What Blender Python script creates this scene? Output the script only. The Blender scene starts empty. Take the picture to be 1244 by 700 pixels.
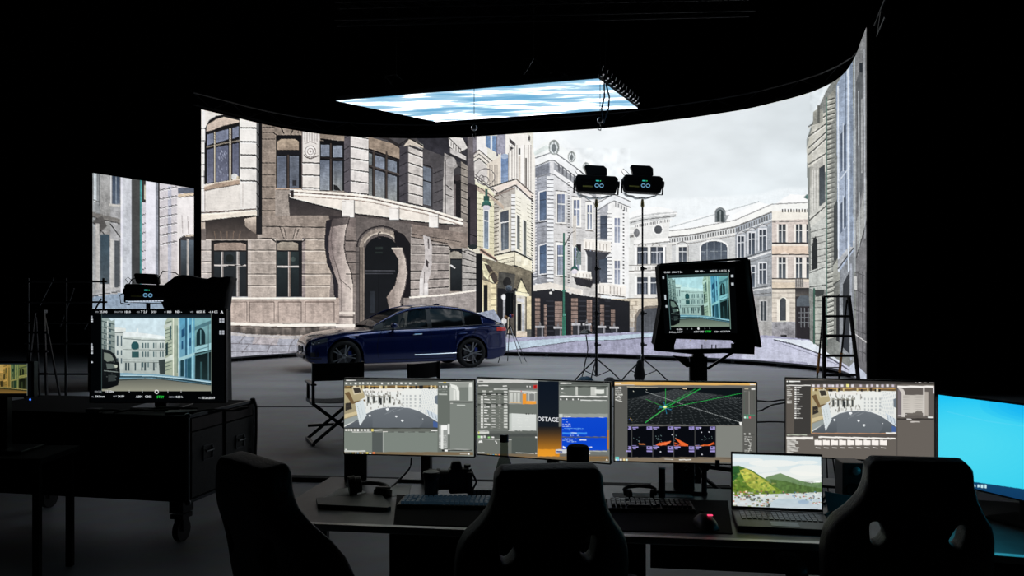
import bpy, bmesh, math, random
import numpy as np
from mathutils import Vector, Matrix

# ------------------------------------------------------------------ camera, world, light, exposure
CAM_Z = 1.6
F = 1000.0            # focal length in pixels of the 1244 x 700 frame
sc = bpy.context.scene
cam = bpy.data.cameras.new('camera'); camo = bpy.data.objects.new('camera', cam)
sc.collection.objects.link(camo); sc.camera = camo
cam.sensor_width = 36.0; cam.lens = 36.0 * F / 1244.0
cam.shift_y = 13.0 / 1244.0
cam.clip_end = 200
camo.location = (0, 0, CAM_Z); camo.rotation_euler = (math.pi / 2, 0, 0)
w = bpy.data.worlds.new('world'); sc.world = w; w.use_nodes = True
w.node_tree.nodes['Background'].inputs[0].default_value = (0.010, 0.013, 0.018, 1)
w.node_tree.nodes['Background'].inputs[1].default_value = 0.0
sc.view_settings.view_transform = 'Standard'; sc.view_settings.look = 'None'
sc.view_settings.exposure = 0.0; sc.view_settings.gamma = 1.0
sc.cycles.use_denoising = True
sc.cycles.max_bounces = 8
sc.cycles.sample_clamp_indirect = 4.0
LED_STRENGTH = 1.0

R = math.radians
C = sc.collection
random.seed(5); rng = np.random.default_rng(7)

def P(px, py, d):     # a pixel of the photograph at depth d -> a point in the place
    return Vector(((px - 622) / F * d, d, CAM_Z - (py - 363) / F * d))

# ------------------------------------------------------------------ mesh helpers
class MB:
    def __init__(s): s.v = []; s.f = []
    def add(s, vs, fs, M=None):
        n = len(s.v)
        for p in vs:
            p = Vector(p)
            s.v.append(tuple(M @ p) if M is not None else tuple(p))
        s.f += [tuple(i + n for i in f) for f in fs]
        return s
    def box(s, c, d, M=None, taper=1.0):
        x, y, z = (q / 2 for q in d); c = Vector(c); t = taper
        vs = [c + Vector(p) for p in ((-x,-y,-z),(x,-y,-z),(x,y,-z),(-x,y,-z),(-x*t,-y*t,z),(x*t,-y*t,z),(x*t,y*t,z),(-x*t,y*t,z))]
        return s.add(vs, [(0,3,2,1),(4,5,6,7),(0,1,5,4),(1,2,6,5),(2,3,7,6),(3,0,4,7)], M)
    def beam(s, a, b, wd, ht, M=None):       # rectangular bar from a to b
        a = Vector(a); b = Vector(b); t = (b - a).normalized()
        up = Vector((0,0,1)) if abs(t.z) < .95 else Vector((0,1,0))
        r = t.cross(up).normalized(); u = r.cross(t).normalized()
        vs = []
        for p in (a, b):
            for i, j in ((-1,-1),(1,-1),(1,1),(-1,1)): vs.append(p + r*i*wd/2 + u*j*ht/2)
        return s.add(vs, [(3,2,1,0),(4,5,6,7),(0,1,5,4),(1,2,6,5),(2,3,7,6),(3,0,4,7)], M)
    def cyl(s, a, b, r0, r1=None, n=12, M=None, cap=True):
        r1 = r0 if r1 is None else r1
        a = Vector(a); b = Vector(b); t = (b - a).normalized()
        up = Vector((0,0,1)) if abs(t.z) < .9 else Vector((1,0,0))
        r = t.cross(up).normalized(); u = r.cross(t).normalized()
        vs = []
        for p, q in ((a, r0), (b, r1)):
            for k in range(n):
                g = 2*math.pi*k/n; vs.append(p + (r*math.cos(g) + u*math.sin(g))*q)
        fs = [(k, (k+1)%n, n+(k+1)%n, n+k) for k in range(n)]
        if cap: fs += [tuple(range(n-1,-1,-1)), tuple(range(n, 2*n))]
        return s.add(vs, fs, M)
    def tube(s, pts, r, n=6, M=None, closed=False):
        pts = [Vector(p) for p in pts]; m = len(pts); vs = []; fs = []
        for i, p in enumerate(pts):
            a = pts[(i-1) % m] if (closed or i) else p
            b = pts[(i+1) % m] if (closed or i < m-1) else p
            t = (b - a).normalized()
            up = Vector((0,0,1)) if abs(t.z) < .9 else Vector((1,0,0))
            q = t.cross(up).normalized(); u = q.cross(t).normalized()
            for k in range(n):
                g = 2*math.pi*k/n; vs.append(p + (q*math.cos(g) + u*math.sin(g))*r)
        for i in range(m if closed else m-1):
            j = (i+1) % m
            for k in range(n): fs.append((i*n+k, i*n+(k+1)%n, j*n+(k+1)%n, j*n+k))
        if not closed: fs += [tuple(range(n-1,-1,-1)), tuple((m-1)*n+k for k in range(n))]
        return s.add(vs, fs, M)
    def lathe(s, prof, n=24, M=None, cap=True):        # profile of (r, z)
        vs = []; fs = []
        for r, z in prof:
            for k in range(n):
                g = 2*math.pi*k/n; vs.append((r*math.cos(g), r*math.sin(g), z))
        for i in range(len(prof)-1):
            for k in range(n): fs.append((i*n+k, i*n+(k+1)%n, (i+1)*n+(k+1)%n, (i+1)*n+k))
        if cap: fs += [tuple(range(n-1,-1,-1)), tuple((len(prof)-1)*n+k for k in range(n))]
        return s.add(vs, fs, M)
    def prism(s, poly, y0, y1, M=None):      # (x, z) outline extruded along y
        n = len(poly); vs = [(x, y0, z) for x, z in poly] + [(x, y1, z) for x, z in poly]
        fs = [tuple(range(n)), tuple(range(2*n-1, n-1, -1))] + [(i, n+i, n+(i+1)%n, (i+1)%n) for i in range(n)]
        return s.add(vs, fs, M)
    def grid(s, rows, closed=False):
        m = len(rows[0]); vs = [p for r in rows for p in r]; fs = []
        for i in range(len(rows)-1):
            for k in range(m if closed else m-1):
                j = (k+1) % m; fs.append((i*m+k, i*m+j, (i+1)*m+j, (i+1)*m+k))
        return s.add(vs, fs)
    def build(s, name, mat, parent=None, smooth=False, bevel=0, M=None, label=None, mods=None, fix=True):
        me = bpy.data.meshes.new(name); me.from_pydata(s.v, [], s.f)
        if fix:
            bm = bmesh.new(); bm.from_mesh(me)
            bmesh.ops.recalc_face_normals(bm, faces=bm.faces); bm.to_mesh(me); bm.free()
        me.materials.append(mat)
        o = bpy.data.objects.new(name, me); C.objects.link(o)
        if parent is not None: o.parent = parent
        if M is not None: o.matrix_local = M
        if smooth: me.polygons.foreach_set('use_smooth', [True]*len(me.polygons))
        if bevel:
            b = o.modifiers.new('bevel', 'BEVEL'); b.width = bevel; b.segments = 2; b.limit_method = 'ANGLE'; b.angle_limit = R(40)
        for t, kw in (mods or []):
            q = o.modifiers.new(t.lower(), t)
            for a, b in kw.items(): setattr(q, a, b)
        if label: o['label'] = label
        return o

def thing(name, label, cat, loc=(0,0,0), rz=0, group=None):
    o = bpy.data.objects.new(name, None); C.objects.link(o)
    o.location = loc; o.rotation_euler = (0, 0, rz)
    o['label'] = label; o['category'] = cat
    if group: o['group'] = group
    return o
def tag(o, label, cat, group=None):
    o['label'] = label; o['category'] = cat
    if group: o['group'] = group
    return o
def bake(o):                                  # applies an object's modifiers to its mesh, without operators
    dg = bpy.context.evaluated_depsgraph_get(); dg.update()
    me = bpy.data.meshes.new_from_object(o.evaluated_get(dg)); o.modifiers.clear(); o.data = me
    return o

# ------------------------------------------------------------------ materials
def mat(name, col, rough=.5, metal=0, coat=0, spec=.5, noise=None, bump=None, emis=None, es=1, trans=0, alpha=1, sheen=0):
    m = bpy.data.materials.new(name); m.use_nodes = True; nt = m.node_tree
    b = nt.nodes['Principled BSDF']; I = b.inputs
    I['Base Color'].default_value = (*col, 1); I['Roughness'].default_value = rough
    I['Metallic'].default_value = metal; I['Coat Weight'].default_value = coat
    I['Specular IOR Level'].default_value = spec
    I['Transmission Weight'].default_value = trans
    if sheen: I['Sheen Weight'].default_value = sheen
    if emis: I['Emission Color'].default_value = (*emis, 1); I['Emission Strength'].default_value = es
    tc = nt.nodes.new('ShaderNodeTexCoord')
    if noise:
        sc_, amt = noise
        n = nt.nodes.new('ShaderNodeTexNoise'); n.inputs['Scale'].default_value = sc_; n.inputs['Detail'].default_value = 6
        nt.links.new(tc.outputs['Object'], n.inputs['Vector'])
        r = nt.nodes.new('ShaderNodeValToRGB')
        r.color_ramp.elements[0].position = .3; r.color_ramp.elements[1].position = .7
        r.color_ramp.elements[0].color = (*[c*(1-amt) for c in col], 1)
        r.color_ramp.elements[1].color = (*[min(1, c*(1+amt)) for c in col], 1)
        nt.links.new(n.outputs['Fac'], r.inputs[0]); nt.links.new(r.outputs[0], I['Base Color'])
    if bump:
        sc_, st = bump
        n = nt.nodes.new('ShaderNodeTexNoise'); n.inputs['Scale'].default_value = sc_; n.inputs['Detail'].default_value = 4
        nt.links.new(tc.outputs['Object'], n.inputs['Vector'])
        q = nt.nodes.new('ShaderNodeBump'); q.inputs['Strength'].default_value = st; q.inputs['Distance'].default_value = .01
        nt.links.new(n.outputs['Fac'], q.inputs['Height']); nt.links.new(q.outputs[0], I['Normal'])
    return m
BLACK = mat('black_plastic', (.012,.012,.014), .45, noise=(30,.2))
MATTE = mat('matte_black', (.006,.006,.007), .8, spec=.2, noise=(12,.3))
METAL = mat('black_metal', (.02,.022,.025), .35, metal=.3, noise=(40,.2))
STEEL = mat('steel', (.45,.47,.5), .3, metal=1, noise=(30,.1))
FABRIC = mat('black_fabric', (.010,.011,.014), .75, sheen=.1, bump=(300,.3), noise=(60,.3))
LEATHER = mat('chair_leather', (.010,.011,.014), .5, bump=(120,.25), noise=(50,.3))
CASE = mat('case_laminate', (.020,.028,.028), .5, noise=(25,.25), bump=(60,.1))
ALU = mat('dark_aluminium', (.10,.11,.12), .35, metal=.9, noise=(40,.15))
DESK = mat('desk_laminate', (.16,.17,.18), .36, noise=(14,.15))
PAPER = mat('paper', (.82,.84,.86), .8, noise=(8,.08))
CURTAIN = mat('stage_black', (.0030,.0034,.0042), .95, spec=.05, noise=(2,.3))
SCREENOFF = mat('screen_glass', (.004,.004,.005), .18)
WHITE = mat('white_plastic', (.6,.62,.65), .5, noise=(20,.08))
def glow(name, col, s=1):
    return mat(name, (0.01,0.01,0.01), .5, emis=col, es=s)
def srgb(c):
    c = np.asarray(c, dtype=np.float64)/255.0
    return np.where(c <= .04045, c/12.92, ((c+.055)/1.055)**2.4)
def led_material(name, strength, rough=.7):
    m = bpy.data.materials.new(name); m.use_nodes = True; nt = m.node_tree
    b = nt.nodes['Principled BSDF']; b.inputs['Base Color'].default_value = (.01,.01,.012,1)
    b.inputs['Roughness'].default_value = rough; b.inputs['Specular IOR Level'].default_value = .3
    a = nt.nodes.new('ShaderNodeAttribute'); a.attribute_name = 'pixel_colour'
    nt.links.new(a.outputs['Color'], b.inputs['Emission Color']); b.inputs['Emission Strength'].default_value = strength
    m.cycles.emission_sampling = 'NONE'
    return m
LED = led_material('led_wall_pixels', LED_STRENGTH)
LCD = led_material('display_pixels', 1.0, .3)

# ------------------------------------------------------------------ painter for what the screens show (flat pictures on real screens)
class Cv:
    def __init__(s, x0, y0, x1, y1, k=2, bg=(0,0,0)):
        s.x0, s.y0, s.k = x0, y0, k
        s.w = int(round((x1-x0)*k)); s.h = int(round((y1-y0)*k))
        s.a = np.zeros((s.h, s.w, 3), np.float32); s.a[:] = bg
    def _mask(s, pts, pad=0):
        p = (np.asarray(pts, np.float64) - (s.x0, s.y0)) * s.k
        xa = max(0, int(p[:,0].min())-pad); xb = min(s.w, int(p[:,0].max())+2+pad)
        ya = max(0, int(p[:,1].min())-pad); yb = min(s.h, int(p[:,1].max())+2+pad)
        if xa >= xb or ya >= yb: return None
        X = np.arange(xa, xb)[None,:] + .5; Y = np.arange(ya, yb)[:,None] + .5
        m = np.zeros((yb-ya, xb-xa), bool); n = len(p)
        for i in range(n):
            ax, ay = p[i]; bx, by = p[(i+1)%n]
            if ay == by: continue
            c = (ay > Y) != (by > Y)
            m ^= c & (X < (bx-ax)*(Y-ay)/(by-ay)+ax)
        return xa, xb, ya, yb, m
    def poly(s, pts, col, c2=None, a=1.0, hor=False):
        r = s._mask(pts)
        if r is None: return
        xa, xb, ya, yb, m = r
        col = np.array(col, np.float32)
        reg = s.a[ya:yb, xa:xb]
        if c2 is not None:
            c2 = np.array(c2, np.float32); n = (xb-xa) if hor else (yb-ya)
            t = np.linspace(0, 1, n, dtype=np.float32); t = t[None,:,None] if hor else t[:,None,None]
            src = col*(1-t) + c2*t; src = np.broadcast_to(src, reg.shape)
        else: src = np.broadcast_to(col, reg.shape)
        reg[m] = reg[m]*(1-a) + src[m]*a
    def rect(s, x0, y0, x1, y1, col, c2=None, a=1.0, hor=False):
        s.poly([(x0,y0),(x1,y0),(x1,y1),(x0,y1)], col, c2, a, hor)
    def line(s, pts, w, col, a=1.0):
        for (ax, ay), (bx, by) in zip(pts[:-1], pts[1:]):
            L = math.hypot(bx-ax, by-ay) or 1; nx, ny = -(by-ay)/L*w/2, (bx-ax)/L*w/2
            s.poly([(ax+nx,ay+ny),(bx+nx,by+ny),(bx-nx,by-ny),(ax-nx,ay-ny)], col, a=a)
    def ell(s, cx, cy, rx, ry, col, a=1.0, t0=0, t1=360, c2=None):
        s.poly([(cx+rx*math.cos(R(t)), cy+ry*math.sin(R(t))) for t in np.linspace(t0, t1, 28)], col, c2, a)
    def ring(s, cx, cy, rx, ry, w, col, t0=0, t1=360, a=1.0):
        s.line([(cx+rx*math.cos(R(t)), cy+ry*math.sin(R(t))) for t in np.linspace(t0, t1, 26)], w, col, a)
    def noise(s, x0, y0, x1, y1, cell, amt, sy=1.0, tint=(1,1,1)):   # mottling of masonry and cloud
        xa, xb = (int((q-s.x0)*s.k) for q in (x0, x1)); ya, yb = (int((q-s.y0)*s.k) for q in (y0, y1))
        xa = max(xa,0); ya = max(ya,0); xb = min(xb,s.w); yb = min(yb,s.h)
        g = np.zeros((yb-ya, xb-xa), np.float32); amp = 1
        for o in range(3):
            c = cell*s.k/(2**o); cy = c*sy
            nx = int((xb-xa)/c)+3; ny = int((yb-ya)/cy)+3
            r = rng.random((ny, nx)).astype(np.float32)*2-1
            u = np.arange(xb-xa)/c; v = np.arange(yb-ya)/cy
            iu = u.astype(int); iv = v.astype(int); fu = (u-iu)[None,:]; fv = (v-iv)[:,None]
            fu = fu*fu*(3-2*fu); fv = fv*fv*(3-2*fv)
            A = r[iv][:,iu]; B = r[iv][:,iu+1]; D = r[iv+1][:,iu]; E = r[iv+1][:,iu+1]
            g += amp*((A*(1-fu)+B*fu)*(1-fv)+(D*(1-fu)+E*fu)*fv); amp *= .55
        s.a[ya:yb, xa:xb] *= (1 + amt*g)[:,:,None]*np.ones(3, np.float32) + (amt*g)[:,:,None]*(np.array(tint, np.float32)-1)
    def finish(s, contrast=.5, grain=.035, sharp=.7, streak=.05, lift=1.0):   # the crisp, contrasty look of the screen picture
        a = s.a
        lum = a.mean(2)/255.0
        g = rng.standard_normal((s.h, s.w)).astype(np.float32)
        g = (g + np.roll(g,1,0) + np.roll(g,1,1) + np.roll(g,2,1))/2
        def smooth(cy, cx):
            r = rng.random((int(s.h/cy)+3, int(s.w/cx)+3)).astype(np.float32)*2-1
            v = np.arange(s.h)/cy; u = np.arange(s.w)/cx; i = v.astype(int); j = u.astype(int); fv = (v-i)[:,None]; fu = (u-j)[None,:]
            fv = fv*fv*(3-2*fv); fu = fu*fu*(3-2*fu)
            return (r[i][:,j]*(1-fu)+r[i][:,j+1]*fu)*(1-fv)+(r[i+1][:,j]*(1-fu)+r[i+1][:,j+1]*fu)*fv
        n = smooth(40,7)+.8*smooth(9,9)+.6*smooth(4,5)+.9*smooth(2.2,9)+.7*smooth(10,2.4)+.6*smooth(2,2)
        mid = np.clip(1-np.abs(lum-.55)*1.9,0.05,1)
        a = a*(1+(grain*g+streak*n)*mid)[:,:,None]
        b = a.copy()
        for sh in ((0,2),(0,-2),(1,2),(1,-2)): b += np.roll(a, sh[1], sh[0])
        b /= 5; a = a+sharp*(a-b)
        x = np.clip(a/255.0,0,1); l0 = np.maximum(x.mean(2,keepdims=True),1e-3); y = l0*l0*(3-2*l0)
        l1 = l0*(1-contrast)+y*contrast; r = l1/l0
        x = l1+(x-l0)*np.minimum(r,1.0)*.80
        s.a = (np.clip(x,0,1)*255*lift).astype(np.float32)
    def sample(s, px, py):
        a = np.clip(s.a, 0, 255)
        x = np.clip((px-s.x0)*s.k-.5, 0, s.w-1.001); y = np.clip((py-s.y0)*s.k-.5, 0, s.h-1.001)
        i = x.astype(int); j = y.astype(int); fx = (x-i)[...,None]; fy = (y-j)[...,None]
        c = (a[j,i]*(1-fx)+a[j,i+1]*fx)*(1-fy)+(a[j+1,i]*(1-fx)+a[j+1,i+1]*fx)*fy
        return srgb(c)
def pixel_grid(name, co, col, material, parent):      # co, col: (rows, cols, 3) arrays
    ny, nx = co.shape[:2]
    idx = np.arange(nx*ny).reshape(ny, nx)
    q = np.stack([idx[:-1,:-1], idx[1:,:-1], idx[1:,1:], idx[:-1,1:]], -1).reshape(-1, 4)
    me = bpy.data.meshes.new(name)
    me.vertices.add(nx*ny); me.vertices.foreach_set('co', co.reshape(-1).astype(np.float32))
    me.loops.add(q.size); me.loops.foreach_set('vertex_index', q.reshape(-1).astype(np.int32))
    me.polygons.add(len(q)); me.polygons.foreach_set('loop_start', np.arange(0, q.size, 4, dtype=np.int32))
    me.update(calc_edges=True)
    at = me.color_attributes.new('pixel_colour', 'FLOAT_COLOR', 'POINT')
    c4 = np.ones((nx*ny, 4), np.float32); c4[:,:3] = col.reshape(-1, 3)
    at.data.foreach_set('color', c4.reshape(-1))
    me.materials.append(material)
    o = bpy.data.objects.new(name, me); C.objects.link(o); o.parent = parent
    return o

# ------------------------------------------------------------------ picture on the curved LED wall: an old street square
def lerp_line(xs, ys): return lambda x: float(np.interp(x, xs, ys))
class Fac:            # a facade between an upper and a lower course line; v runs 0..1 between them
    def __init__(s, cv, xs, up, lo): s.c = cv; s.u = lerp_line(xs, up); s.l = lerp_line(xs, lo)
    def y(s, x, v): return s.u(x)*(1-v) + s.l(x)*v
    def rect(s, x0, x1, v0, v1, col, c2=None, a=1, hor=False):
        n = max(2, int(abs(x1-x0)/8)+1); X = np.linspace(x0, x1, n)
        s.c.poly([(x, s.y(x,v0)) for x in X] + [(x, s.y(x,v1)) for x in X[::-1]], col, c2, a, hor)
    def hl(s, x0, x1, v, w, col, a=1):
        n = max(2, int(abs(x1-x0)/8)+1); X = np.linspace(x0, x1, n)
        s.c.line([(x, s.y(x,v)) for x in X], w, col, a)
    def win(s, x0, x1, v0, v1, glass, frame, mull=(.5,), trans=(.3,), fw=1.0, c2=None):
        s.rect(x0, x1, v0, v1, frame)
        dx = fw; dv = fw/max(20, abs(s.l(x0)-s.u(x0)))
        s.rect(x0+dx, x1-dx, v0+dv, v1-dv, glass, c2)
        for m in mull:
            xm = x0+(x1-x0)*m; s.rect(xm-fw*.5, xm+fw*.5, v0, v1, frame)
        for t in trans: s.hl(x0, x1, v0+(v1-v0)*t, fw, frame)
    def blocks(s, x0, x1, v0, v1, dv, col, w=1.3, lc=(45,40,40), a=.9):
        s.rect(x0, x1, v0, v1, col)
        v = v0
        while v < v1+1e-6:
            s.hl(x0, x1, v, w, lc, a); s.hl(x0, x1, v+1.6/130, .7, tuple(min(255,q*1.13) for q in col), .6); v += dv

def paint_street():
    c = Cv(236, 24, 1064, 486, 2, (225,232,236))
    # sky
    c.rect(236,24,1064,300,(232,238,241),(222,230,234))
    c.rect(236,24,760,300,(246,249,251),(238,243,246),hor=True); c.rect(760,24,1064,300,(238,243,246),(218,227,232),hor=True)
    c.noise(600,60,1064,300,75,.030,.45); c.noise(600,60,1064,300,28,.012,.5)
    # ---- E far crescent
    cr = (214,215,212)
    # roofs
    c.poly([(812,276),(840,266),(880,257),(922,245),(940,250),(952,240),(962,236),(990,238),(990,262),(812,290)],(240,243,245))
    c.poly([(888,262),(922,246),(936,250),(938,254),(893,270)],(250,251,251))
    c.poly([(938,252),(960,236),(990,238),(990,252)],(247,247,247))
    c.line([(812,277),(922,245)],1,(150,160,165),.7); c.poly([(976,240),(985,232),(985,244)],(90,130,125))
    E = Fac(c,[758,812,840,893,938,985],[290,284,281,271,252,250],[410,409,408,407,408,411])
    E.rect(758,893,0,1,(200,202,202),(176,176,176)); E.rect(893,938,0,1,(158,166,176),(140,142,144)); E.rect(938,990,0,1,(206,190,182),(184,174,164))
    for x0,x1 in ((812,893),(893,938),(938,988)):
        E.rect(x0,x1,-.02,.03,(238,238,234)); E.hl(x0,x1,.035,1.6,(120,118,115)); E.hl(x0,x1,-.025,1,(150,150,150))
        x = x0+1
        while x < x1-1: E.rect(x,x+1.3,.05,.085,(105,105,104)); x += 3.1
        E.hl(x0,x1,.095,1,(236,232,226)); E.hl(x0,x1,.115,.9,(140,135,130))
    E.rect(938,988,.03,.10,(232,226,214)); 
    x=950
    while x<984: c.rect(x,254,x+1.6,258,(110,105,98)); x+=3.4
    c.line([(938,268.5),(988,268.5)],1.4,(110,95,90))
    # dormer
    c.ell(875,259,6.6,7,(120,128,132)); c.rect(868.4,259,881.6,270,(120,128,132)); c.ell(875,260,4.2,5.4,(70,82,84)); c.rect(870.8,260,879.2,270,(70,82,84)); c.line([(875,256),(875,270)],.8,(150,158,160))
    c.poly([(880,262),(886,261),(882,268)],(150,155,158))
    # big arched window and its wall
    c.poly([(850,318),(850,300)]+[(867.5+17.5*math.cos(R(t)),300+9*math.sin(R(t))) for t in range(180,361,12)]+[(885,318)],(238,238,236))
    c.poly([(851.5,335),(851.5,301)]+[(867.5+16*math.cos(R(t)),301+8*math.sin(R(t))) for t in range(180,361,12)]+[(883.5,335)],(74,86,104),(120,130,142))
    for x in (859,867.5,876): c.line([(x,294),(x,335)],.7,(130,140,150))
    c.line([(852,306),(883,305)],.8,(130,140,150))
    # three windows in the grey bay
    for (a,b,t) in ((896.5,904,287),(909.5,917,283),(922.5,930.5,279)):
        for dy,h in ((0,26),(39,25),(82,27)):
            y0=t+dy+ (2 if dy else 0)
            c.rect(a-1.6,y0-2,b+1.6,y0+h,(205,208,214)); c.rect(a,y0,b,y0+h,(62,72,88),(92,104,120)); c.line([((a+b)/2,y0),((a+b)/2,y0+h)],1,(190,196,204)); c.line([(a,y0+8),(b,y0+7.6)],1,(190,196,204))
        c.poly([(a-2,t-3),((a+b)/2,t-7),(b+2,t-4)],(190,192,196)); c.line([(a-2,t-3),((a+b)/2,t-7),(b+2,t-4)],.8,(110,112,116))
    c.line([(893,317),(937,303)],1.4,(100,104,110)); c.line([(893,319.5),(937,306)],2,(215,216,218)); c.line([(893,323),(937,311)],.8,(120,120,124))
    c.line([(893,354),(937,347)],1.2,(100,104,108)); c.line([(893,356),(937,349.5)],1.6,(205,206,206)); c.line([(905,359),(937,356)],.9,(110,108,108))
    # pink block
    for (a,b) in ((946,954.5),(967,974.5),(979.5,987)):
        for y0,h in ((272.5,22),(312.5,26)):
            c.rect(a-2.6,y0,b+2.6,y0+h,(230,222,214)); c.rect(a,y0,b,y0+h,(60,68,78),(100,110,120)); c.line([((a+b)/2,y0),((a+b)/2,y0+h)],1,(206,208,208)); c.line([(a,y0+7.5),(b,y0+7.5)],1,(206,208,208))
    for y,w,col in ((295.5,1.6,(80,72,70)),(298,1.6,(228,216,200)),(309.3,1.6,(80,72,70)),(311,1,(225,214,202)),(339,1.6,(90,80,74)),(341,3,(216,202,182)),(350.5,1.8,(60,54,54))): c.line([(938,y),(988,y)],w,col)
    c.rect(938,299,988,308.5,(222,196,172)); c.rect(938,343,966,350,(208,190,166)); c.poly([(948,309),(953,305.5),(959,309)],(225,205,190))
    c.rect(966,339,976,349,(150,145,140)); 
    for x in (967.5,970,972.5,975): c.line([(x,339),(x,349)],.8,(110,105,102))
    # ground floor, right
    c.rect(938,352,990,392,(206,196,180),(196,184,170)); c.rect(938,391,968,411,(150,150,156),(135,132,138)); c.noise(938,391,968,411,5,.10)
    for y in range(356,392,6): c.line([(938,y),(968,y)],.6,(160,148,136),.7)
    c.rect(944,364,959,391,(226,218,204)); c.ell(951.5,366,5.6,5,(226,218,204))
    c.rect(947.4,366,955,390,(78,84,92)); c.ell(951.2,366,3.8,4,(78,84,92))
    c.rect(966,350,988,362,(60,58,60),(120,112,104)); c.rect(966,360,988,413,(66,62,66)); c.poly([(968,372),(968,364),(973,359),(981,359),(988,364),(988,372)],(92,102,112)); c.rect(968,373,987,412,(54,48,54))
    for x in (973,977.5,982): c.line([(x,374),(x,398)],.8,(110,112,118))
    for y in (380,386,392): c.line([(970,y),(986,y)],.7,(110,112,118))
    c.rect(948,407,956,411,(30,30,34)); c.rect(924,407,929,409,(60,60,66))
    c.rect(893,360,938,409,(150,150,148),(168,166,164)); c.noise(893,360,938,409,6,.07)
    for (a,b) in ((911,917),(924,931)): c.rect(a-1.5,364,b+1.5,391,(170,170,170)); c.rect(a,366,b,390,(70,78,86)); c.line([((a+b)/2,366),((a+b)/2,390)],.9,(150,154,158))
    # ---- rotunda
    c.poly([(760,272),(762,262),(770,256),(784,252),(800,251),(815,254),(823,259),(823,262)],(246,247,247))
    c.poly([(758,268),(775,262),(800,258.5),(823,257.5),(820,264),(800,268),(772,273),(758,277)],(196,198,198)); 
    c.line([(758,270),(780,263.5),(823,259)],1.3,(245,245,244)); c.line([(758,273),(780,267),(821,262.5)],1,(110,110,112)); c.line([(759,276.5),(780,271),(817,266.5)],1.6,(230,230,228))
    c.poly([(771,276),(788,271),(814,268),(812,290),(771,294)],(222,222,220))
    x=772
    while x<813: c.line([(x,276.5-(x-772)*.17),(x,273.2-(x-772)*.17)],.9,(105,105,108)); x+=2.4
    c.rect(758,276,772,362,(214,214,211)); c.line([(758,282),(772,281)],3.4,(236,235,232)); c.line([(758,288),(770,287)],3,(140,138,134))
    c.ell(799.5,279,6.6,6.8,(244,244,242)); c.ell(799.5,279,4.8,5.2,(88,92,98)); c.ell(773.5,283,3.4,5.4,(120,122,126))
    c.poly([(770,292),(790,290),(813,289),(814,293),(790,295.5),(770,297)],(244,243,240)); c.line([(770,297.5),(790,296),(814,293.5)],1.1,(140,138,134))
    c.rect(771,297,816,406,(206,205,201),(198,196,190))
    for (a,b) in ((774,787),(790.5,805.5)):
        for y0,y1 in ((300,321),(337,357.5)):
            c.rect(a,y0,b,y1,(70,78,92),(96,106,122)); c.line([((a+b)/2,y0),((a+b)/2,y1)],1.2,(206,208,214)); c.line([(a,y0+6.5),(b,y0+6)],1.1,(190,194,200)); c.line([(a+3.4,y0+7),(a+3.4,y1)],.7,(160,166,180)); c.line([(b-3.4,y0+7),(b-3.4,y1)],.7,(160,166,180))
    for x in (772.5,788.8,807): c.rect(x-1.3,298,x+1.3,322,(250,250,248)); c.rect(x-1.3,335,x+1.3,359,(246,246,244)); c.rect(x-2.4,298,x+2.4,300.4,(232,230,228)); c.line([(x+1.8,300),(x+1.8,322)],.7,(120,120,120))
    for x in (780,797): c.ring(x,299,4.5,3,.9,(140,136,132),180,360)
    c.rect(768,322,822,329,(228,226,222)); c.line([(760,322.6),(822,321.5)],1,(130,124,118)); c.line([(760,329.5),(822,328)],1,(132,126,120)); c.rect(770,359,830,362,(216,212,206)); c.line([(762,331.5),(800,330.5)],2.4,(235,233,230)); c.line([(762,362.5),(830,362)],1,(120,112,104))
    for x in range(772,808,3): c.line([(x,324),(x,328)],.6,(170,166,160))
    # window beside the rotunda
    c.rect(821,297,837,322,(232,232,229)); c.rect(824.5,300,834,321,(66,74,88),(98,108,122)); c.line([(829,300),(829,321)],1.1,(200,204,208)); c.line([(824.5,306),(834,306)],1,(200,204,208)); c.ring(829,297.5,6,3.4,1,(130,126,122),180,360)
    for x in (822.5,836): c.line([(x,298),(x,322)],.8,(150,148,145))
    c.rect(824.5,338,834,358,(70,78,92)); c.line([(829,338),(829,358)],1,(200,204,208))
    # ground floor, left and garage arch
    c.rect(744,363,852,408,(206,192,168),(176,170,164))
    for y in range(366,404,5): c.line([(744,y),(775,y+.3)],.7,(140,122,102),.7)
    for i,y in enumerate(range(366,404,5)):
        for x in range(746+4*(i%2),775,9): c.line([(x,y),(x,y+5)],.6,(150,132,112),.6)
    c.rect(744,398,772,408,(150,148,150)); c.noise(744,363,776,408,5,.08)
    c.rect(749.5,372.5,762.5,394,(232,226,214)); c.rect(751,374,761.5,392.5,(58,64,72)); c.line([(756,374),(756,392)],1.3,(232,232,230)); c.line([(751,380),(761.5,380)],1.3,(232,232,230)); c.line([(748,394.5),(764,394.5)],1.6,(120,110,100))
    c.poly([(770,408),(771,384),(776,376),(785,372),(800,371),(850,371),(852,408)],(126,116,106)); c.poly([(772.5,408),(773.5,386),(779,378),(788,374.5),(802,374),(850,374),(852,408)],(86,90,98),(98,102,110))
    for x in range(776,852,4): c.line([(x,379),(x,408)],.5,(72,76,84),.6)
    c.noise(760,250,990,410,14,.02)
    # ---- D grey-white block with bays
    D = Fac(c,[646,672,700,730,765],[345,350,355,360,364],[412,412,411,409,408])
    c.poly([(640,196),(648,182),(662,172),(672,171),(690,183),(704,200),(720,216),(765,262),(765,300),(640,300)],(238,242,242))
    c.poly([(646,186),(664,176),(668,180),(648,190)],(196,210,206),a=.6)
    c.poly([(646,197),(668,189),(668,352),(646,348)],(158,163,176),(140,142,150))
    c.poly([(668,188),(700,211),(730,236),(730,362),(668,352)],(212,213,217),(190,186,182))
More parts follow.
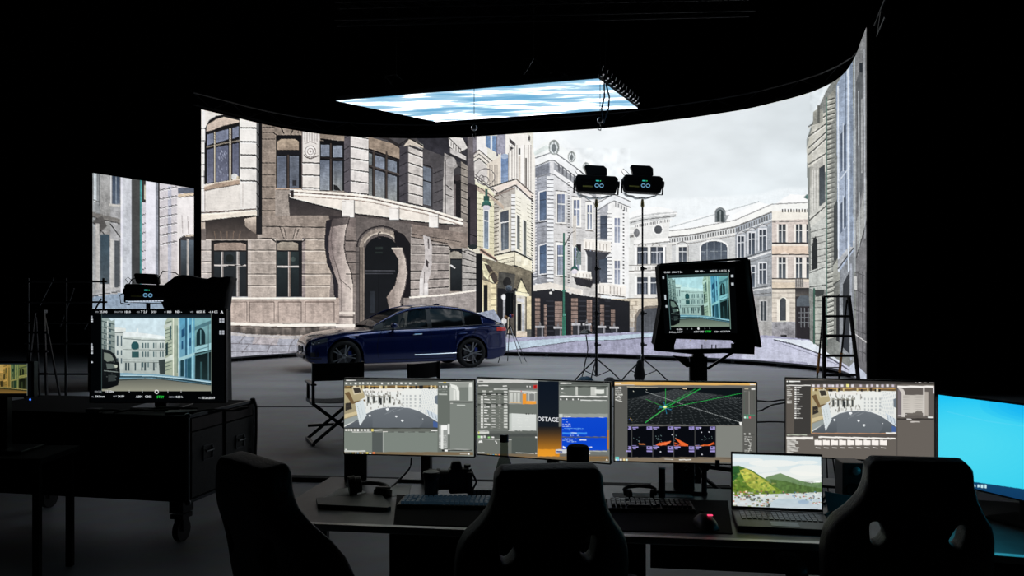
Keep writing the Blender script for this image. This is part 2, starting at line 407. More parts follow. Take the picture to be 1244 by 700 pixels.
    c.poly([(646,193),(668,186),(673,184),(704,207),(724,224),(724,230),(700,215),(673,195),(646,204)],(238,240,242))
    c.line([(646,193.5),(668,186),(673,184.5),(704,207),(724,224)],1.2,(130,136,142)); c.line([(646,204),(668,195),(673,195),(700,215),(724,233)],1.1,(110,115,122))
    c.poly([(646,206),(667,198),(667,210),(646,216)],(120,125,138)); c.poly([(673,197),(724,236),(724,242),(673,206)],(150,153,160)); 
    for i in range(9): x=678+i*4.6; y=199+i*3.55; c.poly([(x,y),(x+2,y+1.5),(x+2,y+10),(x,y+8.5)],(112,114,122))
    c.poly([(673,206),(673,212),(722,248),(722,240)],(236,236,238)); c.line([(646,218),(667,211),(673,212),(722,248)],1.2,(128,130,136))
    # dormers
    for (x,y,r) in ((673,179,6.4),(694.5,190.5,4.6),(712,203,4)):
        c.ell(x,y,r,r*1.45,(150,158,156)); c.ell(x-.3,y+.5,r*.72,r*1.1,(205,212,214)); c.ell(x-.2,y+.8,r*.45,r*.8,(120,130,134)); c.line([(x,y-r*1.4),(x,y+r*1.2)],.8,(120,124,126))
    # quoins left of corner and its two faces
    for y in np.arange(214,344,4.8):
        c.rect(664,y,672.5,y+3.6,(226,228,232)); c.line([(664,y+4.1),(672.5,y+4.4)],1,(110,112,120))
        c.line([(646,y+2),(664,y-2)],.7,(120,122,130),.8)
    for y in np.arange(216,340,3.6): c.line([(648,y+1.2),(652,y)],1.4,(208,208,214))
    for y0,y1 in ((231,268),(296,333)):
        c.poly([(654,y0+2),(665,y0-1),(665,y1),(654,y1+2)],(214,216,222)); c.poly([(655.5,y0+3),(664,y0+.6),(664,y1-1),(655.5,y1)],(70,96,134),(92,112,142)); c.line([(655.5,y0+13),(664,y0+11)],1,(60,74,96))
        c.line([(646,y1+3.5),(665,y1+1)],1.4,(70,72,84))
    for y in np.arange(232,344,5.2): c.line([(673,y),(730,y+6+ (y-232)*-.02)],.6,(176,174,172),.7)
    for (a,b) in ((677,686),(697,704),(713.5,719)):
        for k,(y0,h) in enumerate(((236,34),(298,36))):
            y0 = y0+(a-677)*(.35 if k==0 else .15); h = h-(a-677)*.12
            c.rect(a-2,y0-4,b+2,y0+h+2,(234,232,228)); c.line([(a-2.5,y0-4.5),(b+2.5,y0-3)],1.2,(130,126,124))
            c.rect(a,y0,b,y0+h,(112,124,156),(150,160,178)); c.line([((a+b)/2,y0),((a+b)/2,y0+h)],1.3,(236,238,242)); c.line([(a,y0+h*.35),(b,y0+h*.36)],1.3,(236,240,236)); c.line([(a+.3,y0),(a+.3,y0+h)],.9,(60,66,84)); c.line([(a-2.5,y0+h+2),(b+2.5,y0+h+2.5)],1.1,(120,112,106))
    for x in (690.8,): 
        for y in np.arange(222,345,3.2): c.line([(x-1.2,y),(x+1.2,y)],1.3,(96,92,92))
    c.rect(696,262,700,300,(196,190,182)); 
    # second bay
    c.poly([(724,248),(738,240),(745,238),(764,246),(764,362),(724,358)],(166,168,176))
    c.poly([(739,243),(745,240),(764,250),(764,362),(739,362)],(232,232,232))
    c.poly([(722,249),(738,240),(746,236),(766,245),(766,251),(746,243),(738,247),(724,256)],(225,228,232)); c.line([(722,249),(738,240),(746,236),(766,245)],1,(120,124,130)); c.line([(724,257),(738,248),(746,244),(766,252)],1,(118,120,126))
    for i in range(5): c.line([(748+i*3.4,246+i*1.6),(748+i*3.4,251+i*1.6)],1.3,(120,122,128))
    for y in np.arange(256,348,4.4): c.rect(738,y,743,y+3.2,(240,240,240)); c.line([(738,y+3.7),(743.5,y+3.8)],.8,(112,112,118)); c.line([(725,y+1.5),(729,y+.6)],1.3,(214,212,210)); c.line([(756.6,y),(758.4,y)],1.6,(96,94,94))
    for y0,y1 in ((262,290),(313,344)): c.rect(729,y0,737.5,y1,(72,84,106),(88,98,118)); c.line([(729,y0+11),(737.5,y0+10)],1,(50,58,74))
    for y0,y1 in ((265,295),(317,346)): c.rect(745,y0-2,754.5,y1+1,(244,242,238)); c.rect(746.5,y0,753,y1,(124,132,160),(160,168,184)); c.line([(749.8,y0),(749.8,y1)],1,(222,224,230)); c.line([(746.5,y0+10),(753,y0+10)],1,(222,224,230))
    # balconies
    for (x0,x1,y0,h) in ((709,742,290,13),(697,724,328,9),(726,760,343,14),(650,708,345,9)):
        s = .12 if x0!=650 else .13
        c.poly([(x0,y0),(x1,y0+(x1-x0)*s),(x1,y0+(x1-x0)*s+h),(x0,y0+h)],(232,226,218)); c.line([(x0,y0),(x1,y0+(x1-x0)*s)],1.2,(250,246,240)); c.line([(x0,y0+h),(x1,y0+h+(x1-x0)*s)],1.3,(110,100,96))
        for x in np.arange(x0+3,x1-2,4.2): c.line([(x,y0+3+(x-x0)*s),(x,y0+h-2+(x-x0)*s)],1,(170,160,150))
    c.poly([(711,304),(741,308),(736,312),(728,345),(720,345),(716,318)],(70,72,82)); c.poly([(728,316),(738,314),(738,344),(729,344)],(70,84,104),(96,104,120)); c.rect(714,312,719,330,(80,84,92))
    c.poly([(700,297),(706,297),(706,306),(700,305)],(50,46,50)); c.rect(700,306,706,322,(120,140,140))
    c.poly([(697,337),(722,341),(718,350),(700,346)],(58,56,64))
    # dark arcade
    c.poly([(646,353),(672,351),(706,359),(765,366),(765,408),(646,412)],(48,48,56),(34,34,42))
    c.poly([(646,347),(668,343),(706,352),(706,358),(670,351),(646,354)],(214,206,196))
    for (a,b,t) in ((650,656,362),(661,664,370),(674,683,366),(694,702,362),(713,719,364),(729,734,370),(742,747,376)):
        c.rect(a,t,b,410,(150,124,112),(120,100,94))
        for y in np.arange(t,408,5): c.line([(a,y),(b,y)],1,(60,52,54))
    for (a,b) in ((663,673),(703,712),(720,728),(735,741)): 
        for y in range(366,408,6): c.line([(a,y),(b,y)],.6,(72,74,86),.7)
    for (x,y) in ((656,397),(678,398),(700,394),(713,394),(731,397),(746,398)):
        c.rect(x-5.5,y-1,x+5.5,y+1.4,(170,170,176)); c.rect(x-4,y+1.4,x+4,412,(60,62,70)); c.rect(x+2,y+1.4,x+4,411,(130,130,138)); c.rect(x-5,409,x+5,412,(140,140,148)); c.poly([(x-1.6,y-1),(x,y-7),(x+1.6,y-1)],(130,126,128))
    for (x,y) in ((672,352),(669,356),(691,352),(693,356),(742,359)): c.ell(x,y,1.5,1.7,(200,198,196))
    c.noise(646,180,765,410,10,.05)
    # lamp post, green
    c.line([(685,283),(685,413)],1.9,(52,124,104)); c.rect(683.2,385,687,413,(50,128,104)); c.line([(683,353),(687.5,353)],1.6,(60,140,118)); c.rect(683.5,381,686.8,384,(80,160,140)); c.rect(681.8,410,688.2,414,(40,110,92))
    c.line([(685,300),(694,283),(698,281)],1,(50,70,66)); c.rect(696.6,316,699.4,324,(50,110,100)); c.poly([(694,326),(696,323.5),(700,323.5),(702,326),(703,329),(693,329)],(40,112,100)); c.ell(698,330,4,3,(210,205,215)); c.line([(698,300),(698,320)],1,(60,110,100)); c.ring(697,306,5,8,.9,(70,110,100),-80,90)
    # ---- C yellow corner house
    yl = (226,221,196)
    c.poly([(566,165),(648,160),(648,412),(566,412)],(222,220,208),(206,196,168))
    c.poly([(566,166),(579,166),(579,190),(566,194)],(136,130,142)); c.poly([(579,165),(592,165),(592,196),(579,184)],(232,228,226))
    c.poly([(590,165),(604,165),(604,186),(590,178)],(104,138,184)); c.line([(597,165),(597,182)],1.6,(235,240,245)); c.line([(604,165),(604,190)],2,(110,110,130))
    c.poly([(604,163),(614,163),(614,192),(604,186)],(150,150,170)); c.poly([(614,163),(640,160),(650,190),(650,330),(614,330)],(236,232,226),(226,218,206))
    # upper cornice
    c.poly([(566,197),(582,183),(600,199),(612,190),(612,196),(600,206),(582,192),(566,206)],(214,206,196)); c.line([(566,193),(582,182),(611,207)],1.2,(110,98,92)); c.line([(566,199),(582,187),(604,206)],1,(92,84,86)); c.line([(566,205),(582,192),(598,206)],1.2,(80,76,84))
    c.poly([(566,206),(582,193),(592,203),(592,222),(566,212)],(196,190,186))
    c.poly([(592,199),(608,190),(608,226),(596,228),(592,222)],(216,204,188)); 
    for x in (595,598,601,604): c.line([(x,200),(x,226)],.7,(150,138,128))
    c.rect(608,189,617.5,222,(96,128,176),(130,154,190)); c.ell(613,190,5,3,(150,170,200)); c.line([(608,186),(608,224)],1.2,(220,216,214)); c.line([(617.5,186),(617.5,220)],1,(140,136,136))
    for x in (619,622,625,628,634,637,642,645): c.line([(x,176),(x,232)],.8,(176,168,162)); 
    c.poly([(619,168),(626,174),(626,178),(619,173)],(90,84,86)); c.poly([(620,178),(624,180),(620,183)],(60,56,60)); c.rect(630,180,632,188,(60,54,56)); c.rect(630,190,632,226,(190,178,166)); c.rect(638,192,640,232,(120,110,104)); c.rect(633,176,636,228,(244,240,236)); c.ell(643,168,1,4,(90,86,86))
    # bay cornice
    c.poly([(594,229),(620,219),(628,217),(648,236),(648,244),(628,224),(602,236)],(226,210,198)); c.line([(594,228),(627,217.5)],1.5,(70,60,62)); c.line([(627,217.5),(648,236)],1.5,(120,104,96)); c.line([(602,236),(626,225),(648,245)],1.6,(92,80,76)); c.line([(600,239),(626,228)],2.4,(150,134,124))
    c.poly([(600,240),(626,229),(626,312),(600,310)],(176,168,160),(186,178,156)); c.poly([(626,229),(647,247),(647,320),(626,310)],(234,230,216),(228,222,200))
    c.poly([(604,256),(620,251),(620,306),(604,308)],(206,198,182)); c.poly([(608,258),(618,255),(618,302),(609,305)],(78,84,98),(104,118,130)); c.line([(608,271),(618,269)],1.5,(214,214,216)); c.line([(612,272),(612,304)],.7,(130,140,150))
    for y in np.arange(236,304,4.8): c.line([(600,y+3),(606,y+1.4)],1.2,(110,98,84)); c.rect(621,y,626,y+3.6,(226,226,226)); c.line([(621,y+4),(626,y+4.1)],.9,(96,92,90)); c.line([(627,y+3),(633,y+6)],.6,(170,164,148)); c.line([(640,y+12),(646,y+15)],.6,(170,164,148))
    for x0,y0,y1 in ((628,261,302),(636,267,312)): c.poly([(x0,y0),(x0+3.6,y0+2.5),(x0+3.6,y1+2),(x0,y1)],(96,98,98),(120,128,126)); c.line([(x0-.6,y0),(x0-.6,y1)],1,(248,244,232))
    for y in np.arange(236,330,3): c.line([(645,y+2),(647.6,y+3)],1.3,(100,92,84))
    c.poly([(600,311),(625,305),(646,316),(646,331),(626,322),(601,327)],(222,214,186)); c.line([(600,310.5),(625,305),(646,316)],1.8,(60,54,50)); c.line([(601,318),(625,312)],.8,(120,108,86)); c.line([(601,322),(625,317)],.8,(120,108,86)); c.line([(625,306),(625,322)],.8,(130,118,96))
    c.rect(627,311,633,318,(236,230,206)); c.rect(636,315,642,322,(236,230,206)); c.poly([(601,327),(626,322),(646,331),(624,332),(608,331)],(34,40,58))
    # pale wall at left
    c.poly([(576,222),(592,226),(600,236),(600,312),(576,300)],(222,220,186),(206,196,160))
    for y in np.arange(228,300,6.5): c.line([(580,y),(600,y+3)],.7,(150,146,112),.8)
    c.rect(587,254,594.5,302,(236,236,230)); c.poly([(588.2,256),(593.5,257),(593.5,303),(588.2,301)],(96,112,134),(140,158,176)); c.line([(588,268),(593.6,269)],1.2,(230,232,230))
    c.poly([(572,222),(592,232),(612,250),(612,255),(592,238),(572,228)],(186,166,146)); c.line([(572,221),(604,243)],1,(90,76,70))
    c.poly([(583,300),(602,313),(605,318),(583,307)],(196,160,140)); c.line([(583,303),(604,317)],2.4,(104,84,74)); c.line([(583,310),(600,322)],1.6,(214,200,170))
    c.ring(590,215,11,10,1,(120,112,116)); c.ring(589,219,4.6,4.6,1,(110,104,108)); c.ring(585,217,3,4,.8,(120,112,116)); c.line([(573,213),(600,232)],1.2,(96,86,86)); c.line([(570,206),(612,240)],.8,(120,110,108))
    c.rect(589.4,230,592.6,241,(60,110,100)); c.rect(587.6,238,594.4,244,(44,100,92)); c.poly([(586.5,245.5),(589,243.5),(593,243.5),(595.5,245.5),(597.6,251),(584.4,251)],(60,130,116),(40,96,88)); c.ell(591,252.5,4.6,3.2,(196,194,206)); 
    # ground floor of C
    c.poly([(582,312),(648,330),(648,412),(582,412)],(132,122,100),(110,102,90))
    c.poly([(584,316),(592,320),(600,332),(602,345),(596,342),(588,336)],(216,208,166)); c.poly([(588,320),(594,322),(604,336),(606,346),(601,346),(594,332)],(84,72,64)); c.ring(600,338,6,8,1.4,(150,134,104))
    c.poly([(586,340),(598,344),(598,408),(586,404)],(206,190,150)); c.rect(587.5,346,592.5,386,(30,34,40)); c.rect(597,345,603,408,(222,206,160)); 
    for y in range(350,406,7): c.line([(597,y),(603,y)],.8,(150,132,100))
    c.rect(604,350,627,410,(44,44,50)); c.poly([(606,330),(626,333),(624,352),(604,350)],(88,86,80)); c.ell(616,343,5,6,(50,48,48))
    c.poly([(628,354),(633,340),(641,356)],(214,204,164)); c.line([(627,355),(633,338),(642,357)],1.2,(70,64,56)); c.poly([(626,354),(643,357),(643,361),(626,358)],(226,216,180)); 
    c.rect(611,358,613.4,400,(150,150,156)); c.ell(612,361,3,3.4,(210,210,214)); c.ell(612.5,390,3,3.6,(210,208,208)); c.rect(616,364,625,405,(96,88,78)); c.rect(617,364,618.6,405,(170,160,140))
    c.poly([(627,358),(638,360),(638,405),(627,404)],(196,190,176)); c.rect(628.5,369,633.5,402,(30,32,36)); c.rect(634,369,637,402,(180,182,188)); c.poly([(628,362),(637,363),(637,368),(628,366)],(200,200,204)); c.rect(640,360,645,406,(206,190,150)); c.rect(639,400,646,410,(96,96,92)); c.rect(627,403,640,409,(196,180,160))
    c.rect(645.5,332,648,410,(40,42,48)); c.noise(582,312,648,410,5,.10)
    # ---- B left corner house (rusticated)
    X=[236,318,345,400,450,486,520,564,600]; U=[228,229,229,232,238,246,253,267,280]; Lo=[362,362,362,362,362,362,359,353,349]
    B = Fac(c,X,U,Lo)
    st=(168,154,143)
    c.poly([(236,120),(545,120),(568,175),(568,412),(236,412)],(150,138,128),(160,146,136))
    B.rect(312,400,-.7,0,(140,126,114)); 
    # rear strip wall between piers
    c.poly([(447,150),(500,165),(545,180),(568,200),(568,268),(447,240)],(86,82,86),(70,66,70))
    c.poly([(500,160),(568,160),(568,200),(540,192),(520,186)],(62,60,70)); c.noise(500,160,568,200,8,.12)
    # tan blocks x 318-334
    B.blocks(318,334.5,-.56,.27,.109,(146,130,117))
    c.rect(334,150,392,166,(150,134,120)); 
    c.line([(318,161),(332,161),(337,165)],1.4,(40,34,34)); c.line([(341,154),(345,163)],1.6,(40,34,34)); c.line([(357,155),(353,164)],1.6,(40,34,34)); c.line([(364,154),(362,162)],1,(60,50,46))
    # upper window 1
    c.rect(335,164,366.5,231,(24,25,30)); c.poly([(337,182),(337,172),(342,169),(358,169),(363,172),(363,182)],(176,154,130),(150,130,112)); c.rect(336,183,365,188,(36,36,44)); c.rect(337,189.5,348,229,(92,102,122),(112,120,138)); c.rect(352,189.5,363,229,(104,112,128),(96,104,120)); c.line([(350,188),(350,230)],2.4,(84,70,64)); c.rect(355,219,360,226,(60,60,66))
    c.line([(334,229.5),(366,229.5)],2,(176,150,130))
    # ornament pier
    B.rect(366.5,388.5,-.7,0,(206,200,196),(216,208,200)); c.line([(367,158),(367,230)],1.2,(110,96,94))
    for x in (370,373,376,379,382,385): c.line([(x,156),(x,172)],1,(166,156,152))
    c.ell(377,184,6.6,7,(226,220,216)); c.ring(377,184,6.4,6.8,.9,(130,116,112)); c.ring(377,184,3.6,3.8,.9,(150,136,132)); c.ell(377,184,1.4,1.4,(150,136,130)); c.line([(369,188),(372,191),(377,193),(382,191),(387,189)],1.4,(110,96,92)); c.line([(370,175),(377,172),(385,175)],.8,(150,138,134))
    for y in (197.5,212.5,228): c.line([(367,y),(388.5,y+.8)],1.5,(40,34,34)); c.line([(367,y+1.6),(388.5,y+2.4)],.8,(240,232,226))
    # upper window 2
    c.poly([(389,158),(418,160),(418,171),(389,168)],(150,132,116)); c.line([(389,169),(418,173)],2.2,(26,24,28)); c.rect(388.6,171,418,232,(28,28,34))
    c.rect(390,176,400,190,(126,136,156)); c.rect(404.5,177,416,191,(126,136,154)); c.rect(389,195,400,231,(104,114,134),(142,150,160)); c.rect(404.5,196,416,232,(96,106,124),(140,144,142)); c.line([(402,174),(402,232)],2.4,(80,66,60)); c.line([(389,191),(417,194)],1.4,(54,46,46)); c.poly([(405,224),(410,226),(414,232),(405,231)],(50,50,50))
    # pier 3
    def pier(xs, xm, xe, sh, fr, v0=-.62, v1=-.005):
        B.rect(xs,xm,v0,v1,sh); B.rect(xm,xe,v0,v1,fr,tuple(q*.97 for q in fr))
        v=-.011
        for k in range(7):
            vv=-.012-.109*k
            ya=B.y(xm,vv); yb=B.y(xe,vv)
            c.line([(xm,ya),(xe,yb)],1.4,(42,38,42)); c.line([(xm,ya+1.6),(xe,yb+1.6)],.8,(240,234,230),.7)
            c.line([(xs,ya+ (xm-xs)*.45),(xm-2,ya)],1.1,(44,42,48),.9)
    pier(418,426,447.5,(98,92,100),(214,207,203))
    # window 3
    c.poly([(447.5,166),(485,177),(485,194),(447.5,181)],(152,132,114)); c.line([(447.5,181),(485,194)],2,(30,26,28)); c.poly([(447.5,165),(470,170),(485,180),(485,175),(470,166)],(60,54,56))
    c.poly([(447.5,183),(485,195),(485,250),(447.5,242)],(46,42,46))
    for (a,b,g) in ((448,452,(110,118,122)),(456,467,(120,130,148)),(471,482,(120,130,146))):
        s=.32; c.poly([(a,186+(a-448)*s),(b,186+(b-448)*s),(b,200+(b-448)*s),(a,200+(a-448)*s)],g)
        c.poly([(a,204+(a-448)*s),(b,204+(b-448)*s),(b,246),(a,243)],tuple(q*.9 for q in g),(150,154,152))
    for x in (454,469.3): c.line([(x,184),(x,246)],2,(84,72,66)); 
    c.line([(448,201),(485,212)],1.8,(90,80,76))
    pier(485,496,513.5,(80,76,84),(198,190,184))
    c.poly([(490,178),(498,168),(514,176),(514,180),(498,176)],(200,186,170)); c.line([(485,176),(497,168),(515,178)],1.5,(50,44,46))
    # shaded wall, narrow window, scroll pier, dark window
    c.poly([(514,180),(540,190),(540,262),(514,254)],(88,84,88)); c.poly([(514,202),(524,205),(524,250),(514,248)],(104,114,130),(120,128,140)); c.line([(514,219),(524,222)],1.6,(50,50,56)); c.line([(514,200),(524,203)],1.6,(40,38,42)); c.line([(524.6,203),(524.6,252)],1.6,(60,56,60))
    c.poly([(526,208),(537,200),(540,204),(540,262),(526,256)],(92,88,92)); 
    for y in range(206,258,12): c.line([(526,y+5),(539,y)],1,(50,46,52))
    c.poly([(540,186),(552,192),(556,202),(551,206),(551,264),(538,260),(539,200)],(146,140,138),(186,180,176)); c.ell(548,197,6,6,(176,170,168)); c.line([(541,194),(541,260)],1.2,(90,84,86)); c.line([(542,225),(549,231)],1.2,(80,74,74)); c.line([(541,236),(551,240)],1.2,(60,54,58))
    c.poly([(551,214),(560,219),(560,268),(551,264)],(40,36,40)); c.ell(555.4,216,4.2,4,(70,60,62)); c.rect(551.6,224,553.4,262,(110,100,100))
    c.poly([(560,196),(568,202),(568,272),(560,268)],(150,140,130)); 
    for y in range(204,268,9): c.line([(556,y-2),(568,y+3)],1.2,(52,46,48))
    # white cornices at the top right of the corner house
    c.poly([(545,166),(562,168),(568,180),(556,186),(546,178)],(208,202,198)); c.line([(546,168),(560,182)],1.2,(90,82,84)); 
    for i in range(5): c.line([(548+i*3,172+i*2),(548+i*3,178+i*2.4)],1.2,(110,102,102))
    c.poly([(547,180),(566,190),(566,195),(547,186)],(190,184,182)); c.line([(545,186),(566,198)],1.6,(60,56,62))
    # downpipe/dark gap right of corner house
    c.poly([(568,160),(574,160),(577,224),(577,300),(568,300)],(120,112,116),(72,66,70)); c.poly([(568.5,222),(579.5,226),(580,300),(574,304),(568.5,298)],(66,56,62),(84,76,82)); c.line([(569,284),(580,288)],1.2,(40,36,40)); c.line([(570,240),(570,298)],1.8,(36,32,38)); c.ell(574.5,300,5.5,3,(50,60,60))
    # balcony ledge
    c.poly([(350,236),(566,276),(568,300),(500,290),(400,290),(352,262)],(58,52,54),(128,112,104))
    c.poly([(318,262),(400,262),(400,278),(318,275)],(152,136,124)); 
    X1=[352,430,450,486,520,564]; Y1=[230,235.5,238,246,253.5,267]; Y2=[241,260,262,267,271,274]
    ft=lerp_line(X1,Y1); fb=lerp_line(X1,Y2)
    xs=np.linspace(352,563,24)
    c.poly([(x,ft(x)) for x in xs]+[(x,fb(x)) for x in xs[::-1]],(226,216,204))
    c.line([(x,ft(x)+.5) for x in xs],1.6,(244,232,218)); c.line([(x,ft(x)+3.2) for x in xs],1.3,(120,88,76)); c.line([(x,ft(x)+5.2) for x in xs],1.6,(248,238,226)); c.line([(x,ft(x)+7.6) for x in xs],.9,(160,136,124))
    c.poly([(352,231),(357,231),(357,240),(354,240)],(60,50,50)); c.line([(x,fb(x)) for x in xs],1.6,(40,34,36))
    for (a,b,y0,y1) in ((415.5,430.5,243,264.5),(473,485,251,267.5),(521,532.5,260.5,277)):
        c.rect(a,y0,b,y1,(232,226,220)); c.line([(a,y1),(b,y1)],1.4,(40,36,38)); c.line([(b,y0),(b,y1)],1,(110,100,98)); c.line([(a,y0+2),(b,y0+2.5)],.8,(180,168,160))
    # lower rustication
    c.rect(236,276,318,362,st)
    B.rect(300,401,.36,1,st,(176,160,146)); B.rect(318,400,.34,.46,(158,142,130))
    c.line([(318,275),(400,276.5)],1.3,(48,40,38))
    for a,b in (((340,276),(345,290)),((345,277),(348,290)),((359,277),(356,290)),((363,278),(359,290))): c.line([a,b],1,(60,50,46))
    def low(x0,x1,sh=None,col=st,ys=(290,304,318.5,333,347)):
        c.rect(x0,289,x1,362,col,tuple(q*1.05 for q in col))
        if sh: c.rect(x0,289,x0+4,362,sh,a=.55)
        for y in ys: c.line([(x0,y),(x1,y)],1.4,(46,38,38)); c.line([(x0,y+1.5),(x1,y+1.5)],.8,(212,198,186),.8)
    low(236,256.5,col=(180,170,164),ys=(290,304,318,331,346)); low(301,335,(190,178,170)); low(367,406,(112,100,108),(170,154,140))
    c.line([(318,290),(330,290),(335,294)],1.5,(46,38,38)); c.line([(367,294),(372,290),(400,291)],1.5,(46,38,38))
    # lower windows
    c.rect(256.5,292,301,361,(46,42,42)); c.poly([(260,304),(260,297),(268,295),(292,295),(299,297),(299,304)],(160,138,124)); c.rect(260,306,299,360,(52,62,68),(38,44,50))
    for x in (270,289): c.line([(x,306),(x,361)],3,(140,132,128)); c.line([(x-1,306),(x-1,361)],.8,(200,194,190))
    c.line([(260,322.5),(299,322.5)],2,(190,182,178)); c.line([(275,323.5),(297,322)],1.2,(40,34,34)); c.ell(279,314,5,5,(36,44,40)); c.line([(256,361.5),(301,361.5)],2,(150,150,154))
    c.rect(335.5,292,367,362,(34,34,40)); c.poly([(337,304),(337,296),(342,294),(356,294),(362,296),(362,304)],(160,148,132),(140,126,112)); c.rect(337,306,363,361,(50,66,68),(30,40,46)); c.line([(351.5,306),(351.5,361)],3,(128,110,100)); c.line([(350.6,306),(350.6,361)],.8,(180,166,158)); c.line([(337,324),(363,324)],1.8,(196,190,186)); c.ell(356,315,3,3,(70,86,84)); c.line([(335,361.5),(367,361.5)],2,(120,120,126))
    # shaded part left, under the bay
    c.rect(245,262,313,291,(58,50,48),(110,96,88))
    for i,x in enumerate(range(262,296,7)): c.line([(x+(i-2)*.9,281),(x,291)],1,(128,106,90)); 
    c.line([(258,293),(301,293)],2,(30,26,28))
    # S bracket, left
    c.poly([(400,266),(436,264),(432,275),(440,400),(398,400),(402,330),(398,290)],(122,108,104),(140,128,122)); 
    for y in (292,305,319,333,347): c.line([(417,y),(436,y+.6)],1.3,(50,42,44)); 
    c.rect(420,276,436,362,(150,136,126),a=.35)
    c.poly([(396,268),(404,266),(399,290),(401,312),(408,332),(412,345),(412,362),(406,362),(404,335),(397,320),(394,296)],(52,46,56))
    c.poly([(404,266),(425,264),(420,280),(418,300),(421,316),(427,332),(428.5,345),(428.5,400),(411,400),(411,345),(406,331),(400,312),(399,292)],(128,112,110),(214,198,186),hor=True); c.poly([(399,262),(425,262),(424,272),(402,276)],(60,52,54),a=.6); c.line([(404,268),(402,292),(405,312),(411,330),(415,345),(415,378)],1,(100,86,84),.7)
    c.line([(425,264),(420,280),(418,300),(421,316),(427,332),(428.5,345)],1.2,(70,60,60)); c.line([(412,338),(427,352)],.8,(110,98,92)); c.rect(411,379,431,382,(226,212,200)); c.rect(411,384,430,386,(110,98,92)); c.rect(408,394,431,398,(236,226,216))
    # door arch
    c.poly([(432,262),(500,272),(500,400),(432,400)],(112,102,98),(96,88,86))
    for y in (293,306,319,333): c.line([(420,y),(436,y)],1.2,(50,42,42))
    c.ring(463,300,29,25,2,(60,52,54),180,360); c.ring(463,302,24,22,5,(150,136,124),180,360); c.rect(436.5,300,442.5,400,(136,122,110)); c.line([(437,300),(437,395)],1,(70,60,58)); c.line([(439.8,300),(439.8,395)],1,(96,86,80))
    c.ring(463,302,21.5,19,1.6,(190,176,160),200,340)
    c.poly([(443,400),(443,306)]+[(463.5+20.5*math.cos(R(t)),306+19*math.sin(R(t))) for t in range(180,361,10)]+[(484,306),(484,400)],(24,28,32),(34,36,44))
    c.line([(444,329),(480,329)],1.2,(84,86,94)); c.line([(444,332.5),(478,332.5)],.8,(70,72,80)); c.rect(456,300,465,303,(46,58,54)); c.rect(456,306,465,308,(46,58,54)); c.rect(450,354,455,380,(52,58,68)); 
    c.line([(460,333),(460,395)],1,(14,16,20)); c.ring(463,286,4,4,1.4,(60,54,56),90,270)
    c.poly([(478,280),(490,284),(500,298),(500,372),(488,372),(492,330),(488,304),(480,296)],(34,30,36))
    c.poly([(476,302),(488.5,302),(493,315),(495,332),(492,350),(487,362),(486,376),(473,376),(470,361),(480,347),(484,330),(484,315)],(140,124,116),(206,190,178),hor=True); c.line([(488.5,302),(493,315),(495,332),(492,350),(486,368)],1.2,(90,80,80)); c.line([(476,302),(489,302)],1.6,(214,198,184))
    # wall right of the door
    RB = Fac(c,[499,545,578],[287,290,306],[361,357,352])
    RB.rect(499,546,-.15,1,(150,140,134),(164,152,146)); c.rect(546,276,568,306,(146,132,122)); RB.rect(561.5,578,.02,1,(172,166,160),(160,154,150))
    c.poly([(500,272),(568,284),(568,302),(545,298),(500,288)],(132,116,108),(146,130,118))
    for k in range(1,7):
        v=k*.149-.02; RB.hl(499,546,v,1.3,(56,48,50)); RB.hl(499,546,v+.02,.7,(198,188,180),.7); RB.hl(561.5,578,v,1.2,(56,50,52))
    c.line([(499,288),(544,296)],1.2,(60,52,52)); c.line([(499,284),(560,294)],.9,(80,70,68))
    c.poly([(514,286),(522,288),(525,300),(524,330),(519,345),(519,362),(509,362),(510,336),(516,320),(516,300)],(186,178,176)); c.line([(520,290),(521,302)],1.4,(100,90,90)); c.poly([(517,314),(521,318),(520,326),(517,322)],(80,72,74)); c.rect(510,338,514,360,(214,208,206)); c.line([(515.5,330),(515.5,345)],1.4,(110,100,100)); c.rect(515.5,344,520,362,(220,214,212))
    c.rect(545.5,302,561.5,354,(38,40,46)); c.poly([(547,314),(547,307),(552,305),(557,306),(561,309),(561,314)],(156,148,134)); c.rect(548,316,560,352,(56,64,68),(34,40,44)); c.line([(547,322),(553,326)],2,(190,190,190)); c.line([(546,304),(546,354)],1.2,(180,172,160)); c.line([(545,299),(549,303)],1,(60,52,50)); c.line([(562,306),(568,304),(578,308)],1.2,(60,52,50))
    c.rect(578,308,586,402,(24,24,28)); c.rect(577.6,380,590,382.5,(226,224,220)); c.line([(578,392),(590,388)],2.4,(206,200,196))
    # plinth
    c.rect(236,362,412,392,(176,156,144),(182,162,150)); c.rect(490,362,566,396,(150,138,132)); c.poly([(497,362),(578,353),(578,385),(497,396)],(156,146,142))
    for pts,w_ in (([(236,362.6),(408,362.6)],2.2),([(497,361.6),(540,358.5),(578,353)],2.2),([(262,392.4),(300,394),(345,395.4),(408,395)],3.2),([(497,397),(545,390),(582,382)],2.6)): c.line(pts,w_,(240,230,218))
    c.line([(262,396),(300,397),(345,398),(408,397.5)],1.2,(90,70,60)); c.line([(236,364.6),(408,364.6)],1,(120,98,90))
    for (a,b) in ((236,300),(303,333),(338,366),(371,406)):
        c.line([(a,367),(a,391)],.9,(120,100,92)); c.line([(a,367),(b,367)],.9,(120,96,84)); c.line([(b,367),(b,391)],1,(110,92,86))
    c.poly([(236,396),(300,398),(408,399),(408,408),(300,406),(236,401)],(128,116,108),(96,88,82)); c.noise(236,398,408,408,6,.2,3)
    c.poly([(566,384),(600,376),(615,400),(615,412),(566,412)],(140,150,172))
    c.noise(236,140,430,412,9,.045); c.noise(430,160,580,400,7,.06)
    # ---- A left bay with bowed window
    c.poly([(236,110),(312,118),(312,262),(236,262)],(216,211,204),(214,206,198))
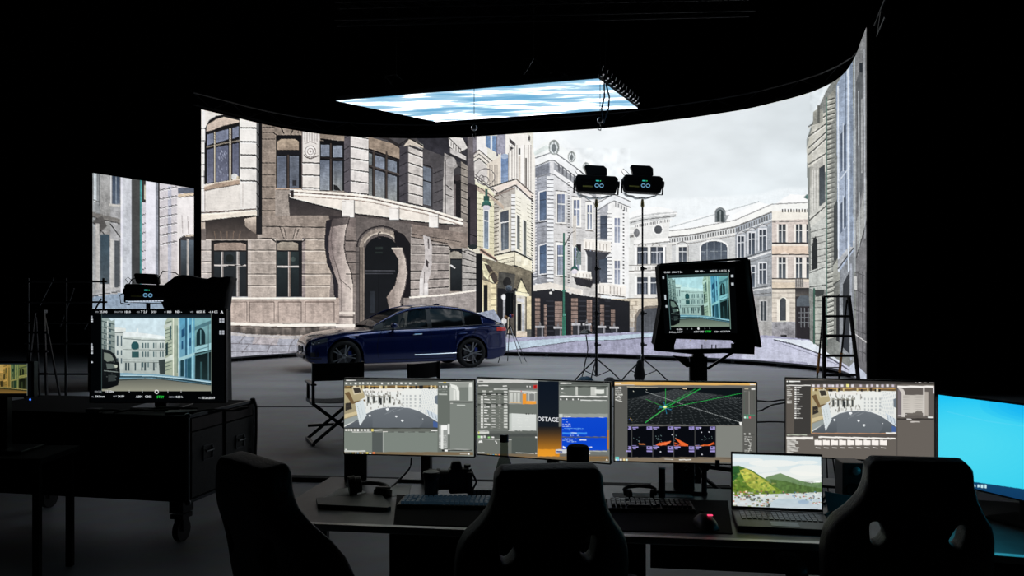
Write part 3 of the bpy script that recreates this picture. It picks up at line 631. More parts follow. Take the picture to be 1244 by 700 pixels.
    c.rect(244,130,249.5,262,(226,223,220))
    for y in (156,171,186,200,214.5,229): c.line([(236,y),(249,y)],1.2,(60,52,58))
    c.poly([(248,224),(249,156),(254,146),(262,141),(272,139),(291,143),(291,219)],(34,32,36))
    c.poly([(250.5,160),(252,152),(262,145.5),(272,142),(290.5,146.5),(290.5,148.5),(272,152.5),(258,158)],(206,184,166),(184,164,150))
    for (a,b) in ((251.5,259.5),(263,277.5),(282.5,290)):
        ya=162-(a-251)*.27; yb=162-(b-251)*.27
        c.poly([(a,ya+2),(b,yb+2),(b,yb+14),(a,ya+15)],(118,126,152)); c.poly([(a,ya+20),(b,yb+18),(b,222-(b-251)*.12),(a,223-(a-251)*.12)],(92,98,124),(108,112,136))
    for i in range(30):
        x=264+rng.random()*13; y=182+rng.random()*36; c.rect(x,y,x+1,y+2.2,(160,166,190),a=.5)
    c.line([(251,181),(270,176.5),(291,172.5)],2.4,(22,20,24)); c.line([(251,179),(270,174.5),(291,170.5)],1,(140,128,112))
    for x,w_ in ((261,2.4),(280,3.2)):
        c.line([(x,162-(x-251)*.2),(x,222)],w_,(196,184,162)); c.line([(x+1,162-(x-251)*.2),(x+1,222)],.7,(90,70,60)); 
        for y in range(160,176,3): c.line([(x-1,y),(x+1,y+1)],.6,(90,70,60))
    c.ell(285,215,4,4,(226,226,220),a=.8); c.ell(289,217,2,3,(180,160,120),a=.7)
    c.poly([(248,228),(262,223),(291,218),(291,223.5),(262,228.5),(248,232)],(170,144,122)); c.line([(248,227),(262,222.5),(291,218)],1.2,(214,196,176)); c.line([(248,232),(262,229),(291,224)],1,(96,78,66))
    c.rect(291.5,140,311.5,262,(229,225,220),(218,212,206))
    for y in (155,172,188,204,219.5): c.line([(292,y),(311.5,y+.6)],1.6,(44,38,38)); c.line([(292,y+1.8),(311.5,y+2.2)],.8,(248,246,242))
    c.rect(311.5,120,315,275,(104,104,106)); c.rect(314.5,120,318.5,285,(24,24,28)); 
    for y in range(160,275,15): c.line([(311.5,y),(315,y+5)],1.2,(40,38,40))
    c.line([(295,223),(295,252)],.7,(180,170,164)); c.rect(248.5,232,249.6,256,(170,160,156)); 
    c.line([(244,258.5),(265,257.6),(290,255.5),(311,254)],1.6,(110,80,66)); c.line([(244,261),(275,259.6),(311,256)],2,(246,234,216)); c.poly([(244,262),(275,260),(312,256.5),(312,262),(275,265.5),(244,269)],(224,212,196)); c.line([(244,269),(275,265.6),(311,262)],1.4,(60,50,46))
    c.poly([(297,266),(312,263),(314,282),(312,285),(306,281),(298,275)],(204,186,168),(120,104,94)); c.rect(311,262,318,285,(40,38,42)); c.rect(244,270,249,278,(186,170,154)); c.rect(244,278,250,292,(120,108,102))
    c.noise(236,120,312,262,12,.03)
    # ---- pavement, left
    c.poly([(236,400),(262,401),(300,406),(345,408),(410,408),(500,402),(566,398),(625,408),(640,420),(640,470),(236,470)],(150,152,166),(176,176,188))
    for pts in (([(262,417),(300,418),(345,420),(410,421)]),([(250,426),(300,427.5),(350,428),(420,427)])): c.line(pts,.9,(110,104,112),.8)
    for a,b in (((298,408),(290,417)),((330,417),(324,428)),((360,409),(352,420)),((302,419),(294,429)),((352,421),(350,430)),((280,404),(274,417)),((318,407),(310,418)),((384,410),(380,421)),((268,419),(262,428)),((375,421),(374,430))): c.line([a,b],.9,(116,108,114),.8)
    c.poly([(310,409),(340,409),(336,419),(306,418)],(190,172,168),a=.5); c.poly([(262,402),(300,406),(345,408),(410,408),(410,411),(345,412),(262,406)],(196,186,176),a=.6)
    c.noise(236,400,420,440,5,.06)
    # ---- road and far pavement
    c.poly([(590,412),(640,410),(760,404),(852,404),(938,408),(985,413),(1010,428),(1060,452),(1064,486),(590,486)],(150,150,180),(158,160,182))
    c.poly([(590,419),(640,414),(700,410),(745,408),(800,404),(860,404),(800,408),(745,413),(700,414),(650,421),(590,430)],(170,192,210)); c.line([(590,430),(650,421.5),(700,414.5),(745,413.5),(800,409)],1,(104,104,124))
    c.poly([(902,410),(940,411),(975,414),(1006,424),(1062,456),(1064,486),(1000,486),(980,440),(902,436)],(176,178,204),(186,190,208))
    c.poly([(938,411),(985,414),(1006,424),(1030,438),(1020,440),(985,425),(950,416)],(206,214,226)); c.line([(940,413),(962,418),(985,426),(1010,436),(1035,452),(1056,470)],1.6,(84,88,112)); c.line([(950,418),(985,430),(1020,444)],.9,(140,142,165))
    c.noise(590,406,1060,470,8,.025)
    # ---- F right-hand row of houses, seen steeply
    def vs(x0,x1,y0,y1,col,c2=None): c.poly([(x0,y0),(x1,y0-(x1-x0)*.5),(x1,y1+(x1-x0)*.35),(x0,y1)],col,c2)
    c.poly([(980,170),(990,140),(1004,110),(1060,20),(1064,480),(1040,452),(984,414)],(134,138,134),(124,128,124))
    c.poly([(980,180),(988,150),(996,140),(1004,136),(1004,210),(992,200),(981,204)],(186,184,172),(200,198,188))
    for i,(ya,yb) in enumerate(((150,140),(162,150),(176,160),(184,168),(196,186))): c.line([(982,ya+4),(1004,yb)],1.4,(70,72,70)); c.line([(982,ya+6),(1004,yb+2)],1,(220,218,208))
    c.poly([(988,136),(994,132),(1000,134),(1000,148),(988,152)],(150,150,140)); c.rect(993,128,996,150,(110,112,106))
    c.poly([(984,204),(1000,190),(1000,262),(984,268)],(170,168,160),(190,190,182)); c.poly([(995,204),(1002,200),(1002,250),(995,250)],(66,74,82),(90,100,106))
    for x in (987,990,993): c.line([(x,206),(x,266)],1,(214,212,206)); 
    c.poly([(983,262),(1004,244),(1004,262),(985,278)],(196,196,188)); c.line([(983,268),(1004,250)],1.5,(70,72,70)); c.line([(984,279),(1004,262)],1,(90,92,90))
    c.poly([(985,276),(1004,262),(1004,330),(985,338)],(186,188,182),(170,172,166)); 
    for y in range(282,336,8): c.line([(985,y),(1004,y-5)],1,(100,102,100))
    c.poly([(986.5,300),(988,290),(991,287),(993,292),(993,328),(986.5,334)],(50,56,58)); 
    c.poly([(983,330),(1004,322),(1004,352),(996,356),(983,350)],(192,196,190),(164,168,162)); c.line([(983,332),(1004,324)],1.2,(90,92,90)); c.line([(983,349),(1004,346)],1.2,(80,84,82)); c.poly([(988,352),(1002,352),(1000,360),(992,362)],(70,76,74))
    c.poly([(988,362),(1004,358),(1004,420),(988,416)],(166,170,160)); 
    for y in range(366,416,8): c.line([(988,y),(1004,y-1)],.9,(100,104,98))
    c.line([(989,350),(989,418)],2.2,(60,110,92)); c.line([(1004.5,118),(1004.5,420)],1.6,(96,130,118))
    # quoin column
    c.poly([(1005,118),(1014,108),(1014,410),(1005,412)],(150,150,140),(160,164,154))
    for y in range(120,410,6): c.line([(1005,y+2),(1014,y-1)],1.3,(78,78,74)); c.line([(1005,y+4),(1014,y+1)],1,(196,196,186))
    c.poly([(1010,150),(1016,140),(1018,330),(1010,330)],(120,124,120),a=.6)
    # balconies and dark recess of the stone house
    c.poly([(1012,320),(1024,300),(1024,338),(1012,346)],(160,162,152)); c.line([(1012,322),(1024,302)],1.4,(80,82,80)); c.line([(1012,346),(1024,338)],1.4,(60,62,60)); c.poly([(1013,250),(1018,240),(1018,312),(1013,318)],(70,78,80)); c.poly([(1013,350),(1024,342),(1024,415),(1013,412)],(120,122,116)); c.poly([(1016,360),(1022,355),(1022,418),(1016,414)],(44,48,50))
    # blue house
    c.poly([(1016,104),(1036,66),(1037,330),(1018,330)],(136,154,180),(150,164,188)); c.line([(1018,104),(1019,330)],1.6,(206,214,224)); c.line([(1027,84),(1028,322)],1,(90,106,130))
    for (x0,y0,y1) in ((1021,160,208),(1021,245,282),(1025,150,206),(1025,238,276)): c.poly([(x0,y0+3),(x0+2.6,y0),(x0+2.6,y1-1),(x0,y1+2)],(66,82,106),(96,112,138)); c.line([(x0-.7,y0),(x0-.7,y1+2)],.8,(200,210,224))
    c.line([(1018,222),(1037,196)],1.4,(180,190,204)); c.poly([(1018,316),(1037,292),(1037,300),(1018,326)],(166,170,176)); c.line([(1018,327),(1037,301)],1.5,(60,66,78)); c.poly([(1020,330),(1037,305),(1038,440),(1020,425)],(128,134,142),(140,144,150)); c.poly([(1024,345),(1032,330),(1032,430),(1024,422)],(50,56,66)); c.line([(1034,320),(1034,438)],1.6,(150,156,170))
    c.line([(1030,80),(1031,330)],1.6,(196,206,218)); c.rect(1033,72,1036,300,(120,136,160)); c.rect(1037,52,1040,330,(160,170,176),(150,156,160))
    # grey end house
    c.poly([(1039,56),(1049,32),(1060,20),(1064,480),(1040,455)],(128,130,132),(112,110,114)); c.poly([(1040,100),(1046,80),(1048,86),(1048,230),(1041,260)],(96,100,104)); c.rect(1044,76,1048,88,(40,50,62))
    c.poly([(1040,270),(1046,252),(1050,230),(1056,200),(1056,250),(1050,276),(1042,312)],(150,152,150)); c.line([(1040,314),(1050,280),(1058,250)],1.2,(70,72,74)); c.line([(1050,60),(1051,290)],1.2,(160,164,170)); c.line([(1054,30),(1056,330)],2.4,(150,164,186)); c.line([(1043,110),(1044,300)],1.2,(170,176,180)); c.rect(1046,120,1049,210,(140,142,144))
    for y in (330,352,376,400,424): c.line([(1037,y),(1058,y+8)],.9,(70,70,74))
    for x in (1043,1048,1052): c.line([(x,330),(x,440)],.8,(84,84,88))
    c.line([(1036,404),(1058,420)],1.2,(190,188,188)); c.rect(1037,336,1041,352,(190,190,188)); c.poly([(1037,440),(1060,462),(1064,486),(1050,486),(1030,448)],(178,186,206))
    c.noise(984,40,1062,440,7,.05)
    sky = c.a[:,:,0] > 225
    keep = c.a.copy(); c.finish(.6,.03,.7,.055)
    # the sky keeps its soft tones
    yy, xx = np.mgrid[0:c.h,0:c.w]; X_ = xx/c.k+c.x0; Y_ = yy/c.k+c.y0
    lim = np.interp(X_, [236,636,640,672,724,766,812,922,950,985,988,1004,1040,1064],[0,0,165,158,205,238,244,238,230,230,140,100,40,0])
    m_ = np.clip((lim-Y_)/4,0,1)[:,:,None]; c.a = c.a*(1-m_)+keep*m_
    return c

def paint_side():      # the smaller side LED wall
    c = Cv(106, 200, 242, 500, 2, (150,150,155))
    c.rect(106,200,242,360,(150,150,152),(170,170,172))
    c.rect(106,200,122,352,(130,136,140),(160,160,160)); c.rect(114,200,117,245,(190,200,206)); c.rect(122,200,134,300,(160,160,160),(140,138,136)); c.line([(113,243),(122,246)],1.2,(60,60,64)); c.line([(121,205),(121,250)],1.4,(70,70,76))
    c.rect(136,205,146,248,(56,72,98),(90,104,124)); c.line([(134.6,204),(134.6,250)],1.6,(206,206,208)); c.line([(141,206),(141,248)],1,(120,134,150)); c.line([(132,249),(147,250)],2,(190,186,180))
    c.poly([(106,256),(146,266),(146,272),(106,262)],(120,116,112)); c.line([(106,262),(146,272)],1.2,(50,50,52)); c.poly([(113,268),(124,262),(130,275),(120,285)],(96,92,90)); c.line([(113,270),(126,284)],1.4,(60,58,58)); c.line([(134,272),(146,288)],1.4,(60,58,58))
    c.rect(116,272,121,352,(176,172,168)); c.rect(122,285,133,345,(60,84,100),(80,94,104)); c.rect(134,290,138,352,(186,184,180)); c.rect(139,292,146,350,(84,90,96))
    c.rect(147,200,160,366,(196,198,206),(180,186,196)); c.line([(147.6,200),(147.6,366)],1.4,(226,226,240)); c.noise(147,205,160,360,8,.06,2)
    c.rect(160,200,170,366,(84,84,82),(70,72,74)); c.rect(170,200,172.4,366,(60,150,150)); c.rect(172.4,200,177,366,(60,56,52),(90,86,84)); c.rect(175,225,177,242,(186,180,160)); c.rect(172,246,177,350,(196,190,200))
    for y in range(262,350,11): c.line([(172,y),(177,y-2)],1.2,(70,66,72))
    c.rect(177,200,189,366,(226,226,238),(208,206,216)); c.rect(189,200,192,366,(130,134,146)); c.rect(192,200,196,366,(44,42,48),(120,120,124)); 
    c.rect(194,200,236,366,(206,200,208),(186,178,176)); c.rect(204,226,208,366,(150,160,190),a=.5)
    for y in (228,239,250,261,272,283,294): c.line([(194,y+3),(215,y-1)],1.2,(70,64,66)); c.line([(194,y+4.6),(215,y+.6)],.8,(240,236,240))
    c.rect(215,240,242,360,(232,226,226),(200,192,188)); c.rect(216,228,242,235,(96,104,124)); c.line([(216,238),(242,235)],3,(214,190,160)); c.line([(216,240),(242,237)],1.2,(90,76,66))
    for x in (221,228): c.line([(x,262),(x+1,284)],.9,(170,160,160))
    c.poly([(217,300),(217,290),(224,286),(242,284),(242,340),(217,340)],(70,64,64)); c.rect(220,292,242,336,(92,106,120),(50,58,64)); c.line([(228,290),(228,336)],1.6,(170,164,160)); c.line([(217,342),(242,341)],2,(214,206,198)); c.line([(225,287),(242,285)],2,(180,164,146))
    c.poly([(106,362),(140,357),(170,354),(242,352),(242,500),(106,500)],(132,154,178),(150,165,185)); c.line([(106,356),(146,350)],3,(160,160,160)); c.line([(106,361),(146,354)],1.2,(70,74,80))
    c.noise(106,205,242,352,9,.04); c.noise(106,352,242,420,10,.04); c.finish(.5,.03,.7,.055)
    return c

# ------------------------------------------------------------------ the setting: dark stage
def struct(name, mb, m, **k):
    o = mb.build(name, m, **k); o['kind'] = 'structure'; return o
def floor_material():
    m = bpy.data.materials.new('stage_floor'); m.use_nodes = True; nt = m.node_tree; L = nt.links.new
    b = nt.nodes['Principled BSDF']
    tc = nt.nodes.new('ShaderNodeTexCoord')
    n1 = nt.nodes.new('ShaderNodeTexNoise'); n1.inputs['Scale'].default_value = .55; n1.inputs['Detail'].default_value = 8
    mp = nt.nodes.new('ShaderNodeMapping'); mp.inputs['Scale'].default_value = (.5, 1.6, 1); L(tc.outputs['Object'], mp.inputs[0]); L(mp.outputs[0], n1.inputs['Vector'])
    r = nt.nodes.new('ShaderNodeValToRGB'); r.color_ramp.elements[0].position = .3; r.color_ramp.elements[1].position = .72
    r.color_ramp.elements[0].color = (.46,.475,.51,1); r.color_ramp.elements[1].color = (.68,.685,.71,1)
    L(n1.outputs['Fac'], r.inputs[0])
    n2 = nt.nodes.new('ShaderNodeTexNoise'); n2.inputs['Scale'].default_value = 6; n2.inputs['Detail'].default_value = 5; L(tc.outputs['Object'], n2.inputs['Vector'])
    mx = nt.nodes.new('ShaderNodeMix'); mx.data_type = 'RGBA'; mx.blend_type = 'MULTIPLY'; mx.inputs['Factor'].default_value = .35
    L(r.outputs[0], mx.inputs['A']); L(n2.outputs['Color'], mx.inputs['B'])
    L(mx.outputs['Result'], b.inputs['Base Color'])
    rr = nt.nodes.new('ShaderNodeMapRange'); rr.inputs['To Min'].default_value = .42; rr.inputs['To Max'].default_value = .62
    L(n2.outputs['Fac'], rr.inputs['Value']); L(rr.outputs[0], b.inputs['Roughness'])
    b.inputs['Specular IOR Level'].default_value = .5
    return m
FLOOR = floor_material()
struct('floor', MB().box((0,12.4,-.05),(34,33.2,.1)), FLOOR)
struct('wall_back', MB().box((0,28.9,5.5),(34,.2,11)), CURTAIN)
struct('wall_left', MB().box((-16.9,12.4,5.5),(.2,32.8,11)), CURTAIN)
struct('wall_right', MB().box((16.9,12.4,5.5),(.2,32.8,11)), CURTAIN)
struct('wall_front', MB().box((0,-4.1,5.5),(34,.2,11)), CURTAIN)
struct('ceiling', MB().box((0,12.4,11.05),(34,33.2,.1)), CURTAIN)
# raised edge where the two floor coverings meet, and a cable protector laid across the floor
e = struct('trim_1', MB().box((-2.0,12.15,.004),(9.0,.03,.008)), mat('floor_seam', (.05,.05,.055), .6, noise=(5,.2)))
cp = MB().prism([(-.09,0),(-.05,.03),(.05,.03),(.09,0)], 0, 4.2).build('cable_ramp', MATTE, M=Matrix.Translation((-2.35,7.32,0)) @ Matrix.Rotation(R(-96), 4, 'Z'))
tag(cp, 'low black cable ramp lying across the grey floor behind the left chair', 'cable cover')

def project(co):
    d = co[...,1]; return 622 + F*co[...,0]/d, 363 - F*(co[...,2]-CAM_Z)/d

# ------------------------------------------------------------------ big curved LED wall
WALL_Z0, WALL_Z1 = .10, 6.2
wp = [(244.5,20.0),(280,20.75),(320,21.7),(360,22.5),(400,23.1),(460,23.5),(520,23.6),(570,23.4),(620,23.0),(670,22.65),(720,22.3),(760,21.9),(800,21.4),
      (840,20.9),(880,20.35),(910,19.9),(940,19.3),(965,18.8),(990,18.2),(1010,17.55),(1022,17.0),(1031,16.4),(1040,15.5),(1046,14.7),(1052.5,13.94)]
wp = np.array([((x-622)/F*d, d) for x, d in wp])
def catmull(p, n):
    q = np.vstack([2*p[0]-p[1], p, 2*p[-1]-p[-2]]); out = []
    for i in range(1, len(q)-2):
        for t in np.linspace(0, 1, n, endpoint=False):
            a, b, c_, d_ = q[i-1:i+3]
            out.append(.5*((2*b)+(-a+c_)*t+(2*a-5*b+4*c_-d_)*t*t+(-a+3*b-3*c_+d_)*t**3))
    out.append(p[-1]); return np.array(out)
wall_curve = catmull(wp, 40)
def resample(curve, n, key=None):
    s = np.concatenate([[0], np.cumsum(np.hypot(*np.diff(curve, axis=0).T))]) if key is None else key
    t = np.linspace(s[0], s[-1], n); return np.stack([np.interp(t, s, curve[:,0]), np.interp(t, s, curve[:,1])], -1)
# columns: finer where the wall turns away
seg = np.hypot(*np.diff(wall_curve, axis=0).T)
ang = 622 + F*wall_curve[:,0]/wall_curve[:,1]
key = np.concatenate([[0], np.cumsum(np.abs(np.diff(ang)) + seg*12)])
cols = resample(wall_curve, 980, key)
zz = np.linspace(WALL_Z1, WALL_Z0, 380)
co = np.zeros((380, 980, 3)); co[...,0] = cols[None,:,0]; co[...,1] = cols[None,:,1]; co[...,2] = zz[:,None]
street = paint_street()
led_wall = thing('led_wall', 'huge curved LED wall showing an old European street square', 'LED wall', (0,21,0))
def rel(o, p):        # children of an unrotated thing keep world coordinates
    o.matrix_parent_inverse = p.matrix_basis.inverted(); return o
s = rel(pixel_grid('screen', co, street.sample(*project(co)), LED, led_wall), led_wall)
s['label'] = 'glowing curved screen face with the street picture'
# cabinets behind the pixels: an even run of cabinets, each a part
path = resample(wall_curve, 53)
def offset(p, d):
    t = np.gradient(p, axis=0); t /= np.linalg.norm(t, axis=1)[:,None]
    return p + np.stack([-t[:,1], t[:,0]], -1)*d
back = offset(path, .16); front = offset(path, .012)
for i in range(52):
    a, b, c2, d2 = front[i], front[i+1], back[i+1], back[i]
    m = MB(); vs = [(p[0], p[1], z) for z in (WALL_Z0+.002, WALL_Z1+.01) for p in (a, b, c2, d2)]
    m.add(vs, [(3,2,1,0),(4,5,6,7),(0,1,5,4),(1,2,6,5),(2,3,7,6),(3,0,4,7)])
    o = rel(m.build('cabinet_column', MATTE, led_wall), led_wall)
    if i % 3 == 0:
        p = (front[i]+back[i])/2
        rel(MB().box((p[0],p[1],.05),(.09,.09,.1)).build('foot', METAL, led_wall), led_wall)
# the light lower lip along the front of the wall
lip = offset(resample(wall_curve, 120), -.03); lip2 = offset(resample(wall_curve, 120), -.008)
m = MB().grid([[(p[0],p[1],.085) for p in lip],[(p[0],p[1],.125) for p in lip],[(p[0],p[1],.125) for p in lip2],[(p[0],p[1],.085) for p in lip2]])
rel(m.build('bottom_rail', ALU, led_wall), led_wall)
# truss rail along the top of the wall
top = offset(resample(wall_curve, 40), .3)
m = MB()
for z in (6.35, 6.65): m.tube([(p[0],p[1],z) for p in top], .025)
for i in range(0, 39): m.tube([(top[i][0],top[i][1],6.35 if i%2 else 6.65),(top[i+1][0],top[i+1][1],6.65 if i%2 else 6.35)], .012, 4)
rel(m.build('top_truss', METAL, led_wall), led_wall)

# ------------------------------------------------------------------ small free-standing side LED wall on the left
dl, dr = 14.2, 16.2
A = np.array([(112.5-622)/F*dl, dl]); B = np.array([(235.5-622)/F*dr, dr])
co = np.zeros((190, 130, 3)); t = np.linspace(0, 1, 130)
co[...,0] = (A[0]+(B[0]-A[0])*t)[None,:]; co[...,1] = (A[1]+(B[1]-A[1])*t)[None,:]; co[...,2] = np.linspace(3.77, .1, 190)[:,None]
side = paint_side()
sw = thing('side_led_wall', 'smaller flat LED wall at the left showing columns and blue pavement', 'LED wall', ((A[0]+B[0])/2,(A[1]+B[1])/2,0))
rel(pixel_grid('screen', co, side.sample(*project(co)), LED, sw), sw)
tn = (B-A)/np.linalg.norm(B-A); nn = np.array([-tn[1], tn[0]])
for k in range(5):
    a = A+(B-A)*k/5; b = A+(B-A)*(k+1)/5; m = MB()
    a1 = a+nn*.01; b1 = b+nn*.01; a2 = a+nn*.12; b2 = b+nn*.12
    m.add([(p[0],p[1],z) for z in (.0,3.78) for p in (a1,b1,b2,a2)], [(3,2,1,0),(4,5,6,7),(0,1,5,4),(1,2,6,5),(2,3,7,6),(3,0,4,7)])
    rel(m.build('cabinet_column', MATTE, sw), sw)

# ------------------------------------------------------------------ overhead LED panel with a cloud picture
Hc = 4.15
rays = [np.array([(x-622)/F, 1, (363-y)/F]) for x, y in ((408,122.5),(727,95.5),(775,131.5),(530,148))]
Mx = np.array([rays[0], -rays[1], rays[2]]).T     # lA*A - lB*B + lC*C = lD*D
lam = np.linalg.solve(Mx, rays[3]); pts = [rays[0]*lam[0], rays[1]*lam[1], rays[2]*lam[2], rays[3]]
k = Hc/np.mean([p[2] for p in pts]); pts = [p*k+np.array([0,0,CAM_Z]) for p in pts]

pA, pB, pC, pD = [Vector(p) for p in pts]
cm = bpy.data.materials.new('cloud_pixels'); cm.use_nodes = True; nt = cm.node_tree; L = nt.links.new
b = nt.nodes['Principled BSDF']; b.inputs['Base Color'].default_value = (.01,.01,.01,1); b.inputs['Roughness'].default_value = .7
tc = nt.nodes.new('ShaderNodeTexCoord'); mp = nt.nodes.new('ShaderNodeMapping'); mp.inputs['Scale'].default_value = (.42,.85,1); mp.inputs['Rotation'].default_value = (0,0,R(12)); mp.inputs['Location'].default_value = (.4,1.1,0)
n = nt.nodes.new('ShaderNodeTexNoise'); n.inputs['Scale'].default_value = 1.5; n.inputs['Detail'].default_value = 5; n.inputs['Roughness'].default_value = .52; n.inputs['Distortion'].default_value = .2
rp = nt.nodes.new('ShaderNodeValToRGB'); E_ = rp.color_ramp.elements
E_[0].position = .36; E_[0].color = (*srgb((96,168,210)),1); E_[1].position = .60; E_[1].color = (1,1,1,1)
x_ = E_.new(.47); x_.color = (*srgb((158,205,232)),1)
L(tc.outputs['Object'], mp.inputs[0]); L(mp.outputs[0], n.inputs['Vector']); L(n.outputs['Fac'], rp.inputs[0]); L(rp.outputs[0], b.inputs['Emission Color']); 
# bright cloud areas are far above display white on a real panel
st_ = nt.nodes.new('ShaderNodeMapRange'); st_.inputs['From Min'].default_value = .50; st_.inputs['From Max'].default_value = .75; st_.inputs['To Min'].default_value = 1.0; st_.inputs['To Max'].default_value = 9.0
L(n.outputs['Fac'], st_.inputs['Value']); L(st_.outputs[0], b.inputs['Emission Strength'])
ctr = (pA+pB+pC+pD)/4
cp_ = thing('overhead_led_panel', 'tilted overhead LED panel showing blue sky with white cloud', 'LED panel', ctr)
ex = ((pB-pA)+(pC-pD)).normalized(); en = ex.cross((pD-pA)).normalized()
if en.z < 0: en = -en
rel(MB().add([pA,pB,pC,pD],[(0,1,2,3)]).build('screen', cm, cp_, fix=False), cp_)
nx_, ny_ = 10, 5       # the cabinets it is made of
def bil(u, v): return (pA*(1-u)+pB*u)*(1-v) + (pD*(1-u)+pC*u)*v
for i in range(nx_):
    for j in range(ny_):
        q = [bil((i+.01)/nx_,(j+.01)/ny_), bil((i+.99)/nx_,(j+.01)/ny_), bil((i+.99)/nx_,(j+.99)/ny_), bil((i+.01)/nx_,(j+.99)/ny_)]
        m = MB().add([p+en*.012 for p in q]+[p+en*.09 for p in q], [(3,2,1,0),(4,5,6,7),(0,1,5,4),(1,2,6,5),(2,3,7,6),(3,0,4,7)])
        rel(m.build('cabinet', MATTE, cp_), cp_)
for j in range(11):     # chrome clips along the right edge
    p = pB+(pC-pB)*(j+.3)/11+en*.07
    m = MB().box(p+Vector((.02,0,.03)),(.05,.045,.10)).cyl(p+Vector((.02,0,.06)), p+Vector((.05,0,.16)), .015, n=8).box(p+Vector((.06,0,.02)),(.03,.10,.02))
    rel(m.build('clip', STEEL, cp_), cp_)
for u in (.12, .5, .88):
    a, b_ = bil(u,0)+en*.12, bil(u,1)+en*.12
    m = MB().beam(a, b_, .05, .05); rel(m.build('hanging_beam', METAL, cp_), cp_)
for (px, py, dd, lab) in ((645,78,17.6,'right'),(478,98,17.4,'left')):
    p = P(px,py,dd); m = MB()
    a = p+Vector((-.17,0,.10)); b_ = p+Vector((.06,0,.13)); c_ = p+Vector((-.15,0,-.22)); d_ = p+Vector((.07,0,-.21)); e_ = p+Vector((.42,0,-.2))
    for q in ((a,b_),(b_,c_),(a,c_),(c_,d_),(b_,e_),(a,d_)): m.tube(q, .014, 5)
    m.tube((b_, b_+Vector((0,0,3.9-(.0)))), .008, 4)
    o = m.build('hoist_bracket', ALU); tag(o, f'triangular truss bracket above the {lab} half of the overhead panel', 'bracket')
# the pale-blue webbing strap and chrome hooks that hang near the panel
sp = thing('hanging_strap', 'pale blue strap hanging in a loop from the overhead panel', 'strap', P(735,128,13.4))
for dx, s_ in ((-.05,1),(.03,1.0)):
    rel(MB().tube([P(735,100,13.4)+Vector((dx*.3,0,0)), P(738,118,13.4)+Vector((dx,0,0)), P(736,132,13.4)+Vector((dx*1.4,0,0)), P(733,150,13.4)], .014, 5).build('strap', mat('blue_webbing', (.16,.28,.42), .6, noise=(20,.2)), sp), sp)
rel(MB().tube([P(735,100,13.4), P(736,40,13.4), P(737,-160,13.4)], .006, 4).build('cord', METAL, sp), sp)
for (px, py, dd, lab) in ((729,150,13.2,'right of the pair, below the strap'),(576,159,13.2,'left of the pair, above the corner house')):
    p = P(px,py,dd); h = thing('chain_hook', f'small chrome chain hook under the overhead panel, {lab}', 'hook', p, group=None)
    rel(MB().lathe([(.018,.045),(.042,.026),(.05,0),(.042,-.034),(.013,-.05)], 12, Matrix.Translation(p+Vector((0,0,.05)))).build('block', STEEL, h), h)
    rel(MB().tube([p+Vector((0,0,.02)),p+Vector((.02,0,-.05)),p+Vector((.01,0,-.11)),p+Vector((-.03,0,-.10)),p+Vector((-.03,0,-.05))], .012, 6).build('hook', STEEL, h), h)
    rel(MB().tube([p+Vector((0,0,.1)),p+Vector((0,0,5.0))], .005, 4).build('chain', METAL, h), h)
# dim truss in the dark, upper middle
def truss(name, a, b, w_, label, n=18, m_=METAL):
    a = Vector(a); b = Vector(b); t = (b-a).normalized(); u = Vector((0,0,1)); s_ = t.cross(u).normalized()
    m = MB(); cs = [s_*w_/2+u*w_/2, -s_*w_/2+u*w_/2, -s_*w_/2-u*w_/2, s_*w_/2-u*w_/2]
    for c_ in cs: m.tube((a+c_, b+c_), .022, 6)
    for i in range(n):
        p = a+(b-a)*i/n; q = a+(b-a)*(i+1)/n
        for k in range(4): m.tube((p+cs[k], q+cs[(k+1)%4]), .009, 4)
    return tag(m.build(name, m_), label, 'truss')
truss('lighting_truss', (-3,14.0,6.45), (4.2,14.4,6.75), .3, 'long dark lighting truss high over the stage in front of the overhead panel', m_=MATTE)

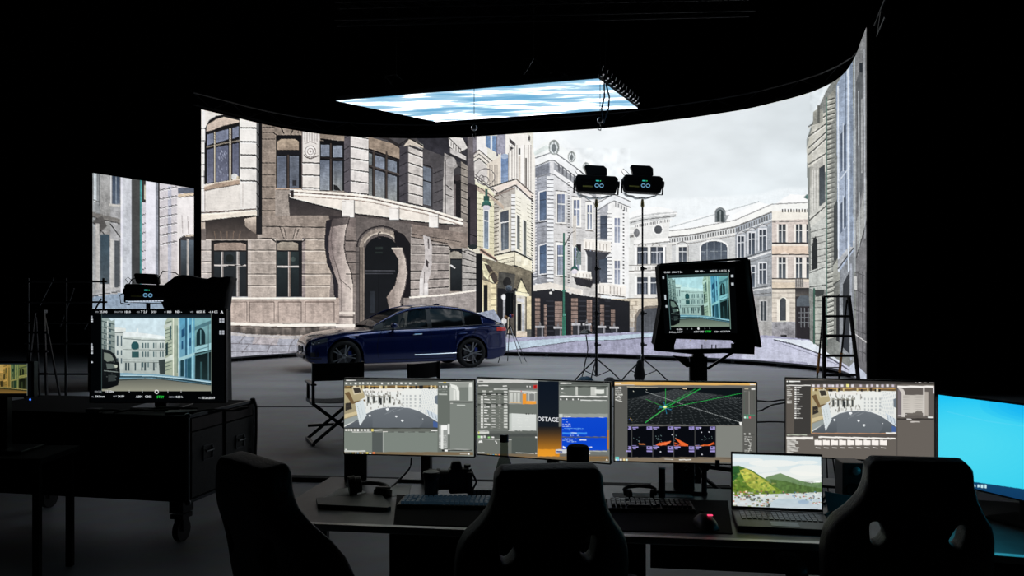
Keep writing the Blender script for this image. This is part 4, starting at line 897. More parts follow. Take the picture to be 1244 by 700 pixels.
# ------------------------------------------------------------------ screens of the working monitors
def paint_viewport(T, x0, y0, x1, y1, cool=1.0):
    U = lambda u, v: (x0+(x1-x0)*u, y0+(y1-y0)*v)
    def pl(pts, col, c2=None, a=1): T.poly([U(*p) for p in pts], col, c2, a)
    def ln(pts, w_, col, a=1): T.line([U(*p) for p in pts], w_, col, a)
    T.rect(x0,y0,x1,y1,(236,238,234),(226,228,224))
    pl([(0,0),(1,0),(1,.07),(0,.07)],(110,90,60))
    for i in range(26): u = rng.random(); pl([(u,.0),(u+.02,.0),(u+.018,.08),(u,.08)], [(40,36,30),(206,190,140),(230,220,190),(30,30,32)][i%4])
    ln([(0.02,.015),(.98,.015)],2,(214,170,90))
    pl([(.22,.08),(.66,.09),(.6,.14),(.22,.16)],(236,234,228))
    # hazy street on the model wall
    for i in range(70):
        u = .2+rng.random()*.42; v = .1+rng.random()*.42
        g = 110+rng.random()*70; pl([(u,v),(u+.012,v+.003),(u+.012,v+.055),(u,v+.05)],(g,g-2,g-8),a=.85)
    for u in (.24,.3,.36,.41,.47): pl([(u,.22),(u+.03,.23),(u+.03,.42),(u,.43)],(150,150,140)); pl([(u+.006,.26),(u+.024,.27),(u+.024,.40),(u+.006,.41)],(70,74,74))
    ln([(.28,.26),(.48,.27)],4,(70,64,56)); pl([(.37,.30),(.4,.3),(.4,.45),(.38,.46)],(50,52,52))
    for u in (.62,.66,.70,.75,.8):
        for v in (.22,.3,.38,.46): pl([(u,v),(u+.02,v),(u+.02,v+.05),(u,v+.05)],(184,188,188))
    for i in range(10): u = .84+i*.017; ln([(u,.08),(u-.05,.62+i*.03)],2,(168,180,190),.8)
    pl([(.97,.25),(1,.22),(1,.45),(.97,.42)],(110,120,130)); pl([(.87,.55),(1,.7),(1,.88),(.9,.7)],(206,216,224))
    for u in (.89,.93,.97): ln([(u,.55+(u-.87)*1.2),(u+.02,.7+(u-.87)*1.2)],3,(96,110,124))
    # brown corner house
    pl([(0,.07),(.19,.07),(.22,.28),(.12,.40),(.16,.72),(0,.85)],(186,172,132),(150,140,116)); pl([(.08,.03),(.17,.03),(.2,.18),(.1,.22)],(206,196,168))
    pl([(.09,.06),(.16,.05),(.18,.16),(.11,.18)],(60,56,50)); pl([(.0,.18),(.05,.14),(.1,.38),(.22,.33),(.22,.37),(.08,.44)],(110,88,60)); pl([(.01,.42),(.07,.4),(.08,.55),(.01,.6)],(52,48,44)); pl([(0,.68),(.15,.60),(.16,.66),(0,.78)],(206,190,150))
    ln([(.02,.5),(.07,.48)],2,(150,130,90))
    # floor
    arc = [(0,.98),(.10,.86),(.17,.75),(.22,.68),(.32,.57),(.42,.52),(.5,.51),(.6,.51),(.7,.53),(.8,.6),(.9,.72),(1,.86)]
    pl(arc+[(1,1),(0,1)],(112,118,124),(84,90,96))
    pl([(0,.8),(.15,.7),(.17,.78),(0,.95)],(150,158,156)); pl([(.45,.53),(.62,.52),(.85,.85),(.8,1),(.3,1),(.3,.7)],(104,110,116),a=.6)
    pl([(.95,.84),(1,.88),(1,1),(.95,.98)],(70,96,150)); ln(arc[3:],3.5,(236,240,242))
    pl([(.115,.42),(.2,.33),(.235,.7),(.165,.95)],(214,222,224)); ln([(.115,.42),(.165,.95),(.235,.7)],2.5,(240,244,244)); ln([(.14,.48),(.175,.8)],2,(150,164,166)); ln([(.17,.44),(.2,.7)],2,(170,180,180))
    for (a_,b_) in (((.46,.62),(.56,.54)),((.52,.63),(.62,.55)),((.43,.68),(.5,.62))): ln([a_,b_],1.4,(190,196,200),.8)
    for (u,v,r) in ((.27,.71,9),(.46,.56,12),(.555,.73,9),(.62,.83,10),(.84,.79,4)): T.ell(*U(u,v),r,r*.7,(248,250,252)); T.ell(U(u,v)[0],U(u,v)[1]+r*.6,r*.5,r*.5,(220,226,228))
    ln([(.05,.93),(.3,.72)],1,(150,156,158),.6)
def paint_desktop(T, x0, y0, x1, y1, n, col=(110,96,74)):
    T.rect(x0,y0,x1,y1,col)
def icons(T, xs, y, r, cols):
    for i, x in enumerate(xs): T.rect(x-r,y-r,x+r,y+r,cols[i%len(cols)])
W_ = (238,238,234)
def scribble(T, x0, y0, x1, dy, n, col=W_, w_=3, a=.85):
    for i in range(n):
        y = y0+i*dy; x = x0
        while x < x1:
            q = 8+rng.random()*22
            if rng.random() < .7: T.line([(x,y),(min(x1,x+q),y)], w_, col, a)
            x += q+5
def mon1():
    T = Cv(100,40,1130,680,1,(124,130,124))
    T.rect(112,66,1112,88,(66,68,66)); T.line([(130,77),(205,77)],6,W_); T.line([(980,74),(985,74)],6,W_); T.line([(1000,74),(1018,74)],6,W_); T.line([(1070,73),(1105,73)],5,W_)
    T.rect(112,88,838,116,(112,116,110)); icons(T,[132,166,204,236,262,298,322,356,408,456,488,520,556,590,626,668],101,7,[W_,(214,214,206)])
    paint_viewport(T,118,118,838,444)
    T.rect(112,444,838,452,(60,62,58)); T.rect(112,452,838,474,(104,108,102)); icons(T,[130,150,172,196,222,250,276,300],462,8,[W_,(220,220,212)]); T.rect(326,452,342,472,(232,214,120)); T.line([(345,463),(410,463)],7,(226,226,220)); T.line([(785,466),(835,466)],7,W_)
    T.rect(118,474,332,632,(122,130,122)); T.rect(175,474,325,480,(200,202,196)); T.rect(332,474,414,632,(84,90,88)); T.rect(352,474,410,478,(150,154,148)); T.rect(414,474,418,632,(190,194,188)); T.rect(418,474,838,632,(124,132,125))
    for x in (450,530,610,690,770): T.line([(x,478),(x+50,478)],6,(86,90,86))
    T.line([(415,474),(450,474)],6,(240,236,230)); T.rect(118,620,280,630,(206,208,204)); T.line([(122,613),(135,613)],8,W_)
    T.rect(838,88,928,632,(104,110,104)); T.rect(842,92,1108,98,(212,212,206)); T.rect(842,120,920,134,(74,78,74)); icons(T,[855,880,905],126,6,[W_]); T.line([(880,94),(905,94)],6,(222,196,90)); scribble(T,842,150,910,14,3,(196,198,194),3); T.rect(846,182,910,192,(186,190,184))
    T.rect(928,98,1112,240,(150,154,148)); T.rect(932,126,1000,232,(196,200,194)); T.rect(960,150,975,230,(226,228,222)); T.poly([(935,105),(985,118),(1005,160),(1005,232),(985,232),(980,150),(940,128)],(232,234,228)); T.rect(1006,130,1076,236,(118,124,118)); T.rect(1076,110,1108,236,(190,194,188)); T.rect(1080,100,1106,128,(226,228,222)); T.rect(928,238,1112,252,(96,100,96)); T.line([(936,256),(955,256)],5,(220,220,214)); T.line([(985,270),(1050,270)],7,(206,210,204))
    T.rect(928,252,931,632,(84,88,84)); T.rect(848,420,916,600,(150,154,150)); T.rect(862,428,880,610,(228,230,226)); T.rect(866,425,912,460,(244,244,242)); T.rect(915,415,930,496,(222,224,220)); scribble(T,848,505,908,9,12,(226,228,224),3)
    T.rect(870,612,890,628,(40,42,40)); T.rect(890,614,914,628,(248,248,246)); T.rect(914,616,1100,622,(44,46,44)); T.rect(914,610,1090,613,(200,200,196))
    T.rect(112,632,1112,656,(120,104,80)); icons(T,[127,145,165,184,203,222,240,258],641,5,[W_,(210,210,206),(120,214,200),(232,206,110),W_,(150,190,230),(222,190,120)]); T.rect(285,632,302,650,(236,214,110)); T.rect(336,632,354,650,(228,130,80)); T.rect(308,636,326,650,W_); T.line([(1010,646),(1070,646)],4,(210,206,196)); T.rect(1070,640,1085,652,W_); T.line([(1025,640),(1060,640)],2,(170,160,140))
    return T, (400,450,1145/180)
def mon2():
    T = Cv(40,50,1010,660,1,(112,116,112))
    T.rect(58,66,488,88,(206,206,202)); T.line([(66,78),(100,78)],4,(60,60,60)); T.rect(58,88,480,128,(98,102,98)); T.line([(66,108),(136,108)],6,W_); T.line([(238,112),(268,112)],7,(220,220,216)); icons(T,[410,432],115,5,[(210,210,206)]); T.rect(456,104,480,130,(206,44,40)); T.ell(467,116,7,7,(150,20,24))
    T.rect(58,128,272,420,(106,110,104)); T.line([(174,134),(272,134)],8,(206,208,204)); T.rect(92,142,120,154,(190,192,186)); T.line([(140,149),(165,149)],6,(214,214,210)); T.line([(245,152),(270,152)],6,W_); T.rect(60,160,272,176,(62,66,62)); T.rect(60,236,272,250,(62,66,62))
    for y in (172,246): T.line([(95,y),(120,y)],5,(200,200,196)); T.line([(155,y),(185,y)],5,(220,220,216)); T.line([(205,y),(228,y)],5,(200,200,196)); T.line([(245,y),(268,y)],5,(200,200,196))
    T.rect(82,180,100,412,(176,178,172))
    for y in list(range(188,234,19))+list(range(262,412,20.6.__int__() or 20)):
        T.line([(106,y),(106+20+rng.random()*26,y)],6,W_); T.line([(158,y),(186,y)],4,(226,226,222)); T.line([(210,y),(222,y)],3,(170,170,164)); T.rect(245,y-7,270,y+6,(206,208,202)); T.line([(60,y+9),(272,y+9)],1,(150,152,146)); T.ell(90,y,7,7,(236,236,232))
    T.line([(66,428),(136,428)],4,(200,200,196)); T.rect(274,128,282,430,(80,84,80)); T.rect(278,140,480,240,(150,152,146))
    for x in (300,325,350,395,430,455): T.rect(x-10,158,x+9,232,(206,208,202),(190,192,186))
    T.line([(282,146),(480,156)],6,(226,226,222)); T.rect(378,166,404,240,(238,152,48)); T.rect(404,218,474,240,(240,160,60)); T.rect(426,166,462,216,(128,130,128)); T.rect(365,144,372,152,(206,60,50)); T.line([(284,228),(370,232)],3,(236,190,120))
    T.rect(284,242,480,306,(110,116,110)); T.poly([(298,306),(474,312),(474,428),(300,424)],(216,220,216),(206,210,206)); T.rect(284,306,300,424,(190,196,190)); T.line([(276,428),(474,436)],5,(236,236,232)); scribble(T,310,322,460,13,7,(228,230,226),1.5); icons(T,[405,424,450],309,4,[(60,60,60)])
    T.rect(58,430,480,462,(96,100,96)); T.rect(60,434,142,450,(210,212,206)); T.rect(64,436,72,448,(206,206,90)); T.rect(58,456,480,486,(84,88,84)); icons(T,[70,88,110,140,168],472,8,[(150,214,130),W_,(206,208,204)]); T.rect(118,448,480,470,(74,78,76)); T.rect(300,478,480,600,(80,86,82)); T.rect(58,486,300,600,(108,112,106)); T.line([(58,486),(300,492)],4,(214,214,210)); T.poly([(70,500),(90,496),(95,512),(66,514)],W_); T.poly([(182,500),(190,498),(200,520),(192,518)],W_); T.line([(330,584),(460,590)],4,(206,206,200)); T.rect(468,470,480,480,W_); T.rect(468,584,480,598,W_)
    T.line([(62,584),(108,584)],6,(200,200,196)); T.rect(56,592,480,612,(118,104,84)); icons(T,[64,82,100,118,135,152,170,188,212],602,6,[(222,120,80),W_,(214,206,110),(110,170,224),(232,196,90),W_,(90,170,210),(230,180,80)])
    T.rect(488,78,636,400,(14,22,34),(22,28,36)); T.poly([(488,400),(660,400),(660,470),(484,470)],(30,30,32),(96,66,34)); T.poly([(484,468),(658,468),(656,612),(482,612)],(96,66,34),(226,146,36)); T.rect(484,560,610,612,(226,148,40),(236,156,44))
    T.rect(636,82,984,104,(90,94,90)); T.line([(644,92),(725,92)],8,W_); T.rect(640,104,984,178,(112,118,112)); T.rect(640,112,984,120,(60,64,60)); T.rect(753,118,770,176,(196,198,192)); T.rect(862,118,900,178,(196,198,192)); T.rect(890,136,956,166,(224,226,220)); T.rect(972,118,984,178,(190,192,188)); icons(T,[658,662,656],130,5,[W_]); T.line([(652,158),(680,162)],5,(220,220,214)); T.line([(948,90),(982,90)],5,W_)
    T.line([(640,184),(984,188)],9,(244,244,240)); T.rect(640,194,984,210,(96,100,96)); icons(T,[650,690,735,775],206,5,[(230,230,226)]); T.line([(790,212),(975,216)],8,(222,224,220)); T.rect(638,216,984,310,(118,124,118)); T.rect(636,308,984,336,(150,156,150)); T.rect(638,310,662,334,(200,206,200)); T.line([(670,325),(720,328)],7,W_); T.line([(920,332),(978,336)],4,(220,224,220))
    T.rect(656,334,978,470,(14,72,206),(10,66,200)); T.rect(656,478,978,570,(12,68,202),(14,74,206)); T.line([(656,474),(978,476)],7,(70,84,110)); scribble(T,660,350,720,16,4,(220,232,250),4); scribble(T,660,412,816,10,2,(120,190,250),4); T.rect(660,440,834,454,(60,140,236)); T.line([(720,444),(762,444)],6,(190,220,250)); scribble(T,660,462,776,8,1,(190,214,250),4); scribble(T,660,486,760,10,3,(190,220,250),4); T.line([(784,494),(830,494)],8,(220,232,250)); T.poly([(664,536),(682,545),(680,556),(664,552)],(232,240,250)); T.line([(845,545),(872,545)],5,(226,234,250))
    T.rect(612,560,700,590,(206,208,210)); T.line([(620,576),(660,578)],8,(40,60,130)); T.rect(640,590,984,612,(110,106,98)); T.rect(696,568,984,600,(112,116,112)); T.line([(700,572),(976,574)],6,(176,180,176)); T.rect(978,420,990,560,(180,120,60)); T.rect(482,610,990,645,(120,102,74)); T.rect(56,612,984,616,(150,110,60)); T.poly([(966,640),(984,640),(976,628)],(240,240,236)); T.rect(846,582,858,594,W_)
    return T, (570,450,1050/180)
def mon3():
    T = Cv(25,40,1105,690,1,(98,98,94))
    T.rect(36,56,1088,80,(222,176,100)); T.line([(42,68),(90,68)],5,(250,240,220)); T.line([(42,76),(186,78)],4,(220,216,206)); T.rect(36,80,1088,96,(104,102,96)); T.line([(1040,74),(1082,76)],6,W_)
    T.rect(36,84,132,618,(92,92,88)); scribble(T,44,96,92,11,9,(226,226,220),5); icons(T,[88,92,94],150,6,[(206,208,200)]); T.line([(46,188),(96,200)],7,(206,206,200)); T.line([(132,92),(360,98)],4,(206,196,170))
    T.rect(134,100,988,376,(14,20,24)); T.poly([(134,182),(490,106),(988,172),(988,376),(134,366)],(30,34,36),(22,26,28)); T.poly([(200,170),(490,108),(800,150),(700,190),(300,200)],(70,74,76),a=.5)
    vp = lambda t, x0, y0, x1, y1: (x0+(x1-x0)*t, y0+(y1-y0)*t)
    for i in range(27):
        x = -500+i*95; T_l = [(490+(x-490)*.18+ (i-10)*12, 116+abs(i-9)*3.2),(x, 376)]
        a, b_ = T_l
        pts_ = []
        for t in np.linspace(0,1,20):
            q = (a[0]+(b_[0]-a[0])*t, a[1]+(b_[1]-a[1])*t)
            if 134 <= q[0] <= 988 and q[1] > 182-(q[0]-134)*.213 and q[1] > 106+(q[0]-490)*.133: pts_.append(q)
        if len(pts_) > 1: T.line(pts_, 1.5, (104,110,112), .75)
    for i in range(24):
        t = (i/24)**1.7; yl = 120+t*330; yr = 140+t*210
        pts_ = []
        for q in np.linspace(134,988,30):
            y = (yl-.20*(q-134)*(1-t)+t*20)+ (q-134)/854*(yr-yl)*.6+ (q-134)*.16*(1-t)*.6
            if y < 374 and y > 182-(q-134)*.213 and y > 106+(q-490)*.133: pts_.append((q,y))
        if len(pts_) > 1: T.line(pts_, 1.3, (104,110,112), .6)
    T.line([(270,128),(600,240),(975,356)],2.6,(170,176,176)); T.line([(418,108),(418,240)],3,(40,170,70)); T.line([(266,358),(430,238),(675,106)],5,(40,190,80)); T.line([(380,252),(640,106)],2.4,(50,170,80)); T.line([(430,248),(700,196),(984,138)],3.4,(44,180,80)); T.line([(270,182),(420,246)],3,(56,150,70)); T.line([(285,345),(420,250)],2,(120,190,120))
    T.line([(404,200),(426,292)],3,(40,150,190)); T.line([(368,238),(460,262)],3,(60,150,200)); T.line([(360,256),(440,216)],3,(50,160,170)); T.ell(413,242,14,8,(226,236,120)); T.ell(413,240,7,5,(250,250,220)); T.poly([(156,320),(172,342),(160,338)],(240,200,90)); T.line([(150,330),(158,340)],3,(90,110,230))
    for q in ((180,124),(276,114),(560,104)): T.ell(*q,4,3,(206,206,190))
    T.line([(540,104),(574,106)],6,(240,214,170)); T.poly([(962,354),(982,354),(980,378),(966,376)],(240,240,236)); T.line([(134,372),(988,380)],5,(120,118,112))
    T.rect(134,382,790,618,(8,10,16)); T.rect(790,382,988,625,(128,130,124))
    for x in (168,322,478,634,788): T.line([(x,382),(x,618)],3.5,(84,84,84))
    T.line([(134,528),(790,532)],2,(50,50,56))
    for x in (134,168,322,478,634):
        for y in (392,538):
            L_ = (172,160,226)
            if x > 134: T.rect(x+4,y-4,x+48,y+6,L_,a=.9); T.rect(x+8,y+8,x+30,y+15,L_,a=.8); T.rect(x+34,y+6,x+44,y+10,(8,10,16))
            xr = min(788,{134:168,168:322,322:478,478:634,634:788}[x]); T.rect(xr-(44 if x>134 else 28),y-6,xr-4,y+18,L_,a=.85); T.rect(xr-34,y-2,xr-22,y+6,(20,20,30)); T.rect(xr-44,y+24,xr-4,y+36,L_,a=.9) if y==538 else None
        if x > 134: T.rect(x+2,524,x+34,528,(150,140,200))
    O = (236,104,50)
    T.poly([(218,510),(270,512),(266,520),(222,520)],(206,124,70)); T.poly([(346,520),(370,506),(456,494),(450,506),(420,524),(360,526)],O); T.line([(380,526),(456,494)],5,(250,140,90)); T.poly([(486,472),(500,476),(582,518),(584,530),(540,528)],O); T.line([(480,504),(545,528)],5,O); T.poly([(478,520),(500,526),(580,530),(486,530)],(200,80,40)); T.poly([(680,522),(730,520),(776,500),(778,514),(740,528),(684,530)],O); T.line([(640,526),(700,528)],3,(226,150,90)); T.ell(775,512,7,7,(180,60,30))
    for i in range(34):
        x = [200,360,360,470,740,690][i%6]+rng.random()*46-18; y = 450+rng.random()*50; T.ell(x,y,2.6,2,(150,180,180),a=.8)
    for q in ((466,446),(682,428),(738,426),(380,572),(686,592),(674,398)): T.ell(*q,5,4,(226,226,236))
    T.rect(990,96,1086,604,(92,92,88)); T.rect(1000,104,1030,110,(214,200,170)); T.rect(1050,103,1080,115,W_)
    for x,col in ((998,(40,150,110)),(1012,(190,190,186)),(1036,(200,198,190)),(1048,(190,188,180)),(1058,(190,188,180)),(1076,(40,160,120))): T.line([(x,124),(x,298)],2.4,col)
    T.line([(998,124),(1078,124)],2.4,(180,180,176)); T.line([(998,298),(1078,300)],2,(60,160,120)); icons(T,[1004,1022,1040],318,7,[(206,236,220),(90,200,160),(220,90,100)]); T.line([(1000,446),(1080,448)],2.4,(40,40,38)); icons(T,[1004,1038],440,6,[(206,206,200)]); scribble(T,1000,462,1050,11,13,(226,226,220),4); T.line([(1020,470),(1048,520),(1026,590)],5,(190,190,184))
    T.rect(36,612,1088,652,(126,112,94)); T.line([(134,612),(930,622)],3,(60,58,56)); T.rect(46,610,72,628,(110,206,196)); icons(T,[52,68,86,112,130],632,7,[(214,236,230),(150,190,240),W_,(240,220,160)]); T.line([(410,626),(476,630)],5,(206,204,196)); T.line([(516,630),(608,632)],7,(232,230,222))
    return T, (740,455,1126/185)
def mon4():
    T = Cv(45,30,1175,690,1,(104,98,92))
    T.rect(60,42,1160,72,(56,54,52)); T.line([(84,52),(166,52)],9,W_); T.ell(70,52,6,6,W_); T.line([(1015,58),(1025,58)],5,W_); T.line([(1038,60),(1060,60)],9,W_); T.line([(1078,60),(1100,60)],3,(180,178,172)); T.line([(1116,58),(1154,58)],9,W_)
    T.rect(60,72,244,440,(62,60,58)); T.line([(64,82),(242,82)],7,(238,236,232)); T.rect(64,90,120,436,(92,86,80))
    for i in range(9): T.line([(68,98+i*14),(80+rng.random()*30,98+i*14)],6,(214,212,206))
    for i in range(14): y = 96+i*17.5; T.rect(124,y-6,136,y+5,(236,234,230)); T.line([(140,y),(152+rng.random()*32,y)],5,(220,218,214))
    T.rect(244,72,880,98,(112,104,100)); icons(T,[264,300,344,380,406,440,474,516,552,612,660,696,736,772,810,850],84,9,[(226,222,226),(206,196,206)]); T.rect(505,72,528,94,(240,234,150))
    paint_viewport(T,250,100,874,432); T.line([(248,100),(876,102)],4,(222,170,120)); T.line([(247,100),(247,434)],4,(216,180,110)); T.line([(247,434),(876,438)],4,(206,150,110)); T.rect(798,428,874,438,W_)
    T.rect(60,440,880,460,(88,82,78)); T.line([(66,448),(215,448)],6,(190,196,180)); T.rect(64,462,260,480,(240,236,230)); 
    for i in range(12): T.line([(66,488+i*11),(100+rng.random()*70,488+i*11)],6,(222,220,214))
    T.rect(66,482,90,614,(196,192,186),a=.6); T.rect(266,460,872,470,(84,78,74)); T.line([(300,463),(870,475)],11,(250,246,240)); 
    for i in range(9):
        x = 272+i*60.2; T.rect(x,484,x+24,494,(246,242,236)); T.rect(x,488,x+51,524,(250,244,238)); T.line([(x+8,541),(x+44,545)],6,(226,222,216))
    T.rect(878,72,884,640,(70,66,64)); T.rect(884,84,1154,98,(244,240,236)); T.rect(884,100,1154,320,(98,92,88)); T.rect(888,110,910,315,(120,112,116)); T.poly([(886,98),(925,108),(940,130),(940,315),(915,315),(915,140)],(206,200,194)); T.rect(925,152,1084,286,(196,190,182),(206,200,192)); T.rect(1072,98,1084,310,(210,204,198)); T.rect(1084,128,1112,304,(176,168,160)); T.poly([(955,303),(960,286),(1010,284),(1030,268),(1066,270),(1070,302)],(110,104,98))
    for y in range(160,286,14): T.line([(925,y),(1110,y)],1.2,(170,164,158))
    T.rect(1146,98,1154,140,(236,232,236)); T.rect(1108,312,1152,322,W_); T.rect(884,324,1154,336,(58,54,52)); T.line([(950,329),(990,333)],6,(226,222,218)); T.line([(980,351),(1052,351)],8,(206,200,194)); T.line([(888,304),(955,296)],4,(214,210,204))
    T.rect(892,620,1148,636,(30,28,30)); T.rect(918,626,944,640,(250,248,244)); T.line([(948,624),(1132,630)],5,(214,196,160)); T.line([(828,636),(870,640)],6,(226,224,220))
    T.rect(60,640,1160,668,(36,80,124),(30,60,110)); icons(T,[345,366,386,404,424,446,466,488,512],647,7,[(190,226,236),(226,236,240),(150,200,220)])
    T.rect(560,640,1160,670,(20,40,110),(14,24,60))
    return T, (945,455,1217/200)
class Scr:            # a canvas drawn at the scale of a close view, sampled in frame pixels
    def __init__(s, T, m): s.T = T; s.m = m
    def sample(s, px, py):
        x0, y0, k = s.m; return s.T.sample((px-x0)*k, (py-y0)*k)
def monitor(name, label, L_, R_, h, painter, res=(300,170), bez=.008, foot_z=.745, stand=0, group='computer monitors in a row on the desk', screen_inset=(.005,.005,.005,.007)):
    (lx, lt, lb), (rx, rt, rb) = L_, R_
    d0 = h*F/(lb-lt); d1 = h*F/(rb-rt)
    zt = (CAM_Z-(lt-363)/F*d0 + CAM_Z-(rt-363)/F*d1)/2
    a = Vector(((lx-622)/F*d0, d0, 0)); b = Vector(((rx-622)/F*d1, d1, 0))
    wd = (b-a).length; rz = math.atan2(b.y-a.y, b.x-a.x); c = (a+b)/2
    zc = zt-h/2-foot_z
    # thing's base: where its stand meets the desk, behind the display
    n = Vector((-math.sin(rz), math.cos(rz), 0)); base = c+n*.11; base.z = foot_z
    t = thing(name, label, 'monitor', base, rz, group)
    MB().box((0,-.095,zc),(wd,.03,h)).box((0,-.065,zc),(wd*.7,.035,h*.6)).build('casing', BLACK, t, bevel=.003)
    Mw = Matrix.Translation(base) @ Matrix.Rotation(rz, 4, 'Z')
    il, ir, it, ib = screen_inset
    nx, ny = res; u = np.linspace(-wd/2+il, wd/2-ir, nx); v = np.linspace(zc+h/2-it, zc-h/2+ib, ny)
    co = np.zeros((ny, nx, 3)); co[...,0] = u[None,:]; co[...,1] = -.1115; co[...,2] = v[:,None]
    A_ = np.array(Mw); wco = co @ A_[:3,:3].T + A_[:3,3]
    cv = Scr(*painter()) if callable(painter) else painter
    pixel_grid('screen', co, cv.sample(*project(wco)), LCD, t)
    MB().box((stand,0,zc/2+.02),(.045,.05,zc+.03)).build('stand_post', METAL, t, bevel=.004)
    MB().box((stand,-.02,zc),(.10,.10,.10)).build('mounting_plate', METAL, t, bevel=.004)
    MB().box((stand,.0,.006),(.24,.17,.012)).build('stand_base', METAL, t, bevel=.004)
    return t, Mw, zc, wd
# lettering on screens ---------------------------------------------------------------
def text_mesh(body, size, bold=False):
    cu = bpy.data.curves.new('t', 'FONT'); cu.body = body; cu.size = size; cu.align_x = 'LEFT'; cu.resolution_u = 2
    if bold: cu.offset = size*.012
    o = bpy.data.objects.new('t', cu); C.objects.link(o)
    dg = bpy.context.evaluated_depsgraph_get(); dg.update()
    me = bpy.data.meshes.new_from_object(o.evaluated_get(dg)); bpy.data.objects.remove(o); return me
GLYPH = {k: glow('lettering_'+k, tuple(srgb(v)), 1) for k, v in dict(white=(225,228,232), grey=(150,154,160), green=(40,210,70), cyan=(70,200,190), blue=(150,205,240)).items()}
def text_on(t, Mw, body, px, py, hpx, colour='white', yl=-.1135, bold=True, name='lettering', wscale=1):
    # lies flat on a screen whose local plane is y = yl; px, py = lower left of the writing
    inv = Mw.inverted(); o0 = inv @ Vector((0,0,CAM_Z)); q = inv @ P(px,py,5); dr_ = q-o0; k = (yl-o0.y)/dr_.y; p = o0+dr_*k
    q2 = inv @ P(px,py-hpx,5); dr2 = q2-o0; k2 = (yl-o0.y)/dr2.y; size = ((o0+dr2*k2)-p).length/.72
    me = text_mesh(body, size, bold); me.materials.clear(); me.materials.append(GLYPH[colour])
    o = bpy.data.objects.new(name, me); C.objects.link(o); o.parent = t
    o.matrix_local = Matrix.Translation(p) @ Matrix.Rotation(R(90), 4, 'X') @ Matrix.Diagonal((wscale,1,1,1)); return o

